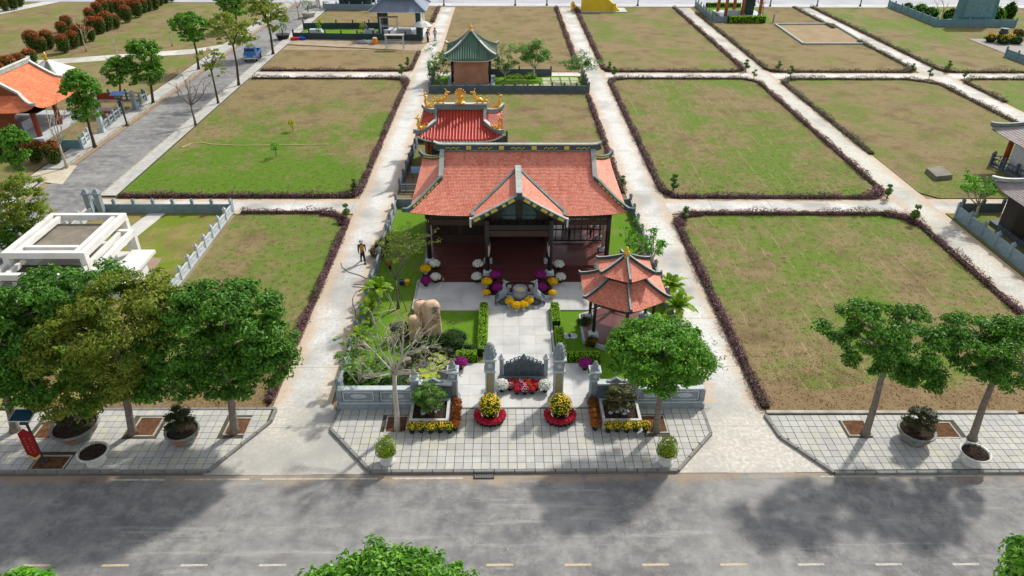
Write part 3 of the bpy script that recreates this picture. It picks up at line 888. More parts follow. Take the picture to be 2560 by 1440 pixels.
def tree(name, label, cat, base, lobes, trunk, tr, leaf, bark, nclump, cr, nleaf, L, W, seed, group=None, nbr=7, inner=.25, flat=.8, rz=None):
    """trunk: points relative to base; limbs grow from its end into the crown"""
    rg = np.random.default_rng(seed)
    o = thing(name, label, cat, base, 0, group)
    m = MB()
    k = len(trunk)
    pts = []
    for i, p in enumerate(trunk):
        pts.append((p[0] + rg.normal(0, tr * .12) * (0 < i < k - 1), p[1] + rg.normal(0, tr * .12) * (0 < i < k - 1), p[2]))
    rad = [tr * (1.45 if i == 0 else 1.0 - .38 * i / (k - 1)) for i in range(k)]
    m.tube([pts[0], tuple(Vector(pts[0]).lerp(Vector(pts[1]), .15))] + pts[1:], [rad[0], tr * 1.03] + rad[1:], 9)
    part(m, 'trunk', M[bark], o, True)
    cm, tips = crown_mesh(lobes, nclump, cr, nleaf, L, W, rg, inner, flat)
    part(cm, 'crown', M[leaf], o)
    top = Vector(pts[-1])
    if tips:
        idx = rg.permutation(len(tips))[:nbr * 3]
        ch = sorted(idx, key=lambda i: -np.linalg.norm(np.array(tips[i]) - np.array(top)))[:nbr]
        for i in ch:
            e = Vector(tips[i]); mid = top.lerp(e, .5) + Vector((0, 0, .12 * (e - top).length))
            b = MB().tube([top - Vector((0, 0, tr)), top.lerp(mid, .5) + Vector(rg.normal(0, .06, 3)), mid, e], [tr * .5, tr * .38, tr * .26, tr * .1], 6)
            for j in range(2):
                f = Vector(tips[rg.integers(len(tips))])
                if (f - mid).length < 2.2:
                    b.tube([mid, mid.lerp(f, .6) + Vector((0, 0, .1)), f], [tr * .22, tr * .14, tr * .05], 5)
            part(b, 'branch', M[bark], o, True)
    return o
def leaned(base, px, extra=()):
    """trunk points from pixels on the upright plane through the base"""
    return [(0, 0, 0)] + [(p[0] - base[0], 0, p[2] - base[2]) for p in (up(x, y, base[1]) for x, y in px)] + list(extra)
def street(label, b, lobes, trunk, tr, leaf, nclump, cr, nleaf, L, seed, z=.13, bark='bark', W=None, group='broad leaved trees on the front pavement', **kw):
    base = at(b[0], b[1], z)
    return tree('street_tree', label, 'tree', base, px_lobes(base, lobes), leaned(base, trunk), tr, M and leaf, bark, nclump, cr, nleaf, L, W or L * .42, seed, group, **kw)
street('green street tree with a round full crown right of the gate, behind a square planter', (1640, 1076), [(1645, 872, 112, 72), (1590, 905, 70, 60), (1715, 915, 66, 62), (1640, 945, 85, 40), (1670, 840, 70, 36)],
       [(1648, 1010), (1655, 950), (1657, 915)], .17, 'leaf_mango', 190, .46, 100, .22, 101, inner=.12, flat=.72)
street('dark green street tree with a wide domed crown left of the entrance path', (587, 1080), [(560, 790, 125, 85), (640, 850, 85, 80), (470, 870, 100, 95), (590, 930, 95, 66), (440, 950, 95, 58), (500, 760, 70, 50), (520, 965, 90, 45), (670, 900, 60, 60)],
       [(578, 1010), (565, 930), (560, 870)], .2, 'leaf_dark', 300, .56, 130, .24, 102, inner=.12, flat=.7)
street('olive yellow street tree between the two others on the left pavement', (332, 1083), [(260, 830, 150, 110), (330, 740, 110, 60), (170, 880, 120, 95), (300, 930, 110, 75), (390, 800, 70, 80), (200, 975, 120, 58), (330, 960, 90, 55)],
       [(318, 1010), (300, 930), (285, 860)], .19, 'leaf_olive', 340, .52, 110, .22, 103, inner=.14, flat=.7)
street('green street tree at the left picture edge above the solar lamp', (38, 1076), [(60, 840, 110, 100), (0, 900, 110, 110), (185, 712, 115, 55, 1.0), (70, 760, 100, 60), (110, 950, 110, 55)],
       [(22, 1010), (0, 930), (0, 860)], .2, 'leaf_dark', 300, .54, 110, .24, 104, inner=.14, flat=.7)
street('leaning street tree with an open layered crown on the right pavement', (2163, 1087), [(2225, 815, 95, 40), (2150, 783, 42, 28), (2290, 870, 85, 52), (2165, 895, 62, 32), (2300, 935, 55, 40), (2085, 833, 44, 12), (2200, 850, 90, 40), (2280, 795, 40, 25)],
       [(2185, 1010), (2203, 950), (2225, 895)], .18, 'leaf_dark', 150, .46, 90, .22, 105, inner=.15, flat=.6)
street('second leaning street tree at the right picture edge above a white bowl', (2430, 1098), [(2460, 840, 95, 38), (2395, 862, 70, 42), (2530, 850, 60, 55), (2510, 930, 60, 42), (2450, 905, 85, 38)],
       [(2455, 1020), (2480, 955), (2490, 900)], .18, 'leaf_dark', 150, .46, 90, .22, 106, inner=.15, flat=.6)
# trees of the near pavement, only their tops reach into the picture
for lb, Y0, L, sd, mt in (('green tree top poking up at the bottom edge beside the dashed line', 12.6, [(965, 1525, 215, 95), (830, 1480, 80, 45), (1030, 1450, 85, 50), (1120, 1475, 60, 45), (930, 1440, 80, 45)], 111, 'leaf_mango'),
                          ('green tree top at the bottom right corner of the road', 12.6, [(2615, 1470, 90, 80), (2590, 1400, 50, 40)], 112, 'leaf_mango'),
                          ('yellowish leaf tips of a tree at the bottom left corner', 12.6, [(70, 1520, 80, 80)], 113, 'leaf_bright')):
    c0 = up(L[0][0], L[0][1], Y0)
    base = (c0[0], Y0, .1)
    tree('street_tree', lb, 'tree', base, px_lobes(base, L), [(0, 0, 0), (.05, 0, 1.2), (0, 0, 2.4), (.05, 0, 3.2)], .17, mt, 'bark', 300 if sd < 113 else 120, .34, 44, .24, .1, sd, None)

def bare(name, label, base, tops, tr, bark, seed, leaf=None, nl=0, L=.2, twigs=3, group=None, fork=None, cr=.22, bw=.62):
    """leafless or nearly leafless tree: forking limbs with twigs"""
    rg = np.random.default_rng(seed)
    o = thing(name, label, 'tree', base, 0, group)
    T = [Vector((p[0] - base[0], p[1] - base[1], p[2] - base[2])) for p in tops]
    f = Vector(fork) if fork else Vector((0, 0, min(t.z for t in T) * .6))
    m = MB().tube([(0, 0, 0), f * .3 + Vector((tr * .2, 0, 0)), f * .7 - Vector((tr * .2, 0, 0)), f], [tr * 1.4, tr, tr * .9, tr * .8], 8)
    part(m, 'trunk', M[bark], o, True)
    ends = []
    for t in T:
        b = MB()
        mid = f.lerp(t, .5) + Vector(rg.normal(0, .08, 3)) * (t - f).length + Vector((0, 0, .05))
        b.tube([f, f.lerp(mid, .6) + Vector(rg.normal(0, .04, 3)), mid, t], [tr * bw, tr * bw * .8, tr * bw * .58, tr * bw * .2], 6)
        ends.append(t)
        for j in range(twigs):
            s = mid.lerp(t, rg.uniform(.0, .9))
            e = s + (t - f).normalized() * rg.uniform(.2, .5) * (t - f).length * .7 + Vector(rg.normal(0, .22, 3)) * (t - f).length * .7 + Vector((0, 0, .1))
            k = s.lerp(e, .5) + Vector(rg.normal(0, .05, 3))
            b.tube([s, k, e], [tr * bw * .42, tr * bw * .29, tr * bw * .12], 5)
            ends.append(e)
            for q in range(2):
                e2 = k.lerp(e, rg.uniform(.2, 1)) + Vector(rg.normal(0, .2, 3)) * (e - s).length * 1.2 + Vector((0, 0, .08))
                b.tube([k, k.lerp(e2, .5) + Vector((0, 0, .03)), e2], [tr * bw * .23, tr * bw * .16, tr * bw * .08], 4)
                ends.append(e2)
        part(b, 'branch', M[bark], o, True)
    if leaf and nl:
        c = MB()
        for e in ends:
            if rg.random() < .9:
                d = rg.normal(size=(nl, 3)); d /= np.linalg.norm(d, axis=1, keepdims=True)
                d[:, 2] = np.abs(d[:, 2])
                c.leaves(np.array(e) + d * cr * rg.uniform(.4, 1.1, (nl, 1)), d + np.array([0, 0, .8]), L, L * .4, rg, .3)
        part(c, 'crown', M[leaf], o)
    return o
b = at(993, 1074, .13)
tops = [up(x, y, b[1] + d) for x, y, d in ((905, 850, 1.3), (935, 800, .8), (965, 830, 1.0), (1010, 800, .5), (1055, 830, .6), (1095, 860, .2), (1075, 905, -.4), (1055, 935, -.6), (905, 905, -.2), (925, 945, -.9), (985, 850, -.3), (1120, 910, -.3))]
fk = up(986, 935, b[1])
bare('bare_tree', 'almost leafless grey tree in front of the left garden wall', b, tops, 0.125, 'bark_grey', 120, 'leaf_feather', 2, .14, 8, bw=.48, fork=(fk[0] - b[0], 0, fk[2] - b[2]))

# ------------------------------------------------------------------ trees along the side road and in the gardens beyond
G2 = 'young trees along the side road'
def rtree(label, b, lobes, trunk, tr, leaf, nclump, cr, nleaf, L, seed, group=G2, bark='bark_dark', **kw):
    base = at(b[0], b[1], .1)
    tree('young_tree', label, 'tree', base, px_lobes(base, lobes), leaned(base, trunk), tr, leaf, bark, nclump, cr, nleaf, L, L * .45, seed, group, **kw)
rtree('dense green young tree on the left of the side road just past the low fence', (383, 257), [(362, 140, 42, 40), (372, 185, 34, 28), (345, 130, 26, 24)], [(378, 215), (372, 185)], .16, 'leaf_spruce', 150, .5, 34, .36, 131)
rtree('green young tree with a ball crown rising inside the orange pavilion garden', (302, 262), [(300, 185, 40, 40), (305, 165, 30, 24)], [(301, 230), (300, 205)], .14, 'leaf_spruce', 120, .45, 34, .34, 132)
rtree('tall dark young tree between the orange pavilion and the side road', (237, 366), [(203, 230, 44, 48), (212, 275, 36, 34), (195, 205, 30, 26)], [(226, 325), (215, 280)], .16, 'leaf_spruce', 170, .42, 36, .34, 133)
rtree('narrow dark young tree left of the red tipped shrubs by the road', (55, 448), [(38, 360, 34, 42), (42, 405, 28, 26)], [(50, 420), (42, 385)], .13, 'leaf_spruce', 120, .4, 34, .32, 134)
rtree('flat topped green young tree at the bend of the field path', (497, 173), [(475, 65, 48, 26), (480, 95, 30, 14), (470, 50, 30, 18)], [(492, 130), (482, 95)], .17, 'leaf_spruce', 130, .55, 30, .42, 135)
rtree('dark young tree cut by the top edge beside the far field', (590, 75), [(588, 15, 36, 26), (570, 5, 30, 24)], [(590, 50), (588, 25)], .2, 'leaf_spruce', 90, .7, 30, .5, 136)
rtree('feathery yellow green tree at the left picture edge above the white pergola', (22, 640), [(45, 510, 70, 55), (20, 560, 50, 40), (80, 540, 55, 36), (60, 470, 45, 30)], [(30, 600), (38, 560)], .14, 'leaf_feather', 170, .4, 34, .24, 137, bark='bark', inner=.45)
rtree('dark bushy tree under the feathery one at the left edge', (14, 640), [(30, 590, 50, 30), (10, 610, 40, 26)], [(18, 620), (20, 600)], .1, 'leaf_dark', 90, .35, 34, .26, 138)
rtree('airy feathery tree on the right side of the side road by the blue truck', (597, 213), [(580, 85, 52, 34), (565, 60, 40, 26), (610, 105, 34, 24)], [(592, 160), (582, 110)], .16, 'leaf_feather', 130, .5, 22, .34, 139, inner=.5)
rtree('thin leaning tree with sparse yellow leaves on the right side of the side road', (546, 258), [(525, 150, 42, 28), (540, 175, 30, 20)], [(538, 220), (528, 175)], .13, 'leaf_feather', 40, .36, 16, .3, 140, inner=.5)
rtree('airy grey green tree shading the side road left of the building site', (683, 135), [(665, 30, 48, 38), (690, 55, 34, 26), (640, 15, 34, 26)], [(677, 90), (668, 50)], .18, 'leaf_feather', 120, .6, 22, .42, 141, inner=.5)
for lb, bp, tp, sd, tr in (('bare forked tree leaning over the right side of the side road', (489, 313), [(440, 205), (455, 185), (465, 200), (500, 205), (515, 215), (478, 215), (450, 225)], 151, .12),
                           ('bare pale tree at the corner of the entry beside the red tipped shrubs', (167, 418), [(115, 275), (130, 290), (145, 265), (160, 280), (180, 300), (125, 320)], 152, .11),
                           ('white barked leafless sapling in the field by the shrub rows', (216, 128), [(185, 60), (200, 50), (212, 62), (225, 75)], 153, .1),
                           ('small bare sapling beside the field path', (294, 138), [(268, 90), (280, 82), (300, 95)], 154, .09),
                           ('bare sapling in front of the flat topped tree', (431, 115), [(415, 50), (425, 45), (440, 60)], 155, .1),
                           ('bare sapling behind the fence of the orange pavilion', (253, 233), [(240, 200), (255, 195), (262, 205)], 156, .07),
                           ('bare grey tree by the pot at the far end of the side road', (748, 48), [(715, 0), (735, -20), (755, -15), (770, 0)], 157, .14),
                           ('second bare grey tree at the far end of the side road', (800, 22), [(780, -30), (800, -40), (815, -25)], 158, .14),
                           ('leafless white tree beside the orange columns of the far right pavilion', (1905, 45), [(1890, 0), (1905, -10), (1915, 5)], 159, .12),
                           ('pale leafless trunk in the blue green walled garden', (2352, 52), [(2340, 5), (2355, 0), (2368, 15)], 160, .14)):
    bb = at(bp[0], bp[1], .08)
    rr = random.Random(sd)
    bare('bare_tree', lb, bb, [up(x, y, bb[1] + rr.uniform(-1, 1)) for x, y in tp], tr, 'bark_pale' if sd != 151 else 'bark', sd, None, 0, .2, 3)
def plumeria(label, bp, tp, sd, z=.05, tr=.11, nl=9, L=.34, leaf='leaf_plumeria', cr=.3, twigs=3, sp=.9):
    bb = at(bp[0], bp[1], z)
    rr = random.Random(sd)
    return bare('frangipani_tree', label, bb, [up(x, y, bb[1] + rr.uniform(-sp, sp)) for x, y in tp], tr, 'bark_pale', sd, leaf, nl, L, twigs, cr=cr)
plumeria('frangipani tree left of the green tiled pavilion', (1098, 208), [(1072, 165), (1085, 145), (1100, 140), (1115, 150), (1122, 165), (1090, 175), (1078, 185)], 171, nl=22, cr=.5, sp=1.4)
plumeria('frangipani tree right beside the green tiled pavilion wall', (1262, 200), [(1240, 150), (1255, 138), (1272, 142), (1288, 155), (1245, 172), (1270, 170)], 172, nl=22, cr=.5, sp=1.4)
plumeria('tall white flowered frangipani in the middle of the green pavilion garden', (1335, 196), [(1300, 130), (1320, 120), (1345, 124), (1368, 138), (1310, 150), (1350, 155), (1330, 140)], 173, nl=34, cr=.66, twigs=4, sp=1.4)
plumeria('frangipani tree at the right corner of the green pavilion garden', (1452, 205), [(1415, 165), (1430, 158), (1450, 155), (1470, 160), (1485, 168), (1440, 172)], 174, nl=22, cr=.5, sp=1.4)
plumeria('frangipani tree inside the right garden wall beside the hall', (1622, 690), [(1572, 605), (1590, 590), (1612, 578), (1632, 590), (1655, 605), (1645, 630), (1600, 625), (1625, 615), (1580, 640)], 175, tr=.1, nl=10, L=.28, cr=.26, leaf='leaf_bright')
plumeria('frangipani tree by the grey house at the right edge', (2437, 545), [(2410, 475), (2425, 462), (2445, 455), (2465, 465), (2480, 480), (2435, 485), (2455, 490)], 176, nl=11, cr=.36, leaf='leaf_bright')
plumeria('frangipani with dark leaves behind the left garden wall, under the bare tree', (900, 985), [(850, 905), (870, 880), (895, 865), (920, 880), (940, 900), (880, 920), (915, 925), (945, 930)], 177, tr=.07, nl=12, L=.22, cr=.24)
plumeria('sparse frangipani at the right wall corner behind the street tree', (1745, 985), [(1730, 905), (1755, 890), (1775, 900), (1785, 925), (1765, 935)], 178, tr=.06, nl=7, L=.18, cr=.2)
plumeria('dark small frangipani in front of the upper right wall', (1428, 165), [(1440, 138), (1450, 133), (1460, 140)], 179, tr=.07, nl=3, L=.3)
# staked garden tree on the left lawn
bb = at(996, 770, .05)
o = bare('garden_tree', 'staked young tree with orange tinted leaves on the left garden lawn', bb, [up(x, y, bb[1] + d) for x, y, d in ((960, 620, .3), (975, 600, -.3), (1000, 590, .4), (1020, 595, 0), (1045, 590, -.4), (1035, 615, .3), (970, 650, 0), (1010, 640, -.5), (985, 625, .5))], .075, 'bark', 181, 'leaf_garden' if False else 'leaf_feather', 9, .17, 4, cr=.26,
         fork=(0, 0, 2.1))
for a, d in ((-.55, -.5), (.6, -.4), (.05, .7)):
    part(MB().tube([(a, d, 0), (a * .1, d * .1, 1.7)], .022, 5), 'stake', M['bark_dark'], o)
# ------------------------------------------------------------------ roofs
def tiledmat(name, *cols, rough=.7, big='#d9836a'):
    t = NT(name)
    r = rnd_piece(t)
    c = t.ramp(r, *[(i / (len(cols) - 1), lin(q)) for i, q in enumerate(cols)])
    c = t.mix(t.ramp(t.noise(.7, 4, .6), (.42, (0, 0, 0)), (.68, (.4, .4, .4))), c, lin(big))
    c = t.mix(t.ramp(t.noise(1.0, 5, .7, 'Object', (2.6, .35, .35), 3), (.52, (0, 0, 0)), (.72, (.38, .38, .38))), c, lin('#8a5144'))   # rain streaks down the slope
    c = t.mix(t.ramp(t.noise(9, 4, .7), (.3, (.4, .4, .4)), (.6, (0, 0, 0))), c, lin('#8f4030'))
    return t.out(c, rough, t.noise(40, 3), .2, .005, .3)
M['clay'] = tiledmat('clay_tile', '#d0705a', '#de8570', '#e89882', '#d87e66', '#e2a07c', big='#e8a08c')
M['clay_orange'] = tiledmat('clay_orange', '#d06a42', '#dc7c50', '#e38a5e', '#d57448', big='#e59a70')
M['red_glaze'] = tiledmat('red_glazed_tile', '#a82a20', '#bd3a2c', '#c9483a', '#b53626', rough=.4, big='#c85a42')
M['green_glaze'] = tiledmat('green_glazed_tile', '#2f5f4c', '#3f7360', '#4c8470', '#386853', rough=.4, big='#5a8a7a')
M['ridge_green'] = plain('ridge_grey_green', '#5f736f', '#7f918d', 2, .75, .3, 14)
M['ridge_dark'] = plain('ridge_dark_green', '#2f4242', '#48605e', 2, .7, .3, 14)
M['ridge_pale'] = plain('ridge_pale', '#aeb5b0', '#8d9792', 2, .8, .3, 14)
M['white_trim'] = plain('white_trim', '#d8d8d2', '#b9bab4', 2, .7, .15, 10)
M['gold'] = plain('gold_paint', '#d99a1c', '#f0c04a', 7, .35, .5, 18, .5, .35, bdist=.03)
M['gold_relief'] = plain('gold_relief', '#b8a036', '#e0cc6a', 20, .5, .5, 40)
M['dark_wood'] = plain('dark_stained_wood', '#1c1715', '#2c231f', 3, .45, .25, 16, .4)
M['wood_panel'] = plain('wood_panel', '#33221c', '#473027', 3, .5, .3, 16, .4)
M['wood_brown'] = plain('brown_wood', '#6d3f22', '#8a5430', 3, .6, .3, 16)
M['soffit'] = plain('soffit_boards', '#2a211c', '#382c25', 3, .7, .3, 14)
M['maroon'] = plain('maroon_floor_tile', '#5c3230', '#6c3e3a', 1.2, .3, .04, 8, .5)
M['maroon_edge'] = plain('maroon_step_edge', '#3f1c20', '#4e2629', 2, .5, .1, 8, .4)
M['granite'] = plain('carved_granite', '#7a858b', '#97a1a5', 2.5, .75, .4, 22, .3, bdist=.015)
M['granite_dark'] = plain('dark_carved_granite', '#4c575e', '#66727a', 3, .75, .5, 22, .3, bdist=.02)
M['granite_pale'] = plain('pale_granite', '#a9b2b6', '#c3c9cb', 2.5, .75, .3, 22, .3)
M['black'] = plain('black_gap', '#0c0b0a', None, rough=.8, bump=0)
M['sun_tinted_wood'] = plain('sun_tinted_log_wood', '#a88078', '#c9a49a', 3, .6, .4, 12)  # column wood with the sunlit pinkish look put into its colour
M['pale_curtain'] = plain('pale_curtain', '#b8aaa2', '#9a8c86', 3, .8, .3, 12)

def lerp(a, b, f):
    return tuple(p + (q - p) * f for p, q in zip(a, b))
def scales(m, Lf, Rf, rows, tw, lift=0.0, thick=.025, seed=1, sag=0.0, v0=0.0, v1=1.0, umin=None, umax=None):
    """rows of pointed clay tiles over the surface between curves Lf(v) and Rf(v), v running down the slope"""
    rg = random.Random(seed)
    V, F = [], []
    def S(u, v):
        p = lerp(Lf(v), Rf(v), u)
        return Vector((p[0], p[1], p[2] + lift * v ** 3 * abs(2 * u - 1) ** 5))
    for j in range(rows):
        va, vb = v0 + (v1 - v0) * j / rows, v0 + (v1 - v0) * (j + 1.25) / rows
        vb = min(vb, v1 + .01)
        W = (Vector(Rf(vb)) - Vector(Lf(vb))).length
        n = max(1, int(round(W / tw)))
        off = .5 if j % 2 else 0.0
        for i in range(-1 if off else 0, n):
            u0, u1 = max(0, (i + off) / n), min(1, (i + 1 + off) / n)
            if u1 - u0 < .15 / n:
                continue
            if umin and not umin(va, u0, u1):
                continue
            up_ = Vector((0, 0, thick + rg.uniform(-.004, .004)))
            vm = va + (vb - va) * .72
            pts = [S(u0, va), S(u1, va), S(u1, vm) + up_ * .8, S((u0 + u1) / 2, vb) + up_, S(u0, vm) + up_ * .8]
            lo = [S(u1, vm), S((u0 + u1) / 2, vb), S(u0, vm)]
            o = len(V)
            V += pts + lo
            F += [(o + 4, o + 3, o + 2, o + 1, o), (o + 2, o + 3, o + 6, o + 5), (o + 3, o + 4, o + 7, o + 6)]
    m.add(V, [f[::-1] for f in F] if False else F)
    return m
def skin(m, Lf, Rf, nv=10, nu=10, lift=0.0, dz=0.0):
    V, F = [], []
    for j in range(nv + 1):
        for i in range(nu + 1):
            u, v = i / nu, j / nv
            p = lerp(Lf(v), Rf(v), u)
            V.append((p[0], p[1], p[2] + lift * v ** 3 * abs(2 * u - 1) ** 5 + dz))
    for j in range(nv):
        for i in range(nu):
            a = j * (nu + 1) + i
            F.append((a, a + nu + 1, a + nu + 2, a + 1))
    m.add(V, F)
    return m
def curve(f, n=10, v0=0.0, v1=1.0):
    return [f(v0 + (v1 - v0) * i / n) for i in range(n + 1)]

# ------------------------------------------------------------------ the big hall with its front porch
HX, HY = 1.05, 43.0
H = thing('temple_hall', 'big open hall with salmon tiled roof, front gable porch and dark columns', 'hall', (HX, HY, 0))
pl = MB().box(0, 5.3, 0, 13.2, 10.6, .745)
part(pl, 'platform', M['maroon'], H)
fl = MB()
tile = MB().box(0, 0, 0, .585, .585, .012).mesh('floor_tile', M['maroon'])
k = 0
for j in range(10):
    for i in range(22):
        part(tile, 'floor_tile', None, H, loc=(-6.27 + i * .597, .33 + j * .597, .745 + (i * 7 + j * 3) % 5 * .0008))
for i in range(4):
    for sx in (-1, 1):
        x0, x1 = (2.2, 6.6) if sx > 0 else (-6.6, -2.2)
        m = MB().box((x0 + x1) / 2, -.15 - .3 * i, 0, x1 - x0, .3, .6 - .15 * i)
        s = part(m, 'step', M['maroon'], H)
        part(MB().box((x0 + x1) / 2, -.285 - .3 * i, .6 - .15 * i, x1 - x0 - .02, .04, .012), 'nosing', M['maroon_edge'], s)
part(MB().box(0, -.85, 0, 4.4, 1.7, .75), 'porch_floor', M['maroon'], H)
for i in range(4):
    s = part(MB().box(0, -1.85 - .3 * i, 0, 3.3, .3, .6 - .15 * i), 'step', M['maroon'], H)
    part(MB().box(0, -1.985 - .3 * i, .6 - .15 * i, 3.28, .04, .012), 'nosing', M['maroon_edge'], s)
for sx in (-1, 1):
    m = MB()
    for i in range(3):
        m.box(sx * 1.925, -1.9 - .4 * i, 0, .55, .4, .6 - .2 * i)
    part(m, 'plinth', M['maroon_edge'], H)
def column(par, x, y, z0, z1, r=.16, mat='dark_wood'):
    o = part(MB().tube([(x, y, z0 + .3), (x, y, z1)], r, 12), 'column', M[mat], par, True)
    part(MB().box(x, y, z0, .6, .6, .14).lathe([(.27, .14), (.3, .2), (.27, .27), (.2, .32)], x, y, z0), 'base', M['granite_pale'], o)
for x, y in ((-6.15, .55), (6.15, .55), (-2.1, -1.15), (2.1, -1.15), (-2.1, .55), (2.1, .55), (-6.15, 9.6), (-2.1, 9.6), (2.1, 9.6), (6.15, 9.6), (-6.15, 4.9), (-6.15, 7.3)):
    column(H, x, y, .75, 4.55 if y > -1 else 4.75)
for y in (2.3, 4.1, 5.9, 7.7):
    column(H, 6.15, y, .75, 4.55, .15, 'sun_tinted_wood')  # right side row: sunlight on these columns is painted into their wood
# curved roof
RZ, EZ, RY, FY, BY = 7.2, 4.5, 5.1, .05, 10.2
def prof(t):
    return RZ - (RZ - EZ) * (1.28 * t - .28 * t * t)
VB = .42                                                      # where the gable wall ends and the hips begin
def side_x(t):
    return 5.3 if t < VB else 5.3 + 2.05 * ((t - VB) / (1 - VB)) ** .9
def FL(t): return (-side_x(t), RY + (FY - RY) * t, prof(t))
def FR(t): return (side_x(t), RY + (FY - RY) * t, prof(t))
def BL(t): return (side_x(t), RY + (BY - RY) * t, prof(t))
def BR(t): return (-side_x(t), RY + (BY - RY) * t, prof(t))
LIFT = .3
R = part(skin(MB(), FL, FR, 14, 20, LIFT, -.03), 'roof', M['soffit'], H)
part(skin(MB(), BL, BR, 10, 12, LIFT, -.03), 'roof', M['soffit'], H)
GZ, GY0, GY1, GW, GE = 6.35, -.9, 3.75, 3.05, 4.62
def gfree(v, u0, u1):
    """leave the front slope open under the porch gable"""
    x = abs(-side_x(v) + 2 * side_x(v) * (u0 + u1) / 2)
    z = prof(v)
    return not (v > .3 and z < GZ - (GZ - GE) * x / GW - .06)
part(scales(MB(), FL, FR, 46, .2, LIFT, .028, 3, umin=gfree), 'roof_tile', M['clay'], R, stuff=True)
part(scales(MB(), BL, BR, 40, .25, LIFT, .028, 4), 'roof_tile', M['clay'], R, stuff=True)
zb = prof(VB); yb0, yb1 = RY + (FY - RY) * VB, RY + (BY - RY) * VB
for sx in (-1, 1):
    def A(v, sx=sx):
        t = VB + (1 - VB) * v
        return (sx * side_x(t), RY + ((BY if sx < 0 else FY) - RY) * t, prof(t))
    def B(v, sx=sx):
        t = VB + (1 - VB) * v
        return (sx * side_x(t), RY + ((FY if sx < 0 else BY) - RY) * t, prof(t))
    r2 = part(skin(MB(), A, B, 8, 12, LIFT, -.03), 'side_roof', M['soffit'], H)
    part(scales(MB(), A, B, 24, .19, LIFT, .024, 6), 'roof_tile', M['clay'], r2, stuff=True)
    part(MB().slab([(0, 0), (yb1 - yb0, 0), ((yb1 - yb0) / 2, RZ - zb)], -.06, .06), 'gable_wall', M['wood_panel'], H).matrix_local = \
        Matrix(((0, 1, 0, sx * 5.12), (1, 0, 0, yb0), (0, 0, 1, zb - .02), (0, 0, 0, 1)))
    # edge ribs and hips with a patterned flank
    for F_ in ((FL if sx < 0 else FR), (BR if sx < 0 else BL)):
        P = [(p[0] + sx * .02, p[1], p[2] + .02) for p in curve(F_, 6, 0, VB)]
        o = part(MB().beam(P, .26, .2), 'gable_rib', M['ridge_green'], H)
        part(MB().beam([(p[0], p[1], p[2] + .2) for p in P], .32, .05), 'cap', M['ridge_pale'], o)
        P = [(p[0], p[1], p[2] + .02 + LIFT * ((i / 9)) ** 3) for i, p in enumerate(curve(F_, 9, VB, 1.0))]
        d = (Vector(P[-1]) - Vector(P[-3])); d.z = 0; d.normalize()
        P += [(P[-1][0] + d.x * .3, P[-1][1] + d.y * .3, P[-1][2] + .1), (P[-1][0] + d.x * .5, P[-1][1] + d.y * .5, P[-1][2] + .17)]
        o = part(MB().beam(P, .22, .26), 'hip_rib', M['ridge_dark'], H)
        part(MB().beam([(p[0], p[1], p[2] + .26) for p in P], .17, .03), 'cap', M['ridge_green'], o)
        m = MB()
        for i in range(1, 8):
            a, b = lerp(P[i], P[i + 1], .12), lerp(P[i], P[i + 1], .8)
            m.beam([(a[0], a[1], a[2] + .09), (b[0], b[1], b[2] + .09)], .25, .1)
        part(m, 'gilded_relief', M['gold_relief'], o)
P = [(-5.95, RY, RZ + .2), (-5.6, RY, RZ + .04), (-5.2, RY, RZ), (5.2, RY, RZ), (5.6, RY, RZ + .04), (5.95, RY, RZ + .2)]
o = part(MB().beam(P, .3, .46), 'ridge', M['ridge_dark'], H)
part(MB().beam([(p[0], p[1], p[2] + .46) for p in P], .34, .07), 'cap', M['ridge_pale'], o)
part(MB().beam([(p[0], p[1], p[2] + .02) for p in P[1:-1]], .36, .08), 'ledge', M['ridge_green'], o)
for i in range(9):
    x = -4.6 + i * 1.15
    if i % 2:
        part(MB().box(x, RY - .16, RZ + .14, .35, .04, .26), 'gilded_relief', M['gold_relief'], o)
    else:
        m = MB()
        for q in range(7):
            m.ball(x - .42 + q * .14, RY - .165, RZ + .24 + .05 * math.sin(q * 2.2), .07, .03, .05, 5, 3)
        part(m, 'gilded_relief', M['gold_relief'], o)
for sx in (-1, 1):
    part(MB().ball(sx * 5.98, RY, RZ + .72, .1, .1, .12, 7, 4), 'ridge_finial', M['ridge_dark'], o)
# porch gable
for sx in (-1, 1):
    def A(v, sx=sx):
        return (sx * (.02 + (GW - .02) * v), GY0, GZ - (GZ - GE) * (1.1 * v - .1 * v * v))
    def B(v, sx=sx):
        return (sx * (.02 + (GW - .02) * v), GY1 + (.32 - GY1) * v, GZ + .03 - (GZ - GE) * (1.1 * v - .1 * v * v))
    a_, b_ = (B, A) if sx < 0 else (A, B)
    r3 = part(skin(MB(), a_, b_, 6, 6, 0, -.03), 'porch_roof', M['soffit'], H)
    part(scales(MB(), a_, b_, 32, .18, 0, .022, 8), 'roof_tile', M['clay'], r3, stuff=True)
    P = curve(A, 6, 0, 1.04)
    o = part(MB().beam([(p[0], p[1] - .03, p[2] - .2) for p in P], .1, .36), 'bargeboard', M['ridge_dark'], H)
    part(MB().beam([(p[0], p[1] - .02, p[2] + .15) for p in P], .26, .06), 'cap', M['ridge_pale'], o)
    for i in range(5):
        p, q = A(.08 + i * .185), A(.08 + i * .185 + (.13 if i % 2 == 0 else .07))
        part(MB().beam([(p[0], p[1] - .09, p[2] - .13), (q[0], q[1] - .09, q[2] - .13)], .04, .2), 'gilded_relief', M['gold_relief'], o)
    e = A(1.04)
    part(MB().box(e[0], e[1] - .03, e[2] - .36, .12, .2, .62), 'end_board', M['white_trim'], o)
    P = [(p[0], p[1], p[2] + .02) for p in curve(B, 6, .0, 1.0)] + [(sx * GW, -.3, GE + .02)]
    part(MB().beam(P, .2, .12), 'valley_rib', M['ridge_green'], H)
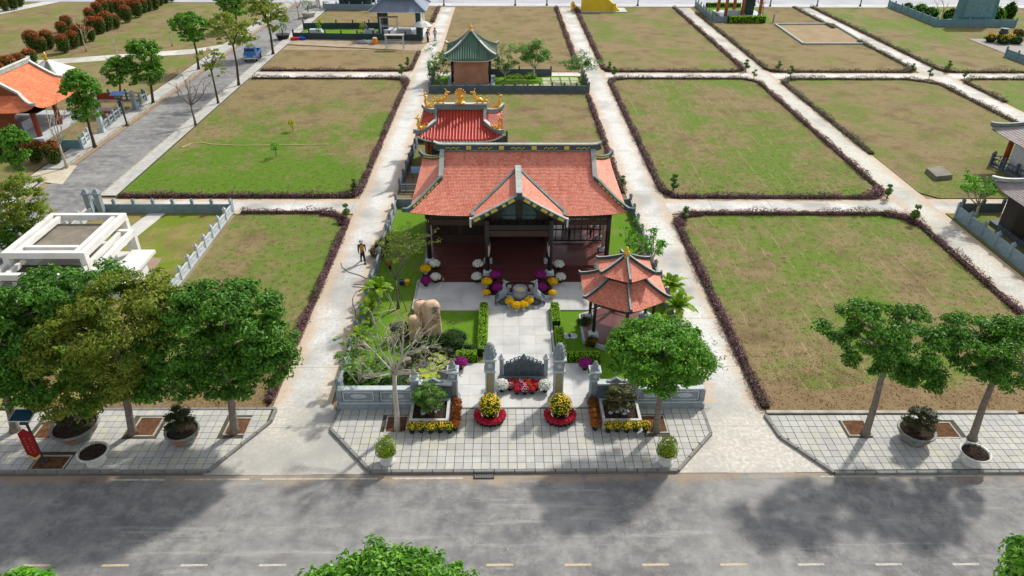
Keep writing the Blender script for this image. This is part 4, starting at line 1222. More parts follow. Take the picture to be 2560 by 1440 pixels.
part(MB().beam([(0, GY1, GZ), (0, GY0 - .1, GZ)], .4, .3), 'porch_ridge', M['ridge_pale'], H)
part(MB().box(0, GY0 - .14, GZ - .1, .3, .1, .38), 'ridge_end', M['ridge_dark'], H)
ped = part(MB().slab([(-2.75, 4.55), (2.75, 4.55), (0, 6.1)], -.62, -.5), 'pediment', M['dark_wood'], H)
for sx in (-1, 1):
    m = MB()
    m.slab([(sx * .25, 4.95), (sx * 1.15, 4.95), (sx * .95, 5.45), (sx * .25, 5.75)], -.66, -.62)
    m.slab([(sx * .2, 4.62), (sx * 1.0, 4.62), (sx * 1.2, 4.88), (sx * .2, 4.88)], -.67, -.62)
    part(m, 'carved_panel', M['ridge_dark'], ped)
for i in range(13):
    part(MB().box(-2.1 + i * .35, -.72, 4.42, .12, .1, .16), 'bracket', M['dark_wood'], ped)
# beams and friezes
for x0, x1, y in ((-6.3, -2.0, .55), (2.0, 6.3, .55), (-2.2, 2.2, -1.15)):
    part(MB().box((x0 + x1) / 2, y, 4.1, x1 - x0, .16, .34), 'beam', M['dark_wood'], H)
    part(MB().box((x0 + x1) / 2, y, 3.6, x1 - x0 - .3, .05, .42), 'frieze', M['wood_panel'], H)
for x in (-6.15, 6.15):
    part(MB().box(x, 5.1, 4.1, .16, 9.0, .34), 'beam', M['dark_wood'], H)
for x in (-2.1, 2.1):
    part(MB().box(x, -.3, 4.3, .16, 1.6, .28), 'beam', M['dark_wood'], H)
part(MB().box(0, .55, 4.15, 4.0, .14, .4), 'beam', M['dark_wood'], H)
part(MB().box(0, 5.2, 4.52, 12.4, 9.4, .05), 'ceiling', M['soffit'], H)
# rooms behind the veranda
part(MB().box(-4.15, 3.4, .75, 4.1, .14, 3.8), 'front_wall', M['wood_panel'], H)
for x in (-5.1, -3.2):
    o = part(MB().box(x, 3.3, 1.5, 1.5, .06, 1.9), 'window', M['dark_wood'], H)
    for k in range(1, 4):
        part(MB().box(x - .75 + k * .375, 3.25, 1.55, .05, .04, 1.8), 'mullion', M['wood_panel'], o)
    part(MB().box(x, 3.255, 1.42, 1.6, .08, .08), 'sill', M['wood_panel'], o)
for x in (-2.1, 2.1):
    part(MB().box(x, 4.0, .75, .18, 1.3, 3.8), 'side_wall', M['wood_panel'], H)
part(MB().box(0, 4.62, .75, 4.1, .1, 3.8), 'inner_wall', M['dark_wood'], H)
for i in range(6):
    o = part(MB().box(-1.7 + i * .68, 4.53, .8, .62, .06, 2.7), 'door_panel', M['dark_wood'], H)
    part(MB().box(-1.7 + i * .68, 4.49, 2.2, .46, .03, 1.1), 'lattice', M['wood_panel'], o)
    part(MB().box(-1.7 + i * .68, 4.49, 1.0, .46, .03, .9), 'lower_panel', M['wood_panel'], o)
part(MB().box(-4.1, 9.6, .75, 4.0, .12, 3.8), 'back_wall', M['wood_panel'], H)
part(MB().box(0, 9.6, .75, 4.1, .12, 3.8), 'back_wall', M['wood_panel'], H)
part(MB().box(-6.15, 6.5, .75, .12, 6.2, 3.8), 'side_wall', M['wood_panel'], H)
lat = part(MB().box(4.15, 3.5, 3.0, 4.0, .08, .1).box(4.15, 3.5, 1.75, 4.0, .08, .08).box(4.15, 3.5, .85, 4.0, .08, .1), 'screen', M['dark_wood'], H)
for i in range(9):
    part(MB().box(2.35 + i * .46, 3.5, .85, .06, .06, 2.25), 'screen_post', M['dark_wood'], lat)
for sx, y in ((-6.3, .7), (6.3, .7), (-2.25, -.95), (2.25, -.95), (2.28, -1.5), (-2.28, -1.5)):
    a = -1 if sx < 0 else 1
    part(MB().tube([(sx - a * .28, y + .15, 3.0), (sx - a * .3, y + .15, 2.5), (sx - a * .26, y + .12, 2.2)], [.05, .07, .03], 7), 'couplet_board', M['pale_curtain'], H)
# furniture seen in the right bay
def table(x, y, w, d, h, label, mat='wood_brown'):
    o = thing('altar_table', label, 'table', (HX + x, HY + y, .757))
    part(MB().box(0, 0, h - .06, w, d, .06), 'tabletop', M[mat], o)
    for a in (-1, 1):
        for b in (-1, 1):
            part(MB().box(a * (w / 2 - .07), b * (d / 2 - .07), 0, .08, .08, h - .06), 'leg', M['dark_wood'], o)
    part(MB().box(0, -d / 2 + .03, h - .2, w - .25, .03, .12), 'apron', M['dark_wood'], o)
table(4.7, 4.5, 1.7, .7, .85, 'long brown wooden table in the open right bay of the hall')
table(3.2, 5.6, 1.2, .6, .8, 'darker small table deeper inside the right bay of the hall', 'dark_wood')
for i, (x, y, lb) in enumerate(((4.3, 5.9, 'dark bench behind the long table in the hall'), (4.7, 7.2, 'dark bench near the back of the right bay of the hall'))):
    o = thing('bench', lb, 'bench', (HX + x, HY + y, .757))
    part(MB().box(0, 0, .4, 1.6, .35, .05), 'seat', M['wood_brown'], o)
    part(MB().box(0, .2, .75, 1.6, .04, .3), 'backrest', M['wood_brown'], o)
    for a in (-1, 1):
        part(MB().box(a * .72, 0, 0, .07, .3, .4).box(a * .72, .2, .4, .06, .05, .4), 'leg', M['dark_wood'], o)

# ------------------------------------------------------------------ hexagonal pavilion
PXc, PYc = 7.15, 36.1
Pv = thing('hexagonal_pavilion', 'small hexagonal pavilion with two tiers of salmon tiles and a gold finial', 'pavilion', (PXc, PYc, .05))
hexp = lambda r, z, k: (r * math.sin(k * PI / 3 + PI), r * math.cos(k * PI / 3 + PI), z)
part(MB().prism([hexp(2.75, 0, k)[:2] for k in range(6)], 0, .28), 'platform', M['granite_pale'], Pv)
part(MB().prism([hexp(2.62, 0, k)[:2] for k in range(6)], .28, .32), 'floor', M['maroon'], Pv)
for k in range(6):
    x, y, z = hexp(2.0, 0, k)
    column(Pv, x, y, .32, 3.1, .1)
    a, b = hexp(2.0, 2.75, k), hexp(2.0, 2.75, k + 1)
    part(MB().beam([a, b], .1, .26), 'beam', M['dark_wood'], Pv)
    a, b = hexp(2.0, 2.45, k), hexp(2.0, 2.45, k + 1)
    part(MB().beam([lerp(a, b, .06), lerp(a, b, .94)], .04, .22), 'frieze', M['wood_panel'], Pv)
    if k not in (0, 5):
        a, b = hexp(2.0, .85, k), hexp(2.0, .85, k + 1)
        part(MB().beam([lerp(a, b, .06), lerp(a, b, .94)], .06, .08), 'rail', M['dark_wood'], Pv)
for tier, (r0, r1, z0, z1, lf, nr) in enumerate(((1.15, 2.8, 4.0, 3.05, .14, 22), (.1, 1.78, 5.2, 4.42, .1, 20))):
    par = None
    for k in range(6):
        def A(v, k=k): 
            r = r0 + (r1 - r0) * v
            return hexp(r, z0 + (z1 - z0) * (1.12 * v - .12 * v * v), k + 1)
        def B(v, k=k):
            r = r0 + (r1 - r0) * v
            return hexp(r, z0 + (z1 - z0) * (1.12 * v - .12 * v * v), k)
        r_ = part(skin(MB(), B, A, 6, 6, lf, -.03), 'roof_face', M['soffit'], Pv)
        part(scales(MB(), B, A, nr, .17, lf, .025, 20 + k), 'roof_tile', M['clay'], r_, stuff=True)
        P = [(p[0], p[1], p[2] + .01 + lf * (i / 8) ** 3) for i, p in enumerate(curve(B, 8, 0.02, 1.0))]
        P.append((P[-1][0] * 1.05, P[-1][1] * 1.05, P[-1][2] + .06))
        o = part(MB().beam(P, .15, .15), 'hip_rib', M['ridge_dark'], Pv)
        part(MB().beam([(p[0], p[1], p[2] + .15) for p in P], .1, .03), 'cap', M['ridge_pale'], o)
    if tier == 0:
        part(MB().prism([hexp(1.2, 0, k)[:2] for k in range(6)], 3.6, 4.6), 'drum', M['wood_panel'], Pv)
part(MB().lathe([(.24, 5.12), (.26, 5.26), (.15, 5.3), (.2, 5.4), (.18, 5.52), (.09, 5.57), (.12, 5.64), (.09, 5.72), (.03, 5.82)], n=10), 'finial', M['gold'], Pv, True)
# ------------------------------------------------------------------ stone fences
def fence(label, pts, ph=.75, poh=1.05, gap=1.75, mat='granite', z0=.05, pw=.2, group=None, name='stone_fence', motif=True, skip=(), open_=False, ends=True, cap=True):
    o = thing(name, label, 'fence', (pts[0][0], pts[0][1], z0), 0, group)
    ox, oy = pts[0]
    pm = MB().box(0, 0, 0, pw, pw, poh).box(0, 0, poh, pw * 1.35, pw * 1.35, .05)
    pm.box(0, 0, poh + .05, pw * .9, pw * .9, .14, 0, .35)
    pmesh = pm.mesh('post', M[mat])
    done = set()
    for (xa, ya), (xb, yb) in zip(pts[:-1], pts[1:]):
        D = math.hypot(xb - xa, yb - ya)
        n = max(1, int(round(D / gap)))
        a = math.atan2(yb - ya, xb - xa)
        w = D / n - pw
        m = MB()
        m.box(0, 0, 0, w, pw * .85, .14)
        m.box(0, 0, ph - .1, w, pw * .7, .1)
        if open_:
            m.box(0, 0, .42, w, .06, .07)
            for q in (-.25, .25):
                m.box(w * q, 0, .14, .07, .06, ph - .24)
        else:
            m.box(0, 0, .14, w, .06, ph - .24)
            for q in (-1, 1):
                m.box(q * (w / 2 - .06), 0, .14, .12, .1, ph - .24)
            m.box(0, 0, .14, w - .24, .1, .06).box(0, 0, ph - .16, w - .24, .1, .06)
            if motif:
                for q in (-1, 1):
                    m.ball(0, q * .03, ph / 2, w * .2, .035, ph * .16, 8, 4)
        me = m.mesh('panel', M[mat])
        for i in range(n + 1):
            f = i / n
            x, y = xa + (xb - xa) * f - ox, ya + (yb - ya) * f - oy
            key = (round(x, 2), round(y, 2))
            if key not in done:
                done.add(key)
                part(pmesh, 'post', None, o, loc=(x, y, 0)).rotation_euler.z = a
            if i < n and i not in skip:
                f = (i + .5) / n
                part(me, 'panel', None, o, loc=(xa + (xb - xa) * f - ox, ya + (yb - ya) * f - oy, 0)).rotation_euler.z = a
    return o
M['fence_dark'] = plain('fence_dark_green', '#26383a', '#3d5252', 3, .6, .3, 16)
M['fence_blue'] = plain('fence_blue_grey', '#6f8590', '#8a9ca4', 3, .75, .3, 16)
M['fence_teal'] = plain('fence_teal_grey', '#5b7f86', '#7797a0', 3, .75, .3, 16)
def A2(x, y, z=0):
    p = at(x, y, z)
    return (p[0], p[1])
fence('grey stone fence along the left side of the hall garden', [(-8.85, 30.0), (-8.85, 54.2)], .7, 1.0, 1.9)
fence('grey stone fence along the right side of the hall garden', [(10.6, 29.9), (10.6, 54.2)], .7, 1.0, 1.9)
fence('grey stone fence closing the hall garden behind the hall', [(-8.85, 54.25), (10.6, 54.25)], .7, 1.0, 1.9)
fence('blue grey fence between the white pergola garden and the big green lawn', [(-33.0, 53.1), (-22.0, 53.1)], .75, 1.05, 1.6, 'fence_blue')
fence('blue grey fence running down the right side of the white pergola garden', [(-22.0, 53.0), (-21.95, 40.6)], .75, 1.05, 1.55, 'granite_pale')
fence('short dark return of the pergola garden fence above the tree crowns', [(-21.95, 40.4), (-23.8, 40.4)], .75, 1.05, 1.8, 'granite_dark')
fence('small dark fence round the plot left of the red tiled temple, side on the path', [(-8.9, 57.4), (-8.6, 69.5)], .75, 1.1, 1.9, 'granite_dark')
fence('dark open fence in front of the red tiled temple plot', [(-8.9, 57.2), (0.5, 57.2)], .75, 1.1, 1.9, 'granite_dark', open_=True)
fence('dark fence behind the red tiled temple', [(-8.6, 69.7), (0.4, 69.7)], .75, 1.1, 1.9, 'granite_dark')
fence('dark grey carved fence in front of the green tiled pavilion garden', [(-9.0, 87.6), (10.6, 87.6)], .9, 1.15, 1.5, 'granite_dark')
fence('dark grey fence along the left of the green tiled pavilion garden', [(-9.0, 87.8), (-9.0, 95.5)], .9, 1.15, 1.9, 'granite_dark')
fence('dark grey fence along the right of the green tiled pavilion garden', [(10.6, 87.8), (10.6, 95.5)], .9, 1.15, 1.9, 'granite_dark')
fence('dark grey back fence of the green tiled pavilion garden', [(-2, 95.6), (6.4, 95.6)], .9, 1.15, 1.9, 'granite_dark')
# building site plot and beyond
fence('dark fence on the near side of the building site', [A2(735, 98), A2(1055, 103)], .95, 1.3, 2.5, 'fence_dark')
fence('dark fence on the far side of the building site', [A2(760, 73), A2(965, 72)], .95, 1.3, 2.5, 'fence_dark')
fence('grey fence of the plot cut by the top edge behind the building site', [A2(810, 24), A2(940, 26)], 1.0, 1.3, 2.6, 'fence_blue')
fence('blue grey fence left of the green walled plot with orange columns', [A2(1738, 15), A2(1778, 52)], .95, 1.35, 2.4, 'fence_blue')
fence('carved fence in front of the plot with orange columns', [A2(1783, 56), A2(1932, 58)], .95, 1.3, 2.6, 'fence_blue', skip=(1, 2, 3))
fence('teal grey diagonal fence of the walled garden at the top right', [A2(2220, 18), A2(2338, 66)], 1.2, 1.4, 2.6, 'fence_teal')
fence('teal grey straight fence of the walled garden at the top right', [A2(2340, 67), A2(2536, 69)], 1.2, 1.4, 2.6, 'fence_teal')
fence('teal grey fence corner at the right edge by the flower bed', [A2(2512, 142), A2(2600, 175)], 1.1, 1.3, 2.2, 'fence_teal')
fence('carved grey fence in front of the red column pavilion at the right edge', [A2(2474, 415), A2(2600, 475)], .9, 1.15, 1.6, 'granite_dark', open_=True)
fence('grey back fence of the red column pavilion at the right edge', [A2(2478, 412), A2(2600, 412)], .9, 1.15, 1.9, 'granite_dark', open_=True)
fence('pale grey fence along the path below the grey house at the right edge', [A2(2388, 545), A2(2640, 745)], 1.0, 1.2, 1.85, 'fence_blue')
fence('dark fence behind the grey house garden', [A2(2400, 532), A2(2500, 532)], .8, 1.05, 1.9, 'granite_dark')
fence('grey fence with open panels on the near side of the orange pavilion', [A2(160, 372), A2(208, 374)], .9, 1.2, 2.0, 'fence_teal')
fence('white posted fence at the road side of the orange pavilion entrance', [A2(208, 374), A2(225, 352)], .9, 1.2, 1.3, 'granite_pale', open_=True)
fence('grey and white open fence along the pavement of the orange pavilion', [A2(262, 328), A2(312, 285)], .95, 1.2, 1.6, 'granite', open_=True)
fence('grey open fence past the lamp of the orange pavilion', [A2(340, 274), A2(368, 254)], .95, 1.2, 1.6, 'granite', open_=True)
fence('dark back fence of the orange pavilion garden', [A2(235, 252), A2(362, 252)], .95, 1.2, 2.0, 'granite_dark', open_=True)
for lb, x, y in (('square grey gate pillar of the orange pavilion, nearer the trees', 258, 330), ('square grey gate pillar of the orange pavilion past the lamp', 340, 276),
                 ('pale gate pillar of the white pergola garden next to the side road', 232, 538), ('second pale gate pillar of the white pergola garden', 258, 538)):
    p = at(x, y, .05)
    o = thing('gate_pillar', lb, 'gate pillar', p)
    part(MB().box(0, 0, 0, .6, .6, .2).box(0, 0, .2, .42, .42, 1.7), 'shaft', M['granite_pale' if y > 300 and x < 300 and y < 500 else 'granite'], o)
    part(MB().box(0, 0, 1.9, .62, .62, .1).box(0, 0, 2.0, .5, .5, .28, 0, .3), 'cap', M['granite'], o)

# ------------------------------------------------------------------ temple with barrel tiles, seen behind the hall
def barrel_roof(par, hx0, hx1, ey0, ey1, ez, rz, ridge, mat, rib, pitch, lift, vb, hip_mat, front_only=False):
    """hip-and-gable roof on local centre; each barrel row is a piece"""
    ym = (ey0 + ey1) / 2
    def pz(t): return rz - (rz - ez) * (1.3 * t - .3 * t * t)
    def sx(t): return ridge if t < vb else ridge + (hx1 - ridge) * ((t - vb) / (1 - vb)) ** .95
    cx = (hx0 + hx1) / 2
    def srf(u, t, ye):                                                   # u = x
        k = abs(u) / sx(max(t, vb + .001)) if t > vb else 0
        return (u, ym + (ye - ym) * t, pz(t) + lift * t ** 3 * min(1, k) ** 5)
    rf = part(skin(MB(), lambda t: (-sx(t), ym + (ey0 - ym) * t, pz(t)), lambda t: (sx(t), ym + (ey0 - ym) * t, pz(t)), 10, 14, lift, -.02), 'roof', M[mat], par)
    part(skin(MB(), lambda t: (sx(t), ym + (ey1 - ym) * t, pz(t)), lambda t: (-sx(t), ym + (ey1 - ym) * t, pz(t)), 10, 10, lift, -.02), 'roof', M[mat], par)
    n = int(2 * hx1 / pitch)
    for i in range(n + 1):
        u = -hx1 + .12 + i * (2 * hx1 - .24) / n
        t0 = 0.0 if abs(u) < ridge - .05 else vb + (1 - vb) * ((abs(u) - ridge) / (hx1 - ridge)) ** (1 / .95)
        if t0 > .96:
            continue
        for ye in ((ey0,) if front_only else (ey0, ey1)):
            P = []
            ns = max(3, int((1 - t0) * 14))
            for q in range(ns + 1):
                t = t0 + (1.02 - t0) * q / ns
                P.append(srf(u, t, ye))
            r = [pitch * .3 * (1.1 if q % 2 else .95) for q in range(ns + 1)]
            part(MB().tube(P, r, 6), 'tile_row', M[mat], rf, True)
    for s in (-1, 1):
        def A(v): 
            t = vb + (1 - vb) * v
            return (s * sx(t), ym + (ey0 - ym) * t, pz(t))
        def B(v):
            t = vb + (1 - vb) * v
            return (s * sx(t), ym + (ey1 - ym) * t, pz(t))
        f1, f2 = (B, A) if s < 0 else (A, B)
        sr = part(skin(MB(), f1, f2, 6, 10, lift, -.02), 'side_roof', M[mat], par)
        ly = ey1 - ey0
        for i in range(int(ly / pitch)):
            u = (i + .5) / int(ly / pitch)
            v0 = 0.0
            y = ey0 + ly * u
            tt = abs(y - ym) / (ly / 2)
            v0 = max(0.0, (tt - vb) / (1 - vb))
            if v0 > .95:
                continue
            P = []
            for q in range(6):
                v = v0 + (1.02 - v0) * q / 5
                a = A(v)
                P.append((a[0], y, a[2] + lift * v ** 3 * min(1, tt) ** 5))
            part(MB().tube(P, pitch * .3, 6), 'tile_row', M[mat], sr, True)
        z_ = pz(vb)
        hw = (ly / 2) * vb
        m = MB().add([(s * (ridge - .08), ym - hw, z_), (s * (ridge - .08), ym + hw, z_), (s * (ridge - .08), ym, rz)], [(0, 1, 2)])
        part(m, 'gable_wall', M['white_trim'], par)
        for ye in (ey0, ey1):
            P = [(s * (sx(i / 5 * vb) + .02), ym + (ye - ym) * i / 5 * vb, pz(i / 5 * vb) + .05) for i in range(6)]
            part(MB().beam(P, .24, .28), 'gable_rib', M[hip_mat], par)
            P = []
            for i in range(9):
                t = vb + (1 - vb) * i / 8
                P.append((s * sx(t), ym + (ye - ym) * t, pz(t) + .05 + lift * (i / 8) ** 3))
            d = Vector((P[-1][0] - P[-3][0], P[-1][1] - P[-3][1], 0)).normalized()
            P.append((P[-1][0] + d.x * .22, P[-1][1] + d.y * .22, P[-1][2] + .1))
            o = part(MB().beam(P, .24, .36), 'hip_rib', M[hip_mat], par)
            part(MB().beam([(p[0], p[1], p[2] + .36) for p in P], .3, .05), 'cap', M['white_trim'], o)
    P = [(-ridge - .2, ym, rz), (ridge + .2, ym, rz)]
    o = part(MB().beam(P, .3, .5), 'ridge', M[hip_mat], par)
    part(MB().beam([(p[0], p[1], p[2] + .5) for p in P], .4, .07), 'cap', M['white_trim'], o)
    ed = [srf(-hx1 + 2 * hx1 * i / 24, 1.0, ey0) for i in range(25)]
    part(MB().beam([(p[0], p[1] - .02, p[2] - .16) for p in ed], .1, .12), 'eave_edge', M['white_trim'], par)
    for s in (-1, 1):
        ed = []
        for i in range(13):
            y = ey0 + (ey1 - ey0) * i / 12
            tt = abs(y - ym) / ((ey1 - ey0) / 2)
            ed.append((s * hx1, y, ez + lift * tt ** 5 - .16))
        part(MB().beam(ed, .1, .12), 'eave_edge', M['white_trim'], par)
    return pz, sx
def dragon(par, x, y, z, rz, s, rearing):
    """gilded ridge dragon: scaled winding body, maned head, legs, flaming tail"""
    m = MB()
    if rearing:
        P = [(-.55, 0, .12), (-.3, 0, .2), (-.05, 0, .12), (.18, 0, .22), (.3, 0, .5), (.22, 0, .82), (.3, 0, 1.05)]
        R = [.08, .15, .17, .17, .14, .11, .08]
        m.tube(P, R, 7)
        m.ball(.36, 0, 1.12, .17, .1, .1, 7, 4)
        m.beam([(.3, 0, 1.2), (.15, 0, 1.42)], .05, .05).beam([(.45, 0, 1.08), (.6, 0, 1.14)], .09, .06)
        for i in range(5):
            p = P[i + 1]
            m.beam([(p[0] - .05, 0, p[2] + .1), (p[0] - .16, 0, p[2] + .3)], .1, .05)
        m.tube([(-.5, 0, .14), (-.72, 0, .34), (-.62, 0, .6)], [.09, .07, .02], 5)
    else:
        P = [(-.8, 0, .1), (-.55, 0, .3), (-.3, 0, .2), (0, 0, .36), (.25, 0, .3), (.42, 0, .55), (.5, 0, .82)]
        R = [.07, .14, .17, .2, .18, .14, .12]
        m.tube(P, R, 7)
        m.ball(.56, 0, .98, .2, .13, .14, 7, 4)
        m.beam([(.66, 0, .95), (.84, 0, .98)], .12, .09).beam([(.5, 0, 1.08), (.36, 0, 1.34)], .06, .06)
        for i in range(6):
            p = P[i]
            m.beam([(p[0], 0, p[2] + .12), (p[0] - .1, 0, p[2] + .34)], .14, .05)
        for a in (-.4, .15):
            m.beam([(a, .1, .2), (a + .1, .16, 0)], .09, .08).beam([(a, -.1, .2), (a + .1, -.16, 0)], .09, .08)
    o = part(m, 'gilded_dragon', M['gold'], par)
    o.location = (x, y, z); o.rotation_euler.z = rz; o.scale = (s, s, s)
    return o
TX, TY = -3.85, 64.2
T = thing('red_tiled_temple', 'small temple with red barrel tiles and golden dragons behind the big hall', 'temple', (TX, TY, .05))
part(MB().box(0, 0, 0, 6.6, 6.4, .35), 'platform', M['granite'], T)
M['temple_wall'] = plain('temple_wall', '#7a3f22', '#8f5230', 1.5, .7, .3, 8)
part(MB().box(0, 0, .35, 5.9, 5.6, 3.2), 'wall', M['temple_wall'], T)
for s in (-1, 1):
    for y in (-2.85, 2.85):
        part(MB().tube([(s * 2.95, y, .35), (s * 2.95, y, 3.4)], .2, 10), 'column', M['wood_brown'], T, True)
d = part(MB().box(0, -2.84, .35, 2.2, .08, 2.5), 'door', M['dark_wood'], T)
for s in (-1, 1):
    w = part(MB().box(s * 2.0, -2.83, 1.1, 1.1, .06, 1.5), 'window', M['dark_wood'], T)
    part(MB().box(s * 2.96, -.6, 1.1, .06, 1.4, 1.5), 'window', M['dark_wood'], T)
pz, sx = barrel_roof(T, -3.8, 3.8, -3.75, 3.75, 3.5, 5.15, 2.2, 'red_glaze', None, .285, .55, .45, 'ridge_green')
for s in (-1, 1):
    dragon(T, s * 1.75, 0, 5.7, 0 if s < 0 else PI, 1.0, False)
    for y in (-3.6, 3.6):
        dragon(T, s * 3.35, y * .9, 4.35, (0 if s > 0 else PI) + (.6 if (s > 0) == (y > 0) else -.6), .95, True)
m = MB()
m.lathe([(.42, 0), (.46, .12), (.26, .2), (.2, .36), (.34, .5), (.36, .7), (.2, .84)], 0, 0, 5.7, 9)
for k in range(9):
    a = (k - 4) * .36
    m.beam([(math.sin(a) * .28, 0, 6.35 + math.cos(a) * .2), (math.sin(a) * .55, 0, 6.45 + math.cos(a) * .62)], .1, .09)
part(m, 'flaming_pearl', M['gold'], T)
o = thing('signboard', 'light blue board standing in the small plot left of the hall roof', 'board', A2(1042, 447) + (.05,))
part(MB().box(0, 0, .5, .9, .05, .6), 'panel', plain('board_blue', '#7fa9d8', '#9dbde2', 2, .4, .1), o)
part(MB().box(-.35, 0, 0, .06, .06, .5).box(.35, 0, 0, .06, .06, .5), 'leg', M['iron'], o)

# ------------------------------------------------------------------ green tiled pavilion
Q = thing('green_tiled_pavilion', 'square pavilion with a green glazed pyramid roof and a plain brick red back wall', 'pavilion', (-4.0, 93.2, .05))
M['brick_wall'] = plain('plaster_wall_red', '#a87258', '#c08c72', .8, .9, .3, 8)
part(MB().box(0, 0, 0, 6.0, 6.0, .25), 'platform', M['granite'], Q)
part(MB().box(0, -2.2, .25, 4.3, .25, 3.1), 'wall', M['brick_wall'], Q)
for s in (-1, 1):
    for y in (-2.3, 2.3):
        part(MB().tube([(s * 2.35, y, .25), (s * 2.35, y, 3.3)], .17, 9), 'column', M['dark_wood'], Q, True)
part(MB().box(0, 0, 3.0, 4.9, 4.9, .3), 'beam', M['dark_wood'], Q)
for k in range(4):
    a = k * PI / 2
    cs, sn = math.cos(a), math.sin(a)
    rot = lambda p: (p[0] * cs - p[1] * sn, p[0] * sn + p[1] * cs, p[2])
    pzq = lambda t: 6.15 - 2.85 * (1.25 * t - .25 * t * t)
    E_ = 3.2
    Lf = lambda v: rot((-E_ * v - .02, -E_ * v - .02, pzq(v)))
    Rf = lambda v: rot((E_ * v + .02, -E_ * v - .02, pzq(v)))
    rf = part(skin(MB(), Lf, Rf, 8, 10, .5, -.02), 'roof_face', M['green_glaze'], Q)
    for i in range(21):
        u = -E_ + .15 + i * (2 * E_ - .3) / 20
        t0 = abs(u) / E_
        P = []
        for q in range(8):
            t = t0 + (1.02 - t0) * q / 7
            P.append(rot((u, -E_ * t, pzq(t) + .5 * t ** 3 * min(1, abs(u) / (E_ * max(t, .05))) ** 5)))
        part(MB().tube(P, .1, 6), 'tile_row', M['green_glaze'], rf, True)
    P = [(p[0], p[1], p[2] + .04 + .5 * (i / 9) ** 3) for i, p in enumerate(curve(Lf, 9, 0.02, 1.0))]
    P.append((P[-1][0] * 1.08, P[-1][1] * 1.08, P[-1][2] + .2))
    o = part(MB().beam(P, .2, .24), 'hip_rib', M['ridge_green'], Q)
    part(MB().beam([(p[0], p[1], p[2] + .24) for p in P], .26, .04), 'cap', M['white_trim'], o)
    ed = [rot((-E_ + 2 * E_ * i / 16, -E_ - .02, 3.3 + .5 * abs(2 * i / 16 - 1) ** 5 - .16)) for i in range(17)]
    part(MB().beam(ed, .1, .1), 'eave_edge', M['white_trim'], Q)
part(MB().lathe([(.2, 6.1), (.3, 6.25), (.16, 6.4), (.26, 6.6), (.1, 6.85), (.03, 7.15)], n=8), 'finial', M['gold'], Q, True)
for i in range(9):                                                     # paving of that garden: slabs with grass joints
    for j in range(4):
        p = (-.6 + i * 1.05 + 2.4, 88.6 + j * 1.2)
        o = struct(MB().box(0, 0, 0, .95, 1.05, .06), 'paving_slab', M['cast'], loc=(p[0], p[1], .06)) if False else None
yard = struct(MB().prism([(-8.9, 87.7), (10.5, 87.7), (10.5, 95.6), (-8.9, 95.6)], -.04, .06), 'pavilion_lawn', M['lawn_fresh'])
me = MB().box(0, 0, 0, 1.0, 1.5, .05).mesh('paving_slab', plain('yard_slab', '#b3b58f', '#a3a882', .8, .9, .3, 8))
for i in range(8):
    for j in range(4):
        if i < 4 and j > 1: continue
        part(me, 'paving_slab', None, yard, loc=(.8 + i * 1.22, 88.8 + j * 1.68, .055))
hedge([[(-8.3, 88.4), (-6.8, 88.4)]], .9, .6, 'hedge_green', 'bright green clipped bush row left of the green pavilion wall', 60, .16, 'core_green', 71)
hedge([[(-1.2, 88.6), (.2, 88.6)]], .9, .6, 'hedge_green', 'bright green bush row right of the green pavilion wall', 60, .16, 'core_green', 72)
hedge([[(.5, 94.3), (4.4, 94.3)]], .9, .6, 'hedge_green', 'green flowering row under the frangipani of the green pavilion garden', 50, .16, 'core_green', 73)
# ------------------------------------------------------------------ the hall garden
gl = struct(MB().prism([(-8.75, 29.3), (10.5, 29.3), (10.5, 54.15), (-8.75, 54.15)], -.04, .05), 'garden_lawn', M['lawn_fresh'])
t = NT('pale_paving')
r = rnd_piece(t)
c = t.ramp(r, (0, lin('#c0bfbb')), (.5, lin('#cac9c5')), (1, lin('#c5c4c1')))
c = t.mix(t.ramp(t.noise(.5, 4, .6, 'World'), (.45, (0, 0, 0)), (.68, (.8, .8, .8))), c, lin('#a9a9a6'))
M['pale_paving'] = t.out(c, .6, t.noise(12, 4), .1, .004, .3)
terr = struct(MB().prism([(-5.75, 38.3), (8.2, 38.3), (8.2, 42.2), (-5.75, 42.2)], -.02, .12), 'terrace', M['pale_paving'])
walk = struct(MB().prism([(-.95, 29.2), (2.9, 29.2), (2.9, 38.29), (-.95, 38.29)], -.02, .12), 'garden_walk', M['pale_paving'])
fore = struct(MB().prism([(-2.85, 28.86), (4.8, 28.86), (4.8, 32.7), (2.905, 32.7), (2.905, 29.19), (-.955, 29.19), (-.955, 32.7), (-2.85, 32.7)], -.02, .12), 'forecourt', M['pale_paving'])
sl = MB().box(0, 0, 0, .99, .99, .012, 0, .996).mesh('paving_slab', M['pale_paving'])
for own, x0, y0, nx, ny in ((terr, -5.72, 38.32, 14, 4), (walk, -.93, 32.72, 4, 6), (fore, -2.83, 28.88, 8, 4)):
    for i in range(nx):
        for j in range(ny):
            w = {14: .994, 4: .956, 8: .952}[nx]
            h_ = {4: .965 if nx == 14 else .952, 6: .928}[ny]
            o = part(sl, 'paving_slab', None, own, loc=(x0 + (i + .5) * w, y0 + (j + .5) * h_, .12 + ((i * 5 + j * 3) % 7) * .0006))
            o.scale = (w, h_, 1)
kerb(terr, [(-5.8, 38.3), (-5.8, 42.0)], .2, .12, 1.2, 'kerb_pale')
kerb(fore, [(-2.85, 28.82), (4.8, 28.82)], .14, .1, 1.2, 'kerb')
kerb(walk, [(3.0, 33.2), (3.0, 38.2)], .16, .12, 1.2, 'granite_pale')
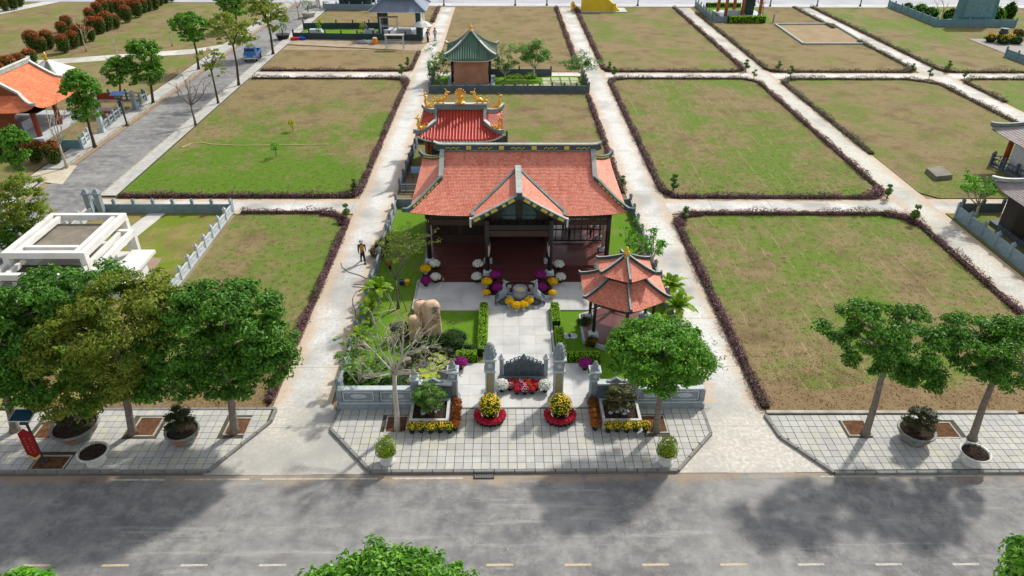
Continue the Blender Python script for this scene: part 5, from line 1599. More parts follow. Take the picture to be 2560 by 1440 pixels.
for i, (x, y) in enumerate(((1415, 843), (1432, 843), (1404, 868))):
    p = at(x, y)
    o = solid(MB().prism([(.3 * math.cos(k * .785 + i) * (1 + .12 * math.sin(k * 3 + i)), .3 * math.sin(k * .785 + i)) for k in range(8)], 0, .06), 'stepping_stone', M['granite_pale'],
          ('pale stepping stone nearest the clipped hedge, on the lawn by the pavilion', 'pale stepping stone nearest the hexagonal pavilion', 'pale stepping stone set lower by the gate side hedge')[i], 'stepping stone', (p[0], p[1], .045))
# clipped hedges
hedge([[(-1.22, 33.4), (-1.22, 38.5)]], .52, .62, 'hedge_green', 'bright green clipped hedge along the left of the pale garden walk', 420, .09, 'core_green', 81, box=True)
hedge([[(-2.75, 33.1), (-1.5, 33.1)]], .5, .6, 'hedge_green', 'short bright green hedge between the pond and the left gate pillar', 420, .09, 'core_green', 82, box=True)
hedge([[(3.3, 36.3), (3.3, 38.5)]], .52, .62, 'hedge_green', 'bright green clipped hedge at the far right of the garden walk', 420, .09, 'core_green', 83, box=True)
hedge([[(3.4, 33.2), (3.4, 35.9)]], .5, .5, 'hedge_green', 'bright green clipped hedge nearer the gate right of the garden walk', 420, .09, 'core_green', 84, box=True)
hedge([[(3.75, 33.0), (5.6, 33.0)]], .5, .55, 'hedge_green', 'bright green hedge across the lawn below the hexagonal pavilion', 420, .09, 'core_green', 85, box=True)
# ------------------------------------------------------------------ gate pillars, walls, carved screen
def wall_half(s, label):
    x0, x1 = (-8.55, -4.62) if s < 0 else (10.45, 6.85)
    o = thing('garden_wall', label, 'wall', (x0, 29.05, .13))
    a = -1 if s > 0 else 1
    W = abs(x1 - x0)
    part(MB().box(a * W / 2, 0, -.13, W + .3, .62, .42), 'plinth', M['granite'], o)
    part(MB().box(a * W / 2, -.02, .29, W + .1, .45, .1), 'plinth_moulding', M['granite_pale'], o)
    n = 2
    w = W / n
    for i in range(n + 1):
        part(MB().box(a * w * i, 0, .39, .26, .36, .715), 'post', M['granite'], o)
    for i in range(n):
        c = a * (w * (i + .5))
        p = part(MB().box(c, 0, .39, w - .26, .12, .72), 'panel', M['granite'], o)
        m = MB()
        for q in (-1, 1):
            m.box(c + q * (w / 2 - .2), -.09, .42, .07, .08, .62)
        m.box(c, -.09, .42, w - .47, .08, .07).box(c, -.09, .97, w - .47, .08, .07)
        part(m, 'panel_frame', M['granite_pale'], p)
        m = MB().slab([(c + .42 * math.cos(k * PI / 6), .72 + .16 * math.sin(k * PI / 6)) for k in range(12)], -.1, -.06)
        m.ball(c - .14, -.1, .73, .12, .03, .07, 7, 4).ball(c + .14, -.1, .73, .12, .03, .07, 7, 4)
        part(m, 'carving', M['granite_pale'], p)
    part(MB().box(a * W / 2, 0, 1.11, W + .12, .34, .1), 'coping', M['granite_pale'], o)
    # raised part with a scrolled crest beside the gate
    xa, xb = a * (W + .02), a * (W + 1.95)
    c = (xa + xb) / 2
    part(MB().box(c, 0, -.13, 1.9, .55, .5), 'plinth', M['granite'], o)
    part(MB().box(c, 0, .37, 1.9, .2, 1.1), 'raised_panel', M['granite_dark'], o)
    part(MB().box(c, 0, 1.47, 1.95, .4, .1), 'coping', M['granite_pale'], o)
    part(MB().slab([(c - .55, 1.57), (c - .42, 1.66), (c - .28, 1.66), (c - .14, 1.76), (c, 1.86), (c + .14, 1.76), (c + .28, 1.66), (c + .42, 1.66), (c + .55, 1.57)], -.08, .08), 'crest', M['granite'], o)
    q = part(MB().box(xa + a * .02, 0, -.12, .42, .44, 1.9), 'end_post', M['granite'], o)
    part(MB().box(xa + a * .02, 0, 1.78, .5, .5, .1).lathe([(.16, 1.88), (.2, 2.0), (.14, 2.2), (.02, 2.4)], xa + a * .02, 0, 0, 8), 'finial', M['granite_pale'], q)
    return o
wall_half(-1, 'low carved grey stone wall with a raised scrolled end, left of the gate')
wall_half(1, 'low carved grey stone wall right of the gate, partly behind the street tree')
def pillar(label, x, y, h, w, tall):
    o = thing('gate_pillar', label, 'gate pillar', (x, y, .12))
    part(MB().box(0, 0, 0, w * 1.5, w * 1.5, .22).box(0, 0, .22, w * 1.25, w * 1.25, .16), 'base', M['granite'], o)
    sh = part(MB().box(0, 0, .38, w, w, h * .56 - .38), 'shaft', M['granite'], o)
    for s in (-1, 1):
        part(MB().box(s * (w / 2 - .04), -w / 2 - .01, .42, .06, .03, h * .56 - .48), 'edge_moulding', M['granite_pale'], sh)
    if tall:
        m = MB().box(0, -w / 2 - .012, .5, w * .5, .02, h * .56 - .65)
        part(m, 'gilded_panel', M['gold_relief_dim'], sh)
    part(MB().box(0, 0, h * .56, w * 1.25, w * 1.25, .1), 'collar', M['granite_pale'], o)
    bx = part(MB().box(0, 0, h * .56 + .1, w * 1.05, w * 1.05, h * .17), 'lantern_block', M['granite'], o)
    part(MB().lathe([(w * .26, 0), (w * .26, .03)], 0, 0, 0, 12), 'medallion', M['granite_pale'], bx).matrix_local = \
        Matrix.Translation((0, -w * .52, h * .56 + .1 + h * .085)) @ Matrix.Rotation(PI / 2, 4, 'X')
    part(MB().box(0, 0, h * .73 + .1, w * 1.4, w * 1.4, .1), 'collar', M['granite_pale'], o)
    z = h * .73 + .2
    m = MB()
    if tall:
        m.lathe([(w * .6, z), (w * .62, z + .12), (w * .48, z + .3), (w * .5, z + .42), (w * .34, z + .6), (w * .24, z + .75), (w * .28, z + .8), (w * .1, z + .86)], n=8)
        for k in range(8):
            a = k * PI / 4
            for j in range(3):
                m.ball(math.cos(a) * w * (.58 - .12 * j), math.sin(a) * w * (.58 - .12 * j), z + .14 + .22 * j, .08, .08, .12, 6, 4)
    else:
        m.box(0, 0, z, w * 1.1, w * 1.1, .12, 0, .6).lathe([(w * .35, z + .12), (w * .4, z + .22), (w * .3, z + .34), (w * .18, z + .4), (w * .2, z + .46), (.02, z + .52)], n=9)
    part(m, 'finial', M['granite'], o, False)
M['gold_relief_dim'] = plain('faded_gilt_panel', '#8d8764', '#a59d74', 14, .6, .6, 40)
pillar('tall carved grey gate pillar left of the entrance opening', -.68, 29.5, 3.7, .5, True)
pillar('tall carved grey gate pillar right of the entrance opening', 2.9, 29.45, 3.7, .5, True)
pillar('shorter grey gate pillar at the left end, next to the raised wall', -2.62, 29.45, 2.65, .44, False)
pillar('shorter grey gate pillar at the right end, next to the street tree', 4.78, 29.4, 2.65, .44, False)
o = thing('carved_screen', 'dark carved stone screen with a scrolled top standing inside the gate', 'stone screen', (1.13, 31.3, .12))
part(MB().box(0, 0, 0, 2.75, .55, .14).box(0, 0, .14, 2.6, .42, .12), 'base', M['granite'], o)
top = [(-1.1, .26), (1.1, .26), (1.1, .98), (.95, 1.0), (.82, 1.12), (.6, 1.14), (.5, 1.28), (.25, 1.33), (0, 1.36), (-.25, 1.33), (-.5, 1.28), (-.6, 1.14), (-.82, 1.12), (-.95, 1.0), (-1.1, .98)]
pn = part(MB().slab(top, -.08, .08), 'panel', M['granite_dark'], o)
m = MB(); rr = random.Random(5)
for k in range(64):
    x = rr.uniform(-.98, .98); z = rr.uniform(.4, .95 + .3 * (1 - abs(x)))
    m.ball(x, -.09, z, rr.uniform(.04, .1), .05, rr.uniform(.03, .07), 6, 4)
for k in range(-3, 4):
    m.tube([(k * .28 - .12, -.1, .36), (k * .28, -.14, .46), (k * .28 + .12, -.1, .36)], .035, 5)
part(m, 'relief', M['granite_dark'], pn)
m = MB()
for s in (-1, 1):
    for x, z in ((.5, 1.28), (.7, 1.16), (.92, 1.04), (.28, 1.36)):
        m.tube([(s * x, 0, z), (s * (x + .05), 0, z + .13), (s * (x - .08), 0, z + .17), (s * (x - .1), 0, z + .1)], [.05, .045, .035, .02], 6)
m.lathe([(.16, 1.34), (.2, 1.44), (.12, 1.56), (.02, 1.72)], n=8)
part(m, 'crest', M['granite_dark'], pn)
for s in (-1, 1):
    q = part(MB().box(s * 1.22, 0, .26, .22, .24, 1.15), 'post', M['granite'], o)
    part(MB().box(s * 1.22, 0, 1.41, .36, .36, .07, 0, .9).box(s * 1.22, 0, 1.48, .26, .26, .1, 0, .4).lathe([(.05, 1.58), (.07, 1.63), (.02, 1.72)], s * 1.22, 0, 0, 7), 'cap', M['granite_pale'], q)

# ------------------------------------------------------------------ flower pots
M['petal_white'] = leafmat('petal_white', '#d2d2cc', '#e8e8e4', '#f2f2ee', trans=.1, rough=.8)
M['petal_yellow'] = leafmat('petal_yellow', '#e0a800', '#f0c400', '#f7d71c', trans=.15, rough=.7)
M['petal_purple'] = leafmat('petal_purple', '#7a0a66', '#981080', '#b01c94', trans=.15, rough=.7)
M['petal_red'] = leafmat('petal_red', '#a00c28', '#c4143a', '#d8284c', trans=.15, rough=.7)
M['petal_scarlet'] = leafmat('petal_scarlet', '#c01c10', '#dc2c14', '#e84a2c', trans=.15, rough=.7)
M['petal_pink'] = leafmat('petal_pink', '#c0306a', '#d85a90', '#f0d0dc', trans=.15, rough=.7)
M['petal_orange'] = leafmat('petal_orange', '#b8380c', '#d45214', '#4a5a1c', '#c8481a', trans=.2, rough=.7)
M['leaf_pot'] = leafmat('leaf_pot', '#1f4210', '#32601a', '#4a7c26', trans=.25, per_clump=4)
M['pot_black'] = plain('pot_black', '#1c1a1a', '#2c2a2a', 4, .6, .2)
M['pot_white'] = plain('pot_white', '#c8c8c4', '#adada8', 3, .5, .15)
M['pot_purple'] = plain('pot_dark', '#2a1c2c', '#3a2a3a', 4, .6, .2)
M['pot_red'] = plain('pot_terracotta', '#6a3026', '#84402f', 4, .7, .3)
def mum_meshes(r, rz, petal, core, n, L, sd, pot, pr=.17, ph=.24, foliage=False):
    rg = np.random.default_rng(sd)
    p = MB().lathe([(pr * .75, 0), (pr, ph * .9), (pr * 1.08, ph * .9), (pr * 1.08, ph), (pr * .9, ph)], n=12).mesh('pot', M[pot])
    z = ph + rz * .55
    f = MB().ball(0, 0, z, r * .82, r * .82, rz * .8, 10, 6)
    pad_leaves(f, 0, 0, z - rz * .25, r * .9, rz * .7, 60, .1, rg)
    d = rg.normal(size=(n, 3)); d /= np.linalg.norm(d, axis=1, keepdims=True)
    d[:, 2] = np.where(d[:, 2] < -.15, -d[:, 2], d[:, 2])
    b = MB().leaves(np.array([0, 0, z]) + d * np.array([r, r, rz]) * rg.uniform(.88, 1.03, (n, 1)), d + rg.normal(0, .25, (n, 3)), L, L * .9, rg, .3)
    return [('pot', p), ('foliage', f.mesh('foliage', M['leaf_pot'])), ('flowers', b.mesh('flowers', M[petal]))]
PROTO = {
    'white': mum_meshes(.37, .3, 'petal_white', None, 520, .085, 1, 'pot_black'),
    'yellow': mum_meshes(.37, .27, 'petal_yellow', None, 520, .085, 2, 'pot_white'),
    'yellow_s': mum_meshes(.27, .22, 'petal_yellow', None, 360, .08, 3, 'pot_white', .14, .26),
    'purple': mum_meshes(.38, .29, 'petal_purple', None, 520, .085, 4, 'pot_purple'),
    'red': mum_meshes(.2, .15, 'petal_red', None, 130, .08, 5, 'pot_black', .13, .2),
    'scarlet': mum_meshes(.22, .18, 'petal_scarlet', None, 90, .085, 6, 'pot_black', .13, .22),
    'pink': mum_meshes(.22, .2, 'petal_pink', None, 70, .085, 7, 'pot_black', .13, .22),
    'orange': mum_meshes(.27, .24, 'petal_orange', None, 170, .075, 8, 'pot_black', .15, .26),
    'buds': mum_meshes(.28, .26, 'petal_yellow', None, 75, .075, 9, 'pot_black', .15, .26),
}
def pot(kind, label, p, group, rz=0.0, s=1.0):
    o = thing('flower_pot', label, 'flower pot', p, rz, group)
    o.scale = (s, s, s)
    for n_, me in PROTO[kind]:
        part(me, n_, None, o)
    return o
def hall_floor(x, y):
    lx, ly = x - HX, y - HY
    if abs(lx) < 2.2:
        if ly > -1.7: return .75
        if abs(lx) > 1.65:
            k = (-1.7 - ly) / .4
            return .6 - .2 * int(k) if k < 3 else .12
        k = (-1.7 - ly) / .3
        return .6 - .15 * int(k) if k < 4 else .12
    if ly > 0: return .75
    k = -ly / .3
    return .6 - .15 * int(k) if k < 4 else .12
def seat(px, py, h):
    best = None
    for i in range(160):
        z = .1 + i * .005
        p = at(px, py, z + h)
        e = abs(hall_floor(p[0], p[1]) - z)
        if best is None or e < best[0]:
            best = (e, p)
    p = best[1]
    return (p[0], p[1], hall_floor(p[0], p[1]))
GS = 'flower pots on the hall steps'
for kind, x, y, lb in (('white', 1087, 660, 'white chrysanthemum pot at the top left of the left steps'), ('white', 1089, 693, 'white chrysanthemum pot at the bottom left of the left steps'),
                       ('white', 1195, 660, 'white chrysanthemum pot at the top of the left steps, beside the porch'), ('white', 1192, 692, 'white chrysanthemum pot at the bottom of the left steps, beside the porch'),
                       ('white', 1397, 662, 'white chrysanthemum pot at the top of the right steps, beside the porch'), ('white', 1401, 693, 'white chrysanthemum pot low on the right steps, behind the yellow one'),
                       ('white', 1498, 664, 'white chrysanthemum pot at the far right end of the right steps'), ('yellow', 1064, 672, 'yellow chrysanthemum pot at the left end of the hall steps'),
                       ('purple', 1064, 702, 'purple chrysanthemum pot at the left end of the hall steps'), ('yellow', 1217, 704, 'large yellow pot on the left porch block'),
                       ('yellow_s', 1216, 732, 'small yellow pot in front of the left porch block'), ('yellow', 1381, 704, 'large yellow pot on the right porch block'),
                       ('yellow_s', 1381, 733, 'small yellow pot in front of the right porch block'), ('purple', 1238, 685, 'upper purple pot beside the left porch column'),
                       ('purple', 1244, 718, 'lower purple pot on the left of the porch steps'), ('purple', 1352, 685, 'upper purple pot beside the right porch column'), ('purple', 1354, 718, 'lower purple pot on the right of the porch steps')):
    pot(kind, lb, seat(x, y, .4 if kind != 'yellow_s' else .38), GS, x * .1)
for kind, x, y, z, lb in (('purple', 1050, 762, .1, 'magenta flower pot on the lawn behind the standing boulders'), ('purple', 1153, 907, .13, 'magenta flower pot behind the left end gate pillar'),
                          ('purple', 1463, 909, .13, 'magenta flower pot behind the right end gate pillar'), ('white', 1254, 963, .13, 'white chrysanthemum pot left of the red flowers at the screen'),
                          ('white', 1363, 964, .13, 'white chrysanthemum pot right of the red flowers at the screen')):
    p = at(x, y, z + .4)
    pot(kind, lb, (p[0], p[1], z), 'large chrysanthemum pots in the garden', x * .1, 1.05)
for i, (x, y) in enumerate(((1274, 756), (1291, 766), (1309, 764), (1323, 754))):
    p = at(x, y, .5)
    pot('yellow_s', ('outer left', 'inner left', 'inner right', 'outer right')[i] + ' yellow chrysanthemum pot in the arc before the stone censer', (p[0], p[1], .13), 'yellow pots round the stone censer', i, 1.15)
kinds = ['red', 'scarlet', 'pink', 'scarlet', 'red', 'red', 'pink', 'red', 'pink', 'scarlet', 'scarlet', 'red', 'pink']
spots = [(.18 + i * .37, 30.62) for i in range(6)] + [(.36 + i * .36, 30.3) for i in range(5)] + [(.75, 29.98), (1.15, 29.95), (1.55, 30.0)]
for i, (x, y) in enumerate(spots):
    pot(kinds[i % 13], 'red and pink flower pots packed together in front of the carved screen' if False else 'small pot of red or pink flowers packed in front of the carved screen', (x, y, .13), 'red and pink pots before the carved screen', i * 1.1, 1.0)
# square planters with a clipped tree and rows of pots round them
def pine_bonsai(par, h, sp, pads, sd, leaf='bonsai', z0=0.0, bark_='bark_pale', pr=.34):
    rg = np.random.default_rng(sd)
    m = MB()
    pts = [(0, 0, z0), (.12 * sp, .05, z0 + h * .25), (-.1 * sp, 0, z0 + h * .5), (.06 * sp, -.05, z0 + h * .75), (0, 0, z0 + h)]
    m.tube(pts, [.2, .15, .12, .08, .04], 8)
    for a in range(5):
        m.tube([(0, 0, z0 + .12), (.28 * math.cos(a * 1.26), .28 * math.sin(a * 1.26), z0 + .02)], [.08, .03], 5)
    part(m, 'trunk', M[bark_], par, True)
    c = MB(); b = MB()
    for k in range(pads):
        a = k * 2.4 + sd
        f = .35 + .65 * (k + .5) / pads
        rr_ = sp * (1.15 - .75 * f) * rg.uniform(.75, 1.1)
        x, y, z = rr_ * math.cos(a), rr_ * math.sin(a), z0 + h * f + rg.uniform(-.05, .05)
        r = pr * rg.uniform(.8, 1.25)
        c.ball(x, y, z, r * .75, r * .75, r * .32, 8, 4)
        pad_leaves(c, x, y, z, r, r * .5, 130, .1, rg)
        q = lerp(pts[0], pts[-1], max(.15, f - .15))
        b.tube([q, lerp(q, (x, y, z), .5), (x, y, z - .05)], [.05, .035, .02], 5)
    part(b, 'branch', M[bark_], par, True)
    part(c, 'crown', M[leaf], par)
def planter(label, tlabel, x, y, sd, tl='bonsai'):
    o = thing('square_planter', label, 'planter', (x, y, .13))
    m = MB()
    for s in (-1, 1):
        m.box(s * .92, 0, 0, .14, 1.72, .62)
        m.box(0, s * .79, 0, 1.7, .14, .62)
    part(m, 'box', M['pot_white'], o)
    part(MB().box(0, 0, .02, 1.69, 1.43, .5), 'soil', M['dark_soil'], o)
    b = thing('clipped_tree', tlabel, 'bonsai tree', (x, y + .1, .63))
    pine_bonsai(b, 1.35, .95, 15, sd, tl)
    mm = MB(); rr = random.Random(sd)
    for k in range(16):
        a = rr.uniform(0, 6.28); q = rr.uniform(.2, .6)
        mm.ball(q * math.cos(a), q * math.sin(a), .04, rr.uniform(.06, .14), rr.uniform(.06, .14), rr.uniform(.05, .12), 6, 4, .2, rr)
    part(mm, 'rocks', M['granite_pale'], b)
planter('white edged square planter left of the gate forecourt', 'clipped dark green bonsai growing in the left square planter', -3.75, 28.05, 21)
planter('white edged square planter right of the gate forecourt', 'clipped brownish bonsai growing in the right square planter', 6.0, 28.0, 22, 'bonsai_brown' if 'bonsai_brown' in M else 'bonsai')
for s, x0 in ((0, -4.6), (1, 5.3)):
    for i in range(5):
        pot('buds', ('yellow budded pot in the front row of the left square planter', 'yellow budded pot in the front row of the right square planter')[s], (x0 + i * .47, 26.98 + .05 * (i % 2), .13), ('yellow pots before the left planter', 'yellow pots before the right planter')[s], i * .9, 1.0)
    for i in range(5):
        pot('orange', ('orange flower pot in the side row of the left square planter', 'orange flower pot in the side row of the right square planter')[s], ((-2.42, 4.66)[s] + .03 * (i % 2), 27.15 + i * .42, .13), ('orange pots beside the left planter', 'orange pots beside the right planter')[s], i * .7, 1.02)
# two great flower balls ringed with red pots
def flower_ball(label, x, y, sd):
    rg = np.random.default_rng(sd)
    o = thing('flower_ball', label, 'flower ball', (x, y, .13))
    part(MB().lathe([(.3, 0), (.4, .3), (.42, .34), (.36, .34)], n=14), 'pot', M['pot_black'], o)
    f = MB().ball(0, 0, .88, .52, .52, .52, 12, 8)
    pad_leaves(f, 0, 0, .88, .58, .58, 700, .1, rg)
    part(f, 'foliage', M['leaf_pot'], o)
    n = 520
    d = rg.normal(size=(n, 3)); d /= np.linalg.norm(d, axis=1, keepdims=True)
    d = d[(d[:, 2] + .55) > rg.uniform(0, .9, n)]
    b = MB().leaves(np.array([0, 0, .88]) + d * .63, d + rg.normal(0, .2, d.shape), .085, .08, rg, .2)
    part(b, 'flowers', M['petal_yellow'], o)
flower_ball('big round ball of yellow flowers before the left tall gate pillar', -.68, 28.0, 31)
flower_ball('big round ball of yellow flowers before the right tall gate pillar', 2.92, 28.0, 32)
for s, cx in ((0, -.68), (1, 2.92)):
    for k in range(11):
        a = PI * (.92 + 1.16 * k / 10)
        pot('red', ('small crimson pot in the ring round the left flower ball', 'small crimson pot in the ring round the right flower ball')[s], (cx + .66 * math.cos(a), 28.0 + .6 * math.sin(a), .13), ('crimson pots round the left flower ball', 'crimson pots round the right flower ball')[s], k, 1.0)
# white urns and big bonsai bowls on the pavements
def urn(label, p, plant, wide, tilt=0.0, sd=1):
    o = thing('white_urn', label, 'plant urn', p)
    R_ = .68 if wide else .5
    part(MB().lathe([(.44, 0), (.44, .06), (.3, .12), (.2, .26), (.24, .36), (R_ * .7, .42), (R_ * .94, .55), (R_ * 1.04, .62), (R_ * 1.04, .67), (R_ * .9, .67), (R_ * .88, .6)] if wide else
                    [(.34, 0), (.36, .05), (.3, .12), (.26, .24), (.36, .42), (R_, .62), (R_ * 1.06, .66), (R_ * .96, .68), (R_ * .9, .62)], n=18), 'bowl', M['white_trim'], o, True)
    part(MB().lathe([(R_ * .93, .6), (R_ * .5, .66), (.02, .68)], n=14), 'soil', M['dark_soil'], o)
    rg = np.random.default_rng(sd)
    m = MB()
    if plant:
        n = 620
        a = rg.uniform(0, 6.28, n); r = np.sqrt(rg.random(n)) * R_ * 1.05
        z = .68 + rg.random(n) ** 1.1 * .85 * (1 - .3 * (r / R_) ** 2)
        P = np.stack([r * np.cos(a), r * np.sin(a), z], 1)
        m.leaves(P, np.stack([np.cos(a), np.sin(a), rg.uniform(-.2, .5, n)], 1), .2, .05, rg, .2)
        part(m, 'foliage', M['leaf_urn'], o)
    else:
        n = 170
        a = rg.uniform(0, 6.28, n); r = np.sqrt(rg.random(n)) * R_ * .9
        P = np.stack([r * np.cos(a), r * np.sin(a), .68 + rg.random(n) * .08], 1)
        m.leaves(P, rg.normal(size=(n, 3)), .1, .03, rg, .2)
        part(m, 'dead_stubble', M['dark_soil'], o)
M['leaf_urn'] = leafmat('leaf_urn', '#5a7c1c', '#7c9c28', '#a8b43c', '#5a8a24', trans=.3, per_clump=4)
urn('white footed urn with tall grassy plant at the left of the front pavement', (-5.55, 24.95, .13), True, False, 0, 41)
urn('white footed urn with bushy yellow green plant at the right of the front pavement', (7.8, 24.85, .13), True, False, 0, 42)
urn('white footed bowl with bare dark soil on the left pavement', (-19.45, 25.05, .13), False, True, 0, 43)
urn('white footed bowl with bare dark soil on the right pavement', (22.55, 24.75, .13), False, True, 0, 44)
M['pot_glaze'] = plain('glazed_grey_pot', '#6f726c', '#8f8f88', 3, .5, .2)
M['pot_mark'] = plain('pot_red_mark', '#b8402c', '#cf7a34', 9, .6, .2)
M['pot_mark2'] = plain('pot_green_mark', '#3f7a54', '#5c9470', 9, .6, .2)
M['leaf_dusk'] = leafmat('leaf_dusk', '#232a10', '#363c18', '#4c5024', trans=.2, per_clump=3)
def big_pot(label, tl, p, R_, sd, pads, h, sp, tilt):
    o = thing('bonsai_pot', label, 'plant pot', p, tilt)
    part(MB().lathe([(R_ * .62, 0), (R_ * .66, .06), (R_ * .82, .3), (R_ * .96, .58), (R_ * 1.02, .62), (R_ * 1.02, .7), (R_ * .9, .7), (R_ * .88, .6)], n=22), 'bowl', M['pot_glaze'], o, True)
    part(MB().lathe([(R_ * .9, .6), (R_ * .4, .68), (.02, .7)], n=16), 'soil', M['dark_soil'], o)
    for k, (a, mt, w) in enumerate(((-1.57, 'pot_mark', .5), (-.75, 'pot_mark2', .22), (-2.4, 'pot_mark2', .22), (-.25, 'pot_mark', .3))):
        V, F = [], []
        for i in range(7):
            b = a - w / 2 + w * i / 6
            for rr_, z in ((R_ * .845, .34), (R_ * .965, .565)):
                V.append((math.cos(b) * (rr_ + .012), math.sin(b) * (rr_ + .012), z))
        for i in range(6):
            F.append((i * 2, i * 2 + 2, i * 2 + 3, i * 2 + 1))
        part(MB().add(V, F), 'painted_band', M[mt], o)
    b = thing('potted_bonsai', tl, 'bonsai tree', (p[0], p[1], p[2] + .66))
    pine_bonsai(b, h, sp, pads, sd, 'leaf_dusk', 0, 'bark_dark', .36)
big_pot('big round glazed pot under the olive tree beside the red banner', 'shaded bonsai in the big pot beside the red banner', (-21.25, 26.9, .13), 1.12, 51, 9, .9, .9, .2)
big_pot('round glazed pot with a red painted band between two trunks on the left pavement', 'tiered bonsai in the pot between two trunks on the left', (-15.8, 26.5, .13), .82, 52, 9, 1.15, .75, .1)
big_pot('round green banded glazed pot between the two leaning trees on the right', 'tiered dark bonsai in the pot between the two leaning trees', (20.5, 26.3, .13), .88, 53, 10, 1.25, .8, .3)
# solar lamp with the red banner
o = thing('solar_lamp', 'dark lamp post with a tilted solar panel at the left pavement', 'solar lamp', (-21.95, 25.05, .13))
part(MB().box(0, 0, 0, .3, .3, .04).tube([(0, 0, 0), (0, 0, 2.75)], .06, 8), 'post', M['iron'], o)
pn = part(MB().box(0, 0, 0, 1.0, .72, .04), 'panel_frame', M['white_trim'], o)
pn.matrix_local = Matrix.Translation((-.05, .05, 2.85)) @ Matrix.Rotation(.18, 4, 'X')
part(MB().box(0, 0, .041, .94, .66, .006), 'solar_cells', plain('solar_cells', '#22384a', '#2a4458', 2, .25, .05), pn)
part(MB().box(0, -.1, 2.5, .34, .2, .12), 'lamp_head', M['iron'], o)
o = thing('red_banner', 'red hanging banner with gold lettering on the solar lamp post', 'banner', (-22.2, 24.98, .25))
M['banner'] = plain('banner_red', '#9c1418', '#7a0e14', 3, .7, .2)
bn = MB()
V = [(-.32, -.02, 1.75), (.02, 0, 2.05), (.3, -.02, 1.8), (.32, 0, .45), (.0, -.04, .1), (-.32, 0, .4)]
part(MB().slab([(v[0], v[2]) for v in V], -.015, .015), 'cloth', M['banner'], o)
m = MB(); rr = random.Random(9)
for cx, z0, z1 in ((-.1, .62, 1.5), (.13, .62, 1.5)):
    z = z1
    while z > z0:
        for s in range(3):
            a = rr.uniform(-.06, .06)
            m.beam([(cx + a, -.02, z - rr.uniform(0, .1)), (cx + rr.uniform(-.07, .07), -.02, z - rr.uniform(0, .1))], .006, .02, (0, 1, 0))
        z -= .17
part(m, 'lettering', M['gold_relief'], o)
part(MB().slab([(-.3, .32), (0, .1), (.3, .35), (.3, .47), (0, .24), (-.3, .44)], -.022, -.017), 'gold_hem', M['gold_relief'], o)

# ------------------------------------------------------------------ censer, phoenixes
o = thing('stone_censer', 'round grey stone incense urn with two handles before the porch steps', 'incense urn', (1.1, 39.35, .13))
part(MB().lathe([(.42, 0), (.46, .08), (.3, .16), (.3, .24)], n=12), 'base', M['granite'], o)
part(MB().lathe([(.28, .22), (.5, .45), (.55, .66), (.45, .84), (.4, .9), (.48, .96), (.48, 1.02), (.4, 1.02), (.38, .92)], n=16), 'urn', M['granite'], o, True)
part(MB().lathe([(.4, .9), (.2, .96), (.02, .97)], n=12), 'sand', plain('incense_sand', '#b8a078', '#cdb894', 8, .95, .4), o)
for s in (-1, 1):
    m = MB().tube([(s * .45, 0, .55), (s * .72, 0, .62), (s * .82, 0, .9), (s * .72, 0, 1.08), (s * .62, 0, 1.05)], [.1, .11, .1, .12, .06], 7)
    m.ball(s * .8, 0, .75, .16, .12, .16, 7, 5).box(s * .68, 0, 1.1, .26, .18, .1)
    part(m, 'handle', M['granite'], o)
    q = thing('stone_phoenix', ('grey stone phoenix statue on the left of the incense urn', 'grey stone phoenix statue on the right of the incense urn')[s > 0], 'statue', (1.1 + s * 1.0, 39.2, .13), 0 if s < 0 else PI)
    part(MB().ball(0, 0, .12, .42, .34, .26, 9, 5, .15), 'rock_base', M['granite_dark'], q)
    m = MB().tube([(-.3, 0, .3), (-.15, 0, .55), (.0, 0, .8), (.02, 0, 1.02), (-.04, 0, 1.25), (-.02, 0, 1.45), (.06, 0, 1.52)], [.1, .26, .24, .15, .11, .09, .08], 9)
    part(m, 'body', M['granite'], q, True)
    part(MB().ball(.08, 0, 1.55, .12, .08, .09, 7, 5).tube([(.15, 0, 1.56), (.34, 0, 1.56)], [.045, .008], 5).beam([(.02, 0, 1.6), (-.1, 0, 1.72)], .03, .06).beam([(0, 0, 1.56), (-.14, 0, 1.62)], .03, .05), 'head', M['granite'], q)
    for a in (-1, 1):
        m = MB()
        for k in range(4):
            m.beam([(.02 - .08 * k, a * .22, .72 - .02 * k), (-.26 - .06 * k, a * (.3 + .03 * k), .42 - .03 * k)], .06, .12)
        part(m, 'wing', M['granite'], q)
    m = MB()
    for k in range(5):
        m.tube([(-.28, (k - 2) * .06, .35), (-.5, (k - 2) * .12, .45), (-.6, (k - 2) * .17, .2), (-.55, (k - 2) * .2, .02)], [.07, .07, .06, .03], 5)
    part(m, 'tail', M['granite_dark'], q)

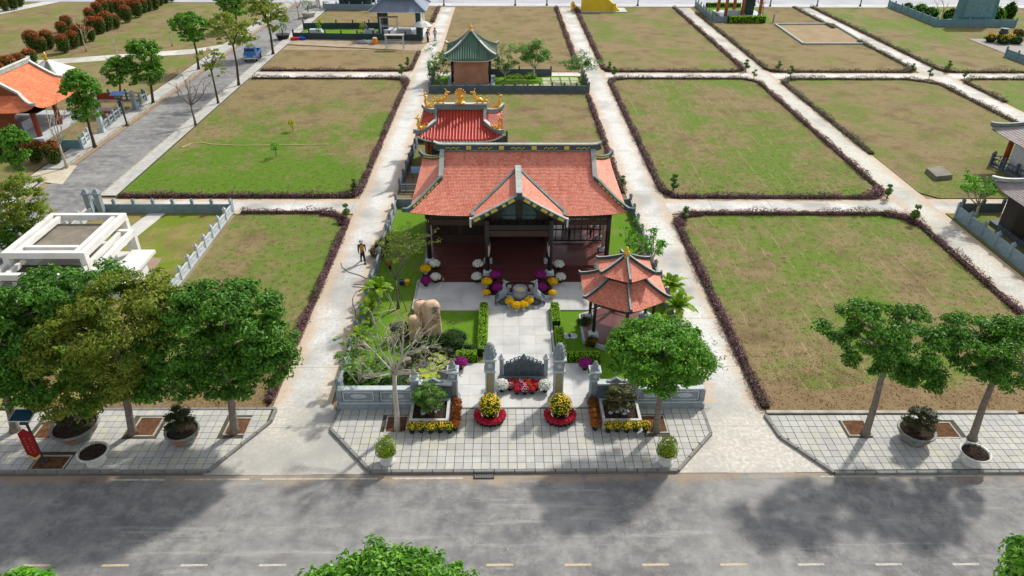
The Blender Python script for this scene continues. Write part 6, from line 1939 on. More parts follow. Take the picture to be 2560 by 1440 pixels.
# ------------------------------------------------------------------ boulders, pond, plants of the left garden
t = NT('sandstone')
f = t.noise(1.2, 6, .65); g = t.noise(7, 5, .7)
c = t.ramp(f, (.3, lin('#bf9c7c')), (.5, lin('#d4b494')), (.7, lin('#e0c8ae')))
c = t.mix(t.ramp(g, (.35, (.35, .35, .35)), (.6, (0, 0, 0))), c, lin('#8f6f54'))
M['sandstone'] = t.out(c, .85, g, .5, .04, .2)
M['dark_rock'] = plain('dark_rock', '#3f3d38', '#5c5a52', 3, .9, .8, 8, .1, bdist=.05)
M['moss_rock'] = plain('mossy_rock', '#6f6a54', '#9a957c', 3, .9, .8, 8, .1, bdist=.05)
def boulder(w, d, h, sd, power=4.5):
    rr = random.Random(sd)
    V, F = [], []
    n, lv = 16, 9
    ph = [rr.uniform(-.06, .06) for _ in range(n)]
    for j in range(lv):
        z = j / (lv - 1)
        k = (1 - max(0, (z - .8) / .24) ** 2.4) ** .5 if z > .8 else 1 - .12 * z
        k = max(k, .04)
        for i in range(n):
            a = 2 * PI * i / n
            c, s = math.cos(a), math.sin(a)
            q = (abs(c) ** power + abs(s) ** power) ** (-1 / power) * (1 + ph[i] + .03 * math.sin(z * 7 + i * 2.1))
            V.append((c * q * w / 2 * k, s * q * d / 2 * k, z * h))
    for j in range(lv - 1):
        for i in range(n):
            F.append((j * n + i, j * n + (i + 1) % n, (j + 1) * n + (i + 1) % n, (j + 1) * n + i))
    F.append(tuple((lv - 1) * n + i for i in range(n)))
    return MB().add(V, F)
for lb, x, y, w, d, h, rz, sd, mt in (('tallest sandy standing boulder carved with black calligraphy', -4.3, 35.65, 1.1, .75, 2.4, .35, 1, 'sandstone'), ('sandy boulder half hidden behind the tallest one', -4.95, 36.1, .9, .7, 2.1, .2, 2, 'sandstone'),
                                      ('shorter sandy boulder standing at the left of the group', -5.3, 35.15, .7, .6, 1.7, .1, 3, 'sandstone'), ('dark low boulder left of the sandy boulders', -6.2, 35.2, 1.1, .8, 1.15, .3, 4, 'dark_rock')):
    o = thing('standing_stone', lb, 'boulder', (x, y, .04), rz)
    part(boulder(w, d, h, sd), 'stone', M[mt], o, True)
    if sd == 1:
        m = MB(); rr = random.Random(3)
        for (cx, cz, n_, L_) in ((.08, 2.05, 9, .2), (.02, 1.78, 8, .18), (.2, 1.5, 7, .06), (.1, 1.38, 8, .05), (-.02, 1.28, 8, .05), (.15, 1.15, 8, .05)):
            for k in range(n_):
                x0, z0 = cx + rr.uniform(-.2, .2), cz + rr.uniform(-.1, .1)
                a = rr.uniform(-1, 1)
                m.beam([(x0, 0, z0), (x0 + L_ * math.cos(a), 0, z0 + L_ * math.sin(a) + .02)], .012, .012 + L_ * .14, (0, 1, 0))
        g = part(m, 'calligraphy', M['black'], o)
        g.location = (.04, -.385, 0)
pond = struct(MB().prism([(-5.4, 30.0), (-3.0, 29.9), (-2.95, 31.6), (-2.6, 32.9), (-3.1, 34.0), (-4.4, 34.2), (-5.6, 33.2), (-5.9, 31.4)], .03, .062), 'pond', None)
t = NT('pond_water')
t.out(lin('#1c2118'), .08, t.noise(3, 3), .05, .01, .5)
M['water'] = t.m
pond.data.materials.append(M['water'])
rr = random.Random(8)
GR = 'rocks round the lily pond'
ring = [(-5.4, 30.0), (-5.9, 31.4), (-5.6, 33.2), (-4.4, 34.2), (-3.1, 34.05), (-2.6, 32.9), (-2.9, 31.5)]
rk = [boulder(1, 1, 1, 40 + k, 2.4).mesh('rock', M[('moss_rock', 'dark_rock', 'moss_rock')[k]], True) for k in range(3)]
i = 0
for a, b in zip(ring[:-1], ring[1:]):
    n = int(math.hypot(b[0] - a[0], b[1] - a[1]) / .42)
    for k in range(n):
        p = lerp(a, b, (k + .5) / n)
        o = link('pond_rock', rk[i % 3]); i += 1
        tag(o, 'weathered edge rock in the ring round the lily pond', 'rock', GR)
        o.location = (p[0] + rr.uniform(-.1, .1), p[1] + rr.uniform(-.1, .1), .0)
        o.rotation_euler = (rr.uniform(-.2, .2), rr.uniform(-.2, .2), rr.uniform(0, 6))
        s = rr.uniform(.4, .62)
        o.scale = (s, s * .8, s * rr.uniform(.5, .95))
M['lily'] = leafmat('lily_pad', '#7c9a20', '#9cb028', '#b8bc3c', '#5c8a20', trans=.2, rough=.6)
lp = MB().add([(0, 0, .005)] + [(.17 * math.cos(.25 + k * 5.8 / 9), .17 * math.sin(.25 + k * 5.8 / 9), .012 + .006 * (k % 2)) for k in range(10)], [(0, k, k + 1) for k in range(1, 10)]).mesh('lily_pad', M['lily'])
cl = [(-3.95, 31.3, .75), (-3.5, 33.2, .7), (-4.0, 32.2, .5), (-3.4, 30.8, .4), (-5.1, 31.2, .45)]
n = 0
while n < 90:
    c = cl[rr.randrange(len(cl))]
    x, y = rr.gauss(c[0], c[2] * .5), rr.gauss(c[1], c[2] * .5)
    if inside(ring + [(-3.0, 29.95)], x, y):
        o = link('lily_pad', lp); n += 1
        tag(o, 'yellow green lily pad floating on the small dark pond', 'lily pad', 'lily pads on the pond')
        s = rr.uniform(.6, 1.15)
        o.location = (x, y, .062 + rr.uniform(0, .015)); o.rotation_euler.z = rr.uniform(0, 6.28); o.scale = (s, s, s)
def bush(label, p, r, rz_, mat, n, L, sd, core='core_green', lobes=5, flowers=None, name='bush', cat='bush'):
    rg = np.random.default_rng(sd)
    o = thing(name, label, cat, p)
    m, c = MB(), MB()
    fl_ = MB()
    for k in range(lobes):
        a = k * 2.39 + sd
        q = 0 if k == 0 else r * .55
        x, y = q * math.cos(a), q * math.sin(a)
        s = r * (.75 if k == 0 else rg.uniform(.4, .6))
        h = rz_ * (.9 if k == 0 else rg.uniform(.55, .85))
        c.ball(x, y, h * .45, s * .75, s * .75, h * .5, 8, 5)
        pad_leaves(m, x, y, h * .45, s, h * .6, n // lobes, L, rg)
        if flowers:
            pad_leaves(fl_, x, y, h * .5, s * 1.05, h * .62, n // lobes // 5, L * 1.2, rg)
    part(c, 'twigs', M[core], o)
    part(m, 'leaves', M[mat], o)
    if flowers:
        part(fl_, 'flowers', M[flowers], o)
    return o
def P0(x, y, z=.05):
    return at(x, y, z)
M['leaf_mound'] = leafmat('leaf_mound', '#1c3414', '#2c4c1e', '#3f642c', '#3c5c50', trans=.2, per_clump=3)
M['leaf_croton'] = leafmat('leaf_croton', '#2c4a14', '#5a6a1c', '#a05024', '#3c6a1c', trans=.25, per_clump=2)
bush('dark green mounded bush at the foot of the tallest boulder', P0(1130, 862), 1.1, .95, 'leaf_mound', 1500, .09, 61)
bush('loose green bush between the pond and the clipped hedge', P0(1178, 885), .55, .7, 'leaf_mound', 600, .1, 62)
bush('low dark bush in front of the short boulder', P0(1060, 862), .8, .5, 'leaf_mound', 700, .11, 63)
bush('green shrubbery against the left garden wall behind the bare tree', P0(915, 965), .95, 1.0, 'leaf_mango', 900, .18, 64)
bush('second green shrub along the left garden wall, nearer the pond', P0(985, 970), .85, .8, 'leaf_mound', 800, .15, 65)
bush('pale green shrub in the corner of the left garden wall', P0(885, 940), .7, .9, 'leaf_plumeria', 500, .16, 66)
bush('shrub with orange red leaves by the left side fence', P0(890, 880), .55, .8, 'leaf_croton', 450, .2, 67)
bush('yellow green shrub between the fence and the bare tree', P0(950, 915), .6, .6, 'leaf_urn', 450, .16, 68)
bush('shrub with pink and white blossoms outside the left fence near the walking worker', P0(950, 640), .75, 1.25, 'leaf_plumeria', 600, .14, 69, flowers='petal_pink')
bush('green shrub strip along the left fence above the palms', P0(960, 615), .6, .9, 'leaf_feather', 420, .15, 70)
bush('dark green shrub beside the pavilion floor at its left', P0(1462, 815), .5, .75, 'leaf_mound', 420, .12, 71)
bush('potted looking small bush in front of the hexagonal pavilion', P0(1476, 862), .42, .7, 'leaf_croton', 360, .12, 72)
bush('green shrubbery behind the right garden wall under the street tree', P0(1700, 965), .9, .8, 'leaf_mango', 800, .17, 73)
bush('dark green shrub right of the hexagonal pavilion', P0(1680, 850), .7, .9, 'leaf_dark', 500, .18, 74)
M['palm'] = leafmat('palm_leaf', '#3c6a14', '#5a901a', '#86b026', '#bcc23a', trans=.35, per_clump=2)
def frond_mesh(L, droop, sd, W=.3):
    rg = np.random.default_rng(sd)
    pts = []
    for i in range(9):
        f = i / 8
        pts.append(Vector((L * f * (1 - .12 * f), 0, L * (.62 * f - droop * f * f))))
    m = MB().tube(pts, [.028 * (1 - .8 * i / 8) for i in range(9)], 4)
    V, F = [], []
    for i in range(1, 25):
        f = i / 24.5 * 8
        k = min(7, int(f)); p = pts[k].lerp(pts[k + 1], f - k)
        t_ = (pts[k + 1] - pts[k]).normalized()
        w = W * (1 - (f / 8) ** 2 * .7) * (.5 + .5 * min(1, f / 2)) * rg.uniform(.85, 1.1)
        for s in (-1, 1):
            e = p + t_ * w * .75 + Vector((0, s * w, w * .12 - .05))
            n_ = Vector((t_.x, 0, t_.z)) * .045
            o = len(V)
            V += [p - n_, p + n_, p.lerp(e, .6) + n_ * .7 + Vector((0, 0, .03)), e, p.lerp(e, .6) - n_ * .7 + Vector((0, 0, .03))]
            F.append((o, o + 1, o + 2, o + 3, o + 4))
    return m.add(V, F)
FR_ = [frond_mesh(1.15, .62, 1).mesh('frond', M['palm']), frond_mesh(1.3, .85, 2).mesh('frond', M['palm']), frond_mesh(.95, .35, 3).mesh('frond', M['palm'])]
def palm(label, px, h, s, sd, z=.05):
    p = at(px[0], px[1], z)
    rr = random.Random(sd)
    o = thing('palm', label, 'palm', p, rr.uniform(0, 6), 'small palms in the hall garden')
    o.scale = (s, s, s)
    hh = h / s
    part(MB().tube([(0, 0, 0), (.02, 0, hh * .5), (0, .02, hh)], [.13, .1, .08], 8), 'trunk', M['bark_pale'], o, True)
    for k in range(13):
        f = part(FR_[k % 3], 'frond', None, o)
        f.location = (0, 0, hh - .03)
        f.rotation_euler = (rr.uniform(-.2, .2), rr.uniform(-.5, .12) if k < 8 else rr.uniform(-1.0, -.5), k * 2.399)
palm('palm by the left fence level with the hall steps', (948, 758), 1.05, 1.0, 1)
palm('palm in the left garden nearest the boulders', (930, 812), 1.0, 1.0, 2)
palm('lowest palm of the left garden, above the bare tree', (905, 862), .6, .85, 3)
palm('palm rising right behind the roof of the hexagonal pavilion', (1672, 745), .9, 1.05, 4)
palm('palm right of the hexagonal pavilion, nearer the street tree', (1690, 800), 1.0, 1.1, 5)
palm('small palm squeezed between pavilion and street tree', (1655, 830), .5, .85, 6)
# lower things on the lawn
o = thing('bucket', 'yellow plastic bucket under the staked young tree', 'bucket', P0(1018, 712))
part(MB().lathe([(.14, 0), (.19, .36), (.2, .36), (.17, .34)], n=12), 'body', plain('bucket_yellow', '#e0a010', '#e8b020', 2, .5, .1), o)
part(MB().tube([(.2 * math.cos(a * .4), .02, .36 - .1 * math.sin(a * .4)) for a in range(9)], .012, 4), 'handle', M['iron'], o)
o = thing('bucket', 'dark blue plastic bucket beside the yellow one', 'bucket', P0(1005, 712))
part(MB().lathe([(.14, 0), (.19, .36), (.2, .36), (.17, .34)], n=12), 'body', plain('bucket_blue', '#1c2850', '#28386a', 2, .5, .1), o)
part(MB().tube([(.2 * math.cos(a * .4), .02, .36 - .1 * math.sin(a * .4)) for a in range(9)], .012, 4), 'handle', M['iron'], o)
o = thing('flower_pot', 'orange flowered pot by the left fence above the buckets', 'flower pot', P0(973, 672))
for n_, me in PROTO['orange']:
    part(me, n_, None, o)
M['hose'] = plain('garden_hose', '#7d8790', '#98a2a8', 2, .5, .1)
pts = [at(x, y, .04) for x, y in ((852, 655), (856, 668), (872, 680), (900, 688), (925, 700), (940, 712), (915, 712), (885, 710), (882, 716), (905, 718), (935, 716))]
solid(MB().tube(pts, .025, 6), 'garden_hose', M['hose'], 'pale blue garden hose looped across the path near the worker', 'hose')
pts = [at(x, y, .04) for x, y in ((905, 722), (890, 730), (882, 745), (882, 760), (888, 775), (890, 800))]
solid(MB().tube(pts, .02, 6), 'garden_hose', M['iron'], 'dark hose curving down the path beside the palms', 'hose')
pts = [at(x, y, .08) for x, y in ((455, 368), (475, 360), (500, 356), (530, 361), (600, 364), (700, 363), (818, 361))]
solid(MB().tube(pts, .05, 5), 'garden_hose', plain('hose_yellow', '#c0b070', '#d0c488', 2, .6, .1), 'yellow hose lying across the big green lawn', 'hose')
# ------------------------------------------------------------------ other buildings
def hg_roof(par, hx, hy, ez, rz, rg_, vb, lift, tile, rib, cap, rows, tw, gable='white_trim', coarse=1.0):
    """hip-and-gable roof, ridge along local x"""
    def pz(t): return rz - (rz - ez) * (1.28 * t - .28 * t * t)
    def sx(t): return rg_ if t < vb else rg_ + (hx - rg_) * ((t - vb) / (1 - vb)) ** .92
    for s in (-1, 1):
        f1 = lambda t, s=s: (s * sx(t), s * hy * t, pz(t))
        f2 = lambda t, s=s: (-s * sx(t), s * hy * t, pz(t))
        rf = part(skin(MB(), f2, f1, 10, 12, lift, -.03), 'roof', M[tile], par)
        part(scales(MB(), f2, f1, rows, tw, lift, .03, 5), 'roof_tile', M[tile], rf, stuff=True)
        g1 = lambda v, s=s: (s * sx(vb + (1 - vb) * v), -s * hy * (vb + (1 - vb) * v), pz(vb + (1 - vb) * v))
        g2 = lambda v, s=s: (s * sx(vb + (1 - vb) * v), s * hy * (vb + (1 - vb) * v), pz(vb + (1 - vb) * v))
        rf = part(skin(MB(), g1, g2, 8, 10, lift, -.03), 'side_roof', M[tile], par)
        part(scales(MB(), g1, g2, max(4, int(rows * (1 - vb))), tw, lift, .03, 6), 'roof_tile', M[tile], rf, stuff=True)
        part(MB().add([(s * (rg_ - .1), -hy * vb, pz(vb)), (s * (rg_ - .1), hy * vb, pz(vb)), (s * (rg_ - .1), 0, rz), (s * (rg_ - .18), -hy * vb, pz(vb)), (s * (rg_ - .18), hy * vb, pz(vb)), (s * (rg_ - .18), 0, rz)], [(0, 1, 2), (5, 4, 3)]), 'gable_wall', M[gable], par)
        for q in (-1, 1):
            P = [(s * (sx(vb * i / 5) + .02), q * hy * vb * i / 5, pz(vb * i / 5) + .03) for i in range(6)]
            P += [(s * sx(vb + (1 - vb) * i / 7), q * hy * (vb + (1 - vb) * i / 7), pz(vb + (1 - vb) * i / 7) + .03 + lift * (i / 7) ** 3) for i in range(1, 8)]
            o = part(MB().beam(P, .26, .24), 'hip_rib', M[rib], par)
            part(MB().beam([(p[0], p[1], p[2] + .24) for p in P], .32, .05), 'cap', M[cap], o)
    o = part(MB().beam([(-rg_ - .35, 0, rz + .15), (-rg_, 0, rz), (rg_, 0, rz), (rg_ + .35, 0, rz + .15)], .3, .4), 'ridge', M[rib], par)
    part(MB().beam([(-rg_ - .35, 0, rz + .55), (-rg_, 0, rz + .4), (rg_, 0, rz + .4), (rg_ + .35, 0, rz + .55)], .38, .06), 'cap', M[cap], o)
    part(MB().box(0, 0, ez - .06, hx * 1.94, hy * 1.94, .05), 'soffit', M['soffit'], par)
M['red_column'] = plain('red_brown_column', '#8a3a24', '#a04a30', 3, .6, .3, 12)
M['grey_tile'] = tiledmat('grey_tile', '#8b8888', '#9a9797', '#a5a2a0', '#92908f', big='#b0adaa')
M['blue_tile'] = tiledmat('blue_grey_tile', '#6d8398', '#7a92a8', '#849cb0', '#748a9e', big='#93a8ba')
M['white_wall'] = plain('white_wall', '#e6e5e1', '#d2d0ca', 1, .8, .2, 6)
M['marble'] = plain('pale_marble', '#c8ccd2', '#b0b6be', 2, .4, .1, 6)
# orange pavilion, left
o = thing('orange_pavilion', 'pavilion with bright orange tiled roof and red columns left of the side road', 'pavilion', (-50.6, 74.6, .05), PI / 2)
part(MB().box(0, 0, 0, 9.4, 8.4, .3), 'platform', M['granite_pale'], o)
for x in (-3.9, 0, 3.9):
    for y in (-3.4, 3.4):
        part(MB().tube([(x, y, .3), (x, y, 3.2)], .26, 10), 'column', M['red_column'], o, True)
part(MB().box(-3.4, .6, .3, .2, 3.4, 2.6), 'side_wall', M['temple_wall'], o)
part(MB().box(0, 3.3, .3, 7.6, .2, 2.6), 'back_wall', M['temple_wall'], o)
part(MB().box(0, 0, 2.85, 8.4, 7.4, .3), 'beam', M['red_column'], o)
part(MB().box(-1.6, -.6, .3, 1.8, .9, .9).box(-1.6, -.6, 1.2, 2.0, 1.1, .1), 'altar', M['marble'], o)
hg_roof(o, 5.4, 4.9, 3.1, 5.9, 3.4, .5, .75, 'clay_orange', 'ridge_pale', 'white_trim', 30, .3, 'temple_wall')
o = thing('white_temple_roof', 'small white and green roofed shrine half hidden behind the orange pavilion', 'shrine', at(140, 225, .05))
part(MB().box(0, 0, 0, 2.6, 2.6, 2.2), 'wall', M['white_wall'], o)
part(MB().box(0, 0, 2.2, 4.2, 4.2, 1.4, 0, .12), 'roof', M['white_trim'], o)
for k in range(6):
    part(MB().beam([(.4 + k * .22, -2.1, 2.26), (.12 + k * .03, -.3, 3.5)], .1, .06), 'tile_row', M['green_glaze'], o)
part(MB().lathe([(.12, 3.5), (.25, 3.7), (.12, 4.0), (.2, 4.2), (.03, 4.6)], n=8), 'finial', M['gold'], o, True)
o = thing('signboard', 'red lettered board on posts inside the orange pavilion fence', 'board', at(276, 270, .05))
part(MB().box(0, 0, 1.0, 2.4, .08, .7), 'panel', plain('board_red', '#9a3a2c', '#b0483a', 3, .6, .2), o)
part(MB().box(0, -.02, .85, 2.5, .1, .12), 'ledge', M['white_trim'], o)
part(MB().box(-1.1, 0, 0, .1, .1, 1.7).box(1.1, 0, 0, .1, .1, 1.7), 'post', M['iron'], o)
o = thing('bench', 'red and white garden bench inside the orange pavilion fence', 'bench', at(262, 290, .05), .1)
part(MB().box(0, 0, .42, 1.9, .5, .08), 'seat', plain('bench_red', '#a81c34', '#b82840', 3, .5, .1), o)
part(MB().box(0, .25, .5, 1.9, .08, .4), 'backrest', M['white_trim'], o)
part(MB().box(-.8, 0, 0, .1, .45, .42).box(.8, 0, 0, .1, .45, .42), 'leg', M['white_trim'], o)
o = thing('solar_lamp', 'dark solar lamp post by the pavement of the orange pavilion', 'solar lamp', at(318, 312, .1))
part(MB().tube([(0, 0, 0), (-.1, 0, 3.3)], .1, 8).box(0, 0, 0, .4, .4, .05), 'post', M['iron'], o)
pn = part(MB().box(0, 0, 0, 1.4, .9, .05), 'solar_cells', plain('solar_cells_far', '#2e4a7a', '#3c5a8c', 2, .3, .05), o)
pn.matrix_local = Matrix.Translation((-.1, 0, 3.35)) @ Matrix.Rotation(.25, 4, 'X')
part(MB().box(-.1, -.2, 3.0, .5, .25, .15), 'lamp_head', M['ridge_green'], o)
struct(MB().prism([A2(90, 372), A2(225, 372), A2(372, 250), A2(225, 235), (-60, 70)], -.03, .055), 'pavilion_garden', M['lawn_mid'])
# white pergola
L0p = struct(MB().prism([(-33, 29), (-22.1, 29), (-22.1, 52.9), (-33, 52.9)], -.04, .06), 'pergola_lawn', M['lawn_yellow'])
struct(MB().prism([A2(372, 535), A2(415, 535), A2(310, 620), A2(260, 620)], .0, .07), 'pergola_path', M['cast'])
struct(MB().prism([A2(330, 640), A2(405, 648), A2(380, 690), A2(290, 690)], .0, .075), 'pergola_patio', plain('patio_brick', '#8f7a6c', '#a18c7c', 1.5, .9, .3, 8))
o = thing('white_pergola', 'white modern flat frame pergola with a gravel topped roof tray at the left edge', 'pergola', (-29.3, 43.1, .05))
def ring(m, x0, x1, y0, y1, z, w, h):
    m.box((x0 + x1) / 2, y0, z, x1 - x0 + w, w, h).box((x0 + x1) / 2, y1, z, x1 - x0 + w, w, h)
    m.box(x0, (y0 + y1) / 2, z, w, y1 - y0 - w - .004, h).box(x1, (y0 + y1) / 2, z, w, y1 - y0 - w - .004, h)
    return m
part(ring(MB(), -2.4, 2.5, -2.8, 2.8, 2.85, .36, .42), 'upper_frame', M['white_wall'], o)
for x in (-1.85, 1.95):
    part(MB().box(x, 0, 2.9, .3, 5.2, .3), 'inner_beam', M['white_wall'], o)
part(MB().box(.05, -1.9, 2.9, 3.4, .3, .3), 'cross_beam', M['white_wall'], o)
part(MB().box(.05, 0, 2.55, 4.4, 5.0, .1), 'roof_tray', plain('gravel_tray', '#6d675c', '#8d8475', 1.2, .95, .5, 16), o)
part(ring(MB(), -2.6, 3.3, -4.2, 1.9, 2.05, .34, .4), 'lower_frame', M['white_wall'], o)
part(MB().box(-1.9, -3.35, 2.1, .28, 1.3, .3), 'lower_beam', M['white_wall'], o)
part(MB().box(2.5, -1.1, 2.1, .3, 5.6, .3), 'lower_beam', M['white_wall'], o)
part(MB().box(.1, -3.0, 1.75, 5.2, 2.0, .1), 'lower_tray', plain('gravel_tray_dark', '#5c5852', '#79746a', 1.2, .95, .5, 16), o)
part(MB().box(4.1, -1.0, 1.0, 1.6, 4.6, .22), 'side_slab', M['white_wall'], o)
part(MB().box(4.1, -1.6, 0, 1.2, 3.4, 1.0), 'side_block', M['white_wall'], o)
for x, y in ((-2.4, 2.8), (2.5, 2.8), (-2.4, -2.8), (2.5, -2.8)):
    part(MB().box(x, y, 0, .4, .4, 2.85), 'column', M['white_wall'], o)
for x, y in ((-2.6, -4.2), (3.3, -4.2), (3.3, 1.9)):
    part(MB().box(x, y, 0, .36, .36, 2.05), 'column', M['white_wall'], o)
part(MB().box(.3, -.6, 0, 6.4, 7.4, .12), 'floor', M['cast'], o)
part(MB().box(-.2, .4, .12, 3.6, 3.6, 1.3), 'tomb_block', M['white_wall'], o)
for a, b, lb in (((-33, 52.5), (-33, 40), 'low grey fence between the white pergola and the side road'),):
    fence(lb, [a, b], .75, 1.05, 1.8, 'granite_pale')
# building site pavilion and its plot
sx0, sy0 = -16.4, 121.5
o = thing('blue_roofed_pavilion', 'unfinished pavilion with two tier blue grey roof at the building site', 'pavilion', (sx0, sy0, .05))
part(MB().box(0, 0, 0, 7.6, 7.0, .3), 'platform', M['marble'], o)
for x in (-3.0, 3.0):
    for y in (-2.7, 2.7):
        part(MB().box(x, y, .3, .75, .75, 3.9), 'column', M['fence_dark' if x < 0 or y < 0 else 'white_wall'], o)
part(MB().box(3.0, .2, .3, .3, 4.6, 3.6), 'side_wall', M['white_wall'], o)
lo = MB()
hexs = [(-4.2, -4.2), (4.2, -4.2), (4.2, 4.2), (-4.2, 4.2)]
part(MB().box(0, 0, 4.1, 8.6, 8.6, 1.5, 0, .55), 'lower_roof', M['blue_tile'], o)
part(MB().box(0, 0, 5.6, 3.8, 3.8, .6), 'drum', M['white_wall'], o)
part(MB().box(0, 0, 6.1, 6.0, 6.0, 1.5, 0, .2), 'upper_roof', M['blue_tile'], o)
part(MB().box(0, 0, 4.02, 8.7, 8.7, .09), 'eave', M['marble'], o)
for s in (-1, 1):
    for q in (-1, 1):
        part(MB().beam([(s * 4.35, q * 4.35, 4.15), (s * 2.36, q * 2.36, 5.62)], .28, .2), 'hip_rib', M['fence_blue'], o)
        part(MB().beam([(s * 3.05, q * 3.05, 6.12), (s * .6, q * .6, 7.6)], .26, .2), 'hip_rib', M['fence_blue'], o)
pd = MB().prism([A2(740, 96), A2(1050, 100), A2(985, 72), A2(765, 72)], -.02, .07)
struct(pd, 'site_yard', M['lawn_fresh'])
struct(MB().prism([A2(690, 110), A2(1052, 128), A2(1075, 98), A2(742, 97)], -.02, .06), 'site_dirt', plain('site_dirt', '#b09c88', '#8f826a', .5, .95, .6, 3, coord='World'))
def tombs(label, px, w, d, h, mat='marble', z=.06):
    p = at(px[0], px[1], z)
    o = thing('stone_tomb', label, 'tomb', p)
    part(MB().box(0, 0, 0, w, d, h * .4), 'base', M[mat], o)
    part(MB().box(0, 0, h * .4, w * .8, d * .75, h * .6, 0, .9), 'slab', M[mat], o)
tombs('pale marble tomb under the blue roofed pavilion', (1010, 88), 3.0, 1.6, 1.0)
tombs('white stone block lying in the building site garden', (790, 82), 2.6, 1.4, .6)
tombs('low pale stone block beside the workers at the building site', (925, 85), 2.0, 1.2, .8)
def scaffold(label, px, w, h, z=.08):
    o = thing('scaffold', label, 'scaffold', at(px[0], px[1], z))
    m = MB()
    for x in (-w / 2, w / 2):
        for y in (-.5, .5):
            m.tube([(x, y, 0), (x, y, h)], .06, 5)
    part(m, 'upright', M['marble'], o)
    m = MB()
    for y in (-.5, .5):
        m.tube([(-w / 2, y, h * .6), (w / 2, y, h * .6)], .05, 5).tube([(-w / 2, y, .2), (w / 2, y, h * .6)], .04, 5)
    part(m, 'brace', M['marble'], o)
    part(MB().box(0, 0, h, w + .3, 1.1, .08), 'plank', M['bark_pale'], o)
scaffold('pale steel scaffold frame on the ground in front of the building site', (988, 122), 2.6, 2.0)
scaffold('taller scaffold standing under the blue grey roof', (975, 96), 2.6, 3.2)
o = thing('umbrella', 'white work umbrella at the corner of the building site', 'umbrella', at(1058, 100, .06))
part(MB().tube([(0, 0, 0), (0, 0, 2.6)], .04, 5), 'pole', M['iron'], o)
part(MB().lathe([(1.6, 2.2), (1.0, 2.65), (.05, 2.95)], n=8), 'canopy', M['white_trim'], o)
o = thing('bucket', 'orange drum on the dirt in front of the building site', 'bucket', at(938, 110, .06))
part(MB().lathe([(.4, 0), (.45, .4), (.4, .85), (.3, .9)], n=10), 'body', plain('drum_orange', '#d8801c', '#e8942c', 2, .5, .1), o)
part(MB().lathe([(.31, .9), (.31, .96)], n=10), 'lid', M['white_trim'], o)
for lb, px, cl_ in (('blue tarpaulin heap at the left end of the site fence', (752, 99), '#2848b0'), ('red tarpaulin heap beside the blue one', (738, 100), '#b82c2c'), ('grey sand heap on the dirt of the building site', (902, 108), '#9a9a9c'), ('white sacks heaped on the dirt of the building site', (918, 108), '#d0d0d4')):
    rr = random.Random(len(lb))
    m = MB()
    for k in range(4):
        m.ball(rr.uniform(-.6, .6), rr.uniform(-.3, .3), .15, rr.uniform(.4, .7), rr.uniform(.3, .5), rr.uniform(.2, .4), 8, 4, .1, rr)
    solid(m, 'heap', plain('heap_' + cl_[1:], cl_, None, rough=.8), lb, 'heap', at(px[0], px[1], .06))
# plots cut by the top edge
o = thing('dark_pavilion', 'dark pavilion and white wall in the plot at the top edge beyond the building site', 'pavilion', at(880, 14, .05))
part(MB().box(0, 0, 0, 9, 6, .3), 'platform', M['marble'], o)
for x in (-1.5, 3.8):
    for y in (-2.2, 2.2):
        part(MB().box(x, y, .3, .8, .8, 3.4), 'column', M['fence_dark'], o)
part(MB().box(1.2, 0, .3, 5.2, .5, 3.2), 'wall', M['fence_dark'], o)
part(MB().box(-6.2, 0, 0, .5, 4.0, 2.6), 'side_wall', M['white_wall'], o)
part(MB().box(1.1, 0, 3.7, 8.2, 6.6, 1.3, 0, .5), 'roof', M['blue_tile'], o)
M['yellow_wall'] = plain('yellow_plaster', '#d9b62a', '#e6c83c', 1, .8, .2, 8)
p = at(1500, 26, .05)
o = thing('yellow_hut', 'small bright yellow plastered hut on a pale slab at the top edge', 'hut', p)
part(MB().box(.6, 0, 0, 8.6, 4.2, .15), 'slab', M['cast'], o)
part(MB().box(-1.2, 0, .15, 4.6, 3.0, 2.6), 'wall', M['yellow_wall'], o)
part(MB().box(-1.2, 0, 2.75, 5.2, 3.6, .9, 0, .5), 'roof', M['yellow_wall'], o)
part(MB().add([(1.12, -1.4, .15), (3.6, -1.4, .15), (3.6, 1.4, .15), (1.12, 1.4, .15), (1.12, -1.4, 2.4), (1.12, 1.4, 2.4)], [(0, 1, 4), (3, 5, 2), (1, 2, 5, 4), (0, 4, 5, 3), (0, 3, 2, 1)]), 'ramp_wall', M['yellow_wall'], o)
part(MB().box(2.4, -1.7, .15, .6, .6, 1.4), 'pedestal', M['yellow_wall'], o)
part(MB().lathe([(.4, 0), (.3, .7), (.5, 1.0), (.2, 1.6)], -5.2, 0, .0, 8), 'finial', M['gold'], o)
M['orange_column'] = plain('orange_column', '#a85a2c', '#bf6c38', 2, .6, .3, 8)
p = at(1850, 40, .05)
o = thing('orange_column_pavilion', 'open pavilion with orange brown columns cut by the top edge, behind a green hedge', 'pavilion', p)
part(MB().box(0, 1, 0, 8, 7, .25), 'platform', M['marble'], o)
for x in (-3.2, -.2, 3.0):
    for y in (-1.6, 3.6):
        part(MB().tube([(x, y, .25), (x, y, 4.4)], .3, 9), 'column', M['orange_column'], o, True)
part(MB().box(1.4, .6, .25, 1.8, 1.6, 3.4), 'stele', M['fence_dark'], o)
part(MB().box(-1.4, -.6, .25, 2.2, 1.2, .9), 'tomb', M['marble'], o)
part(MB().box(0, 1, 4.4, 9.6, 8.4, 2.0, 0, .35), 'roof', M['grey_tile'], o)
struct(MB().prism([A2(1745, 18), A2(1785, 55), A2(1930, 57), A2(1900, 18)], -.02, .06), 'far_garden', M['lawn_fresh'])
struct(MB().prism([A2(2225, 20), A2(2340, 66), A2(2536, 67), A2(2500, 15)], -.02, .06), 'far_garden', M['lawn_yellow'])
a, b = at(1818, 57), at(1910, 57)
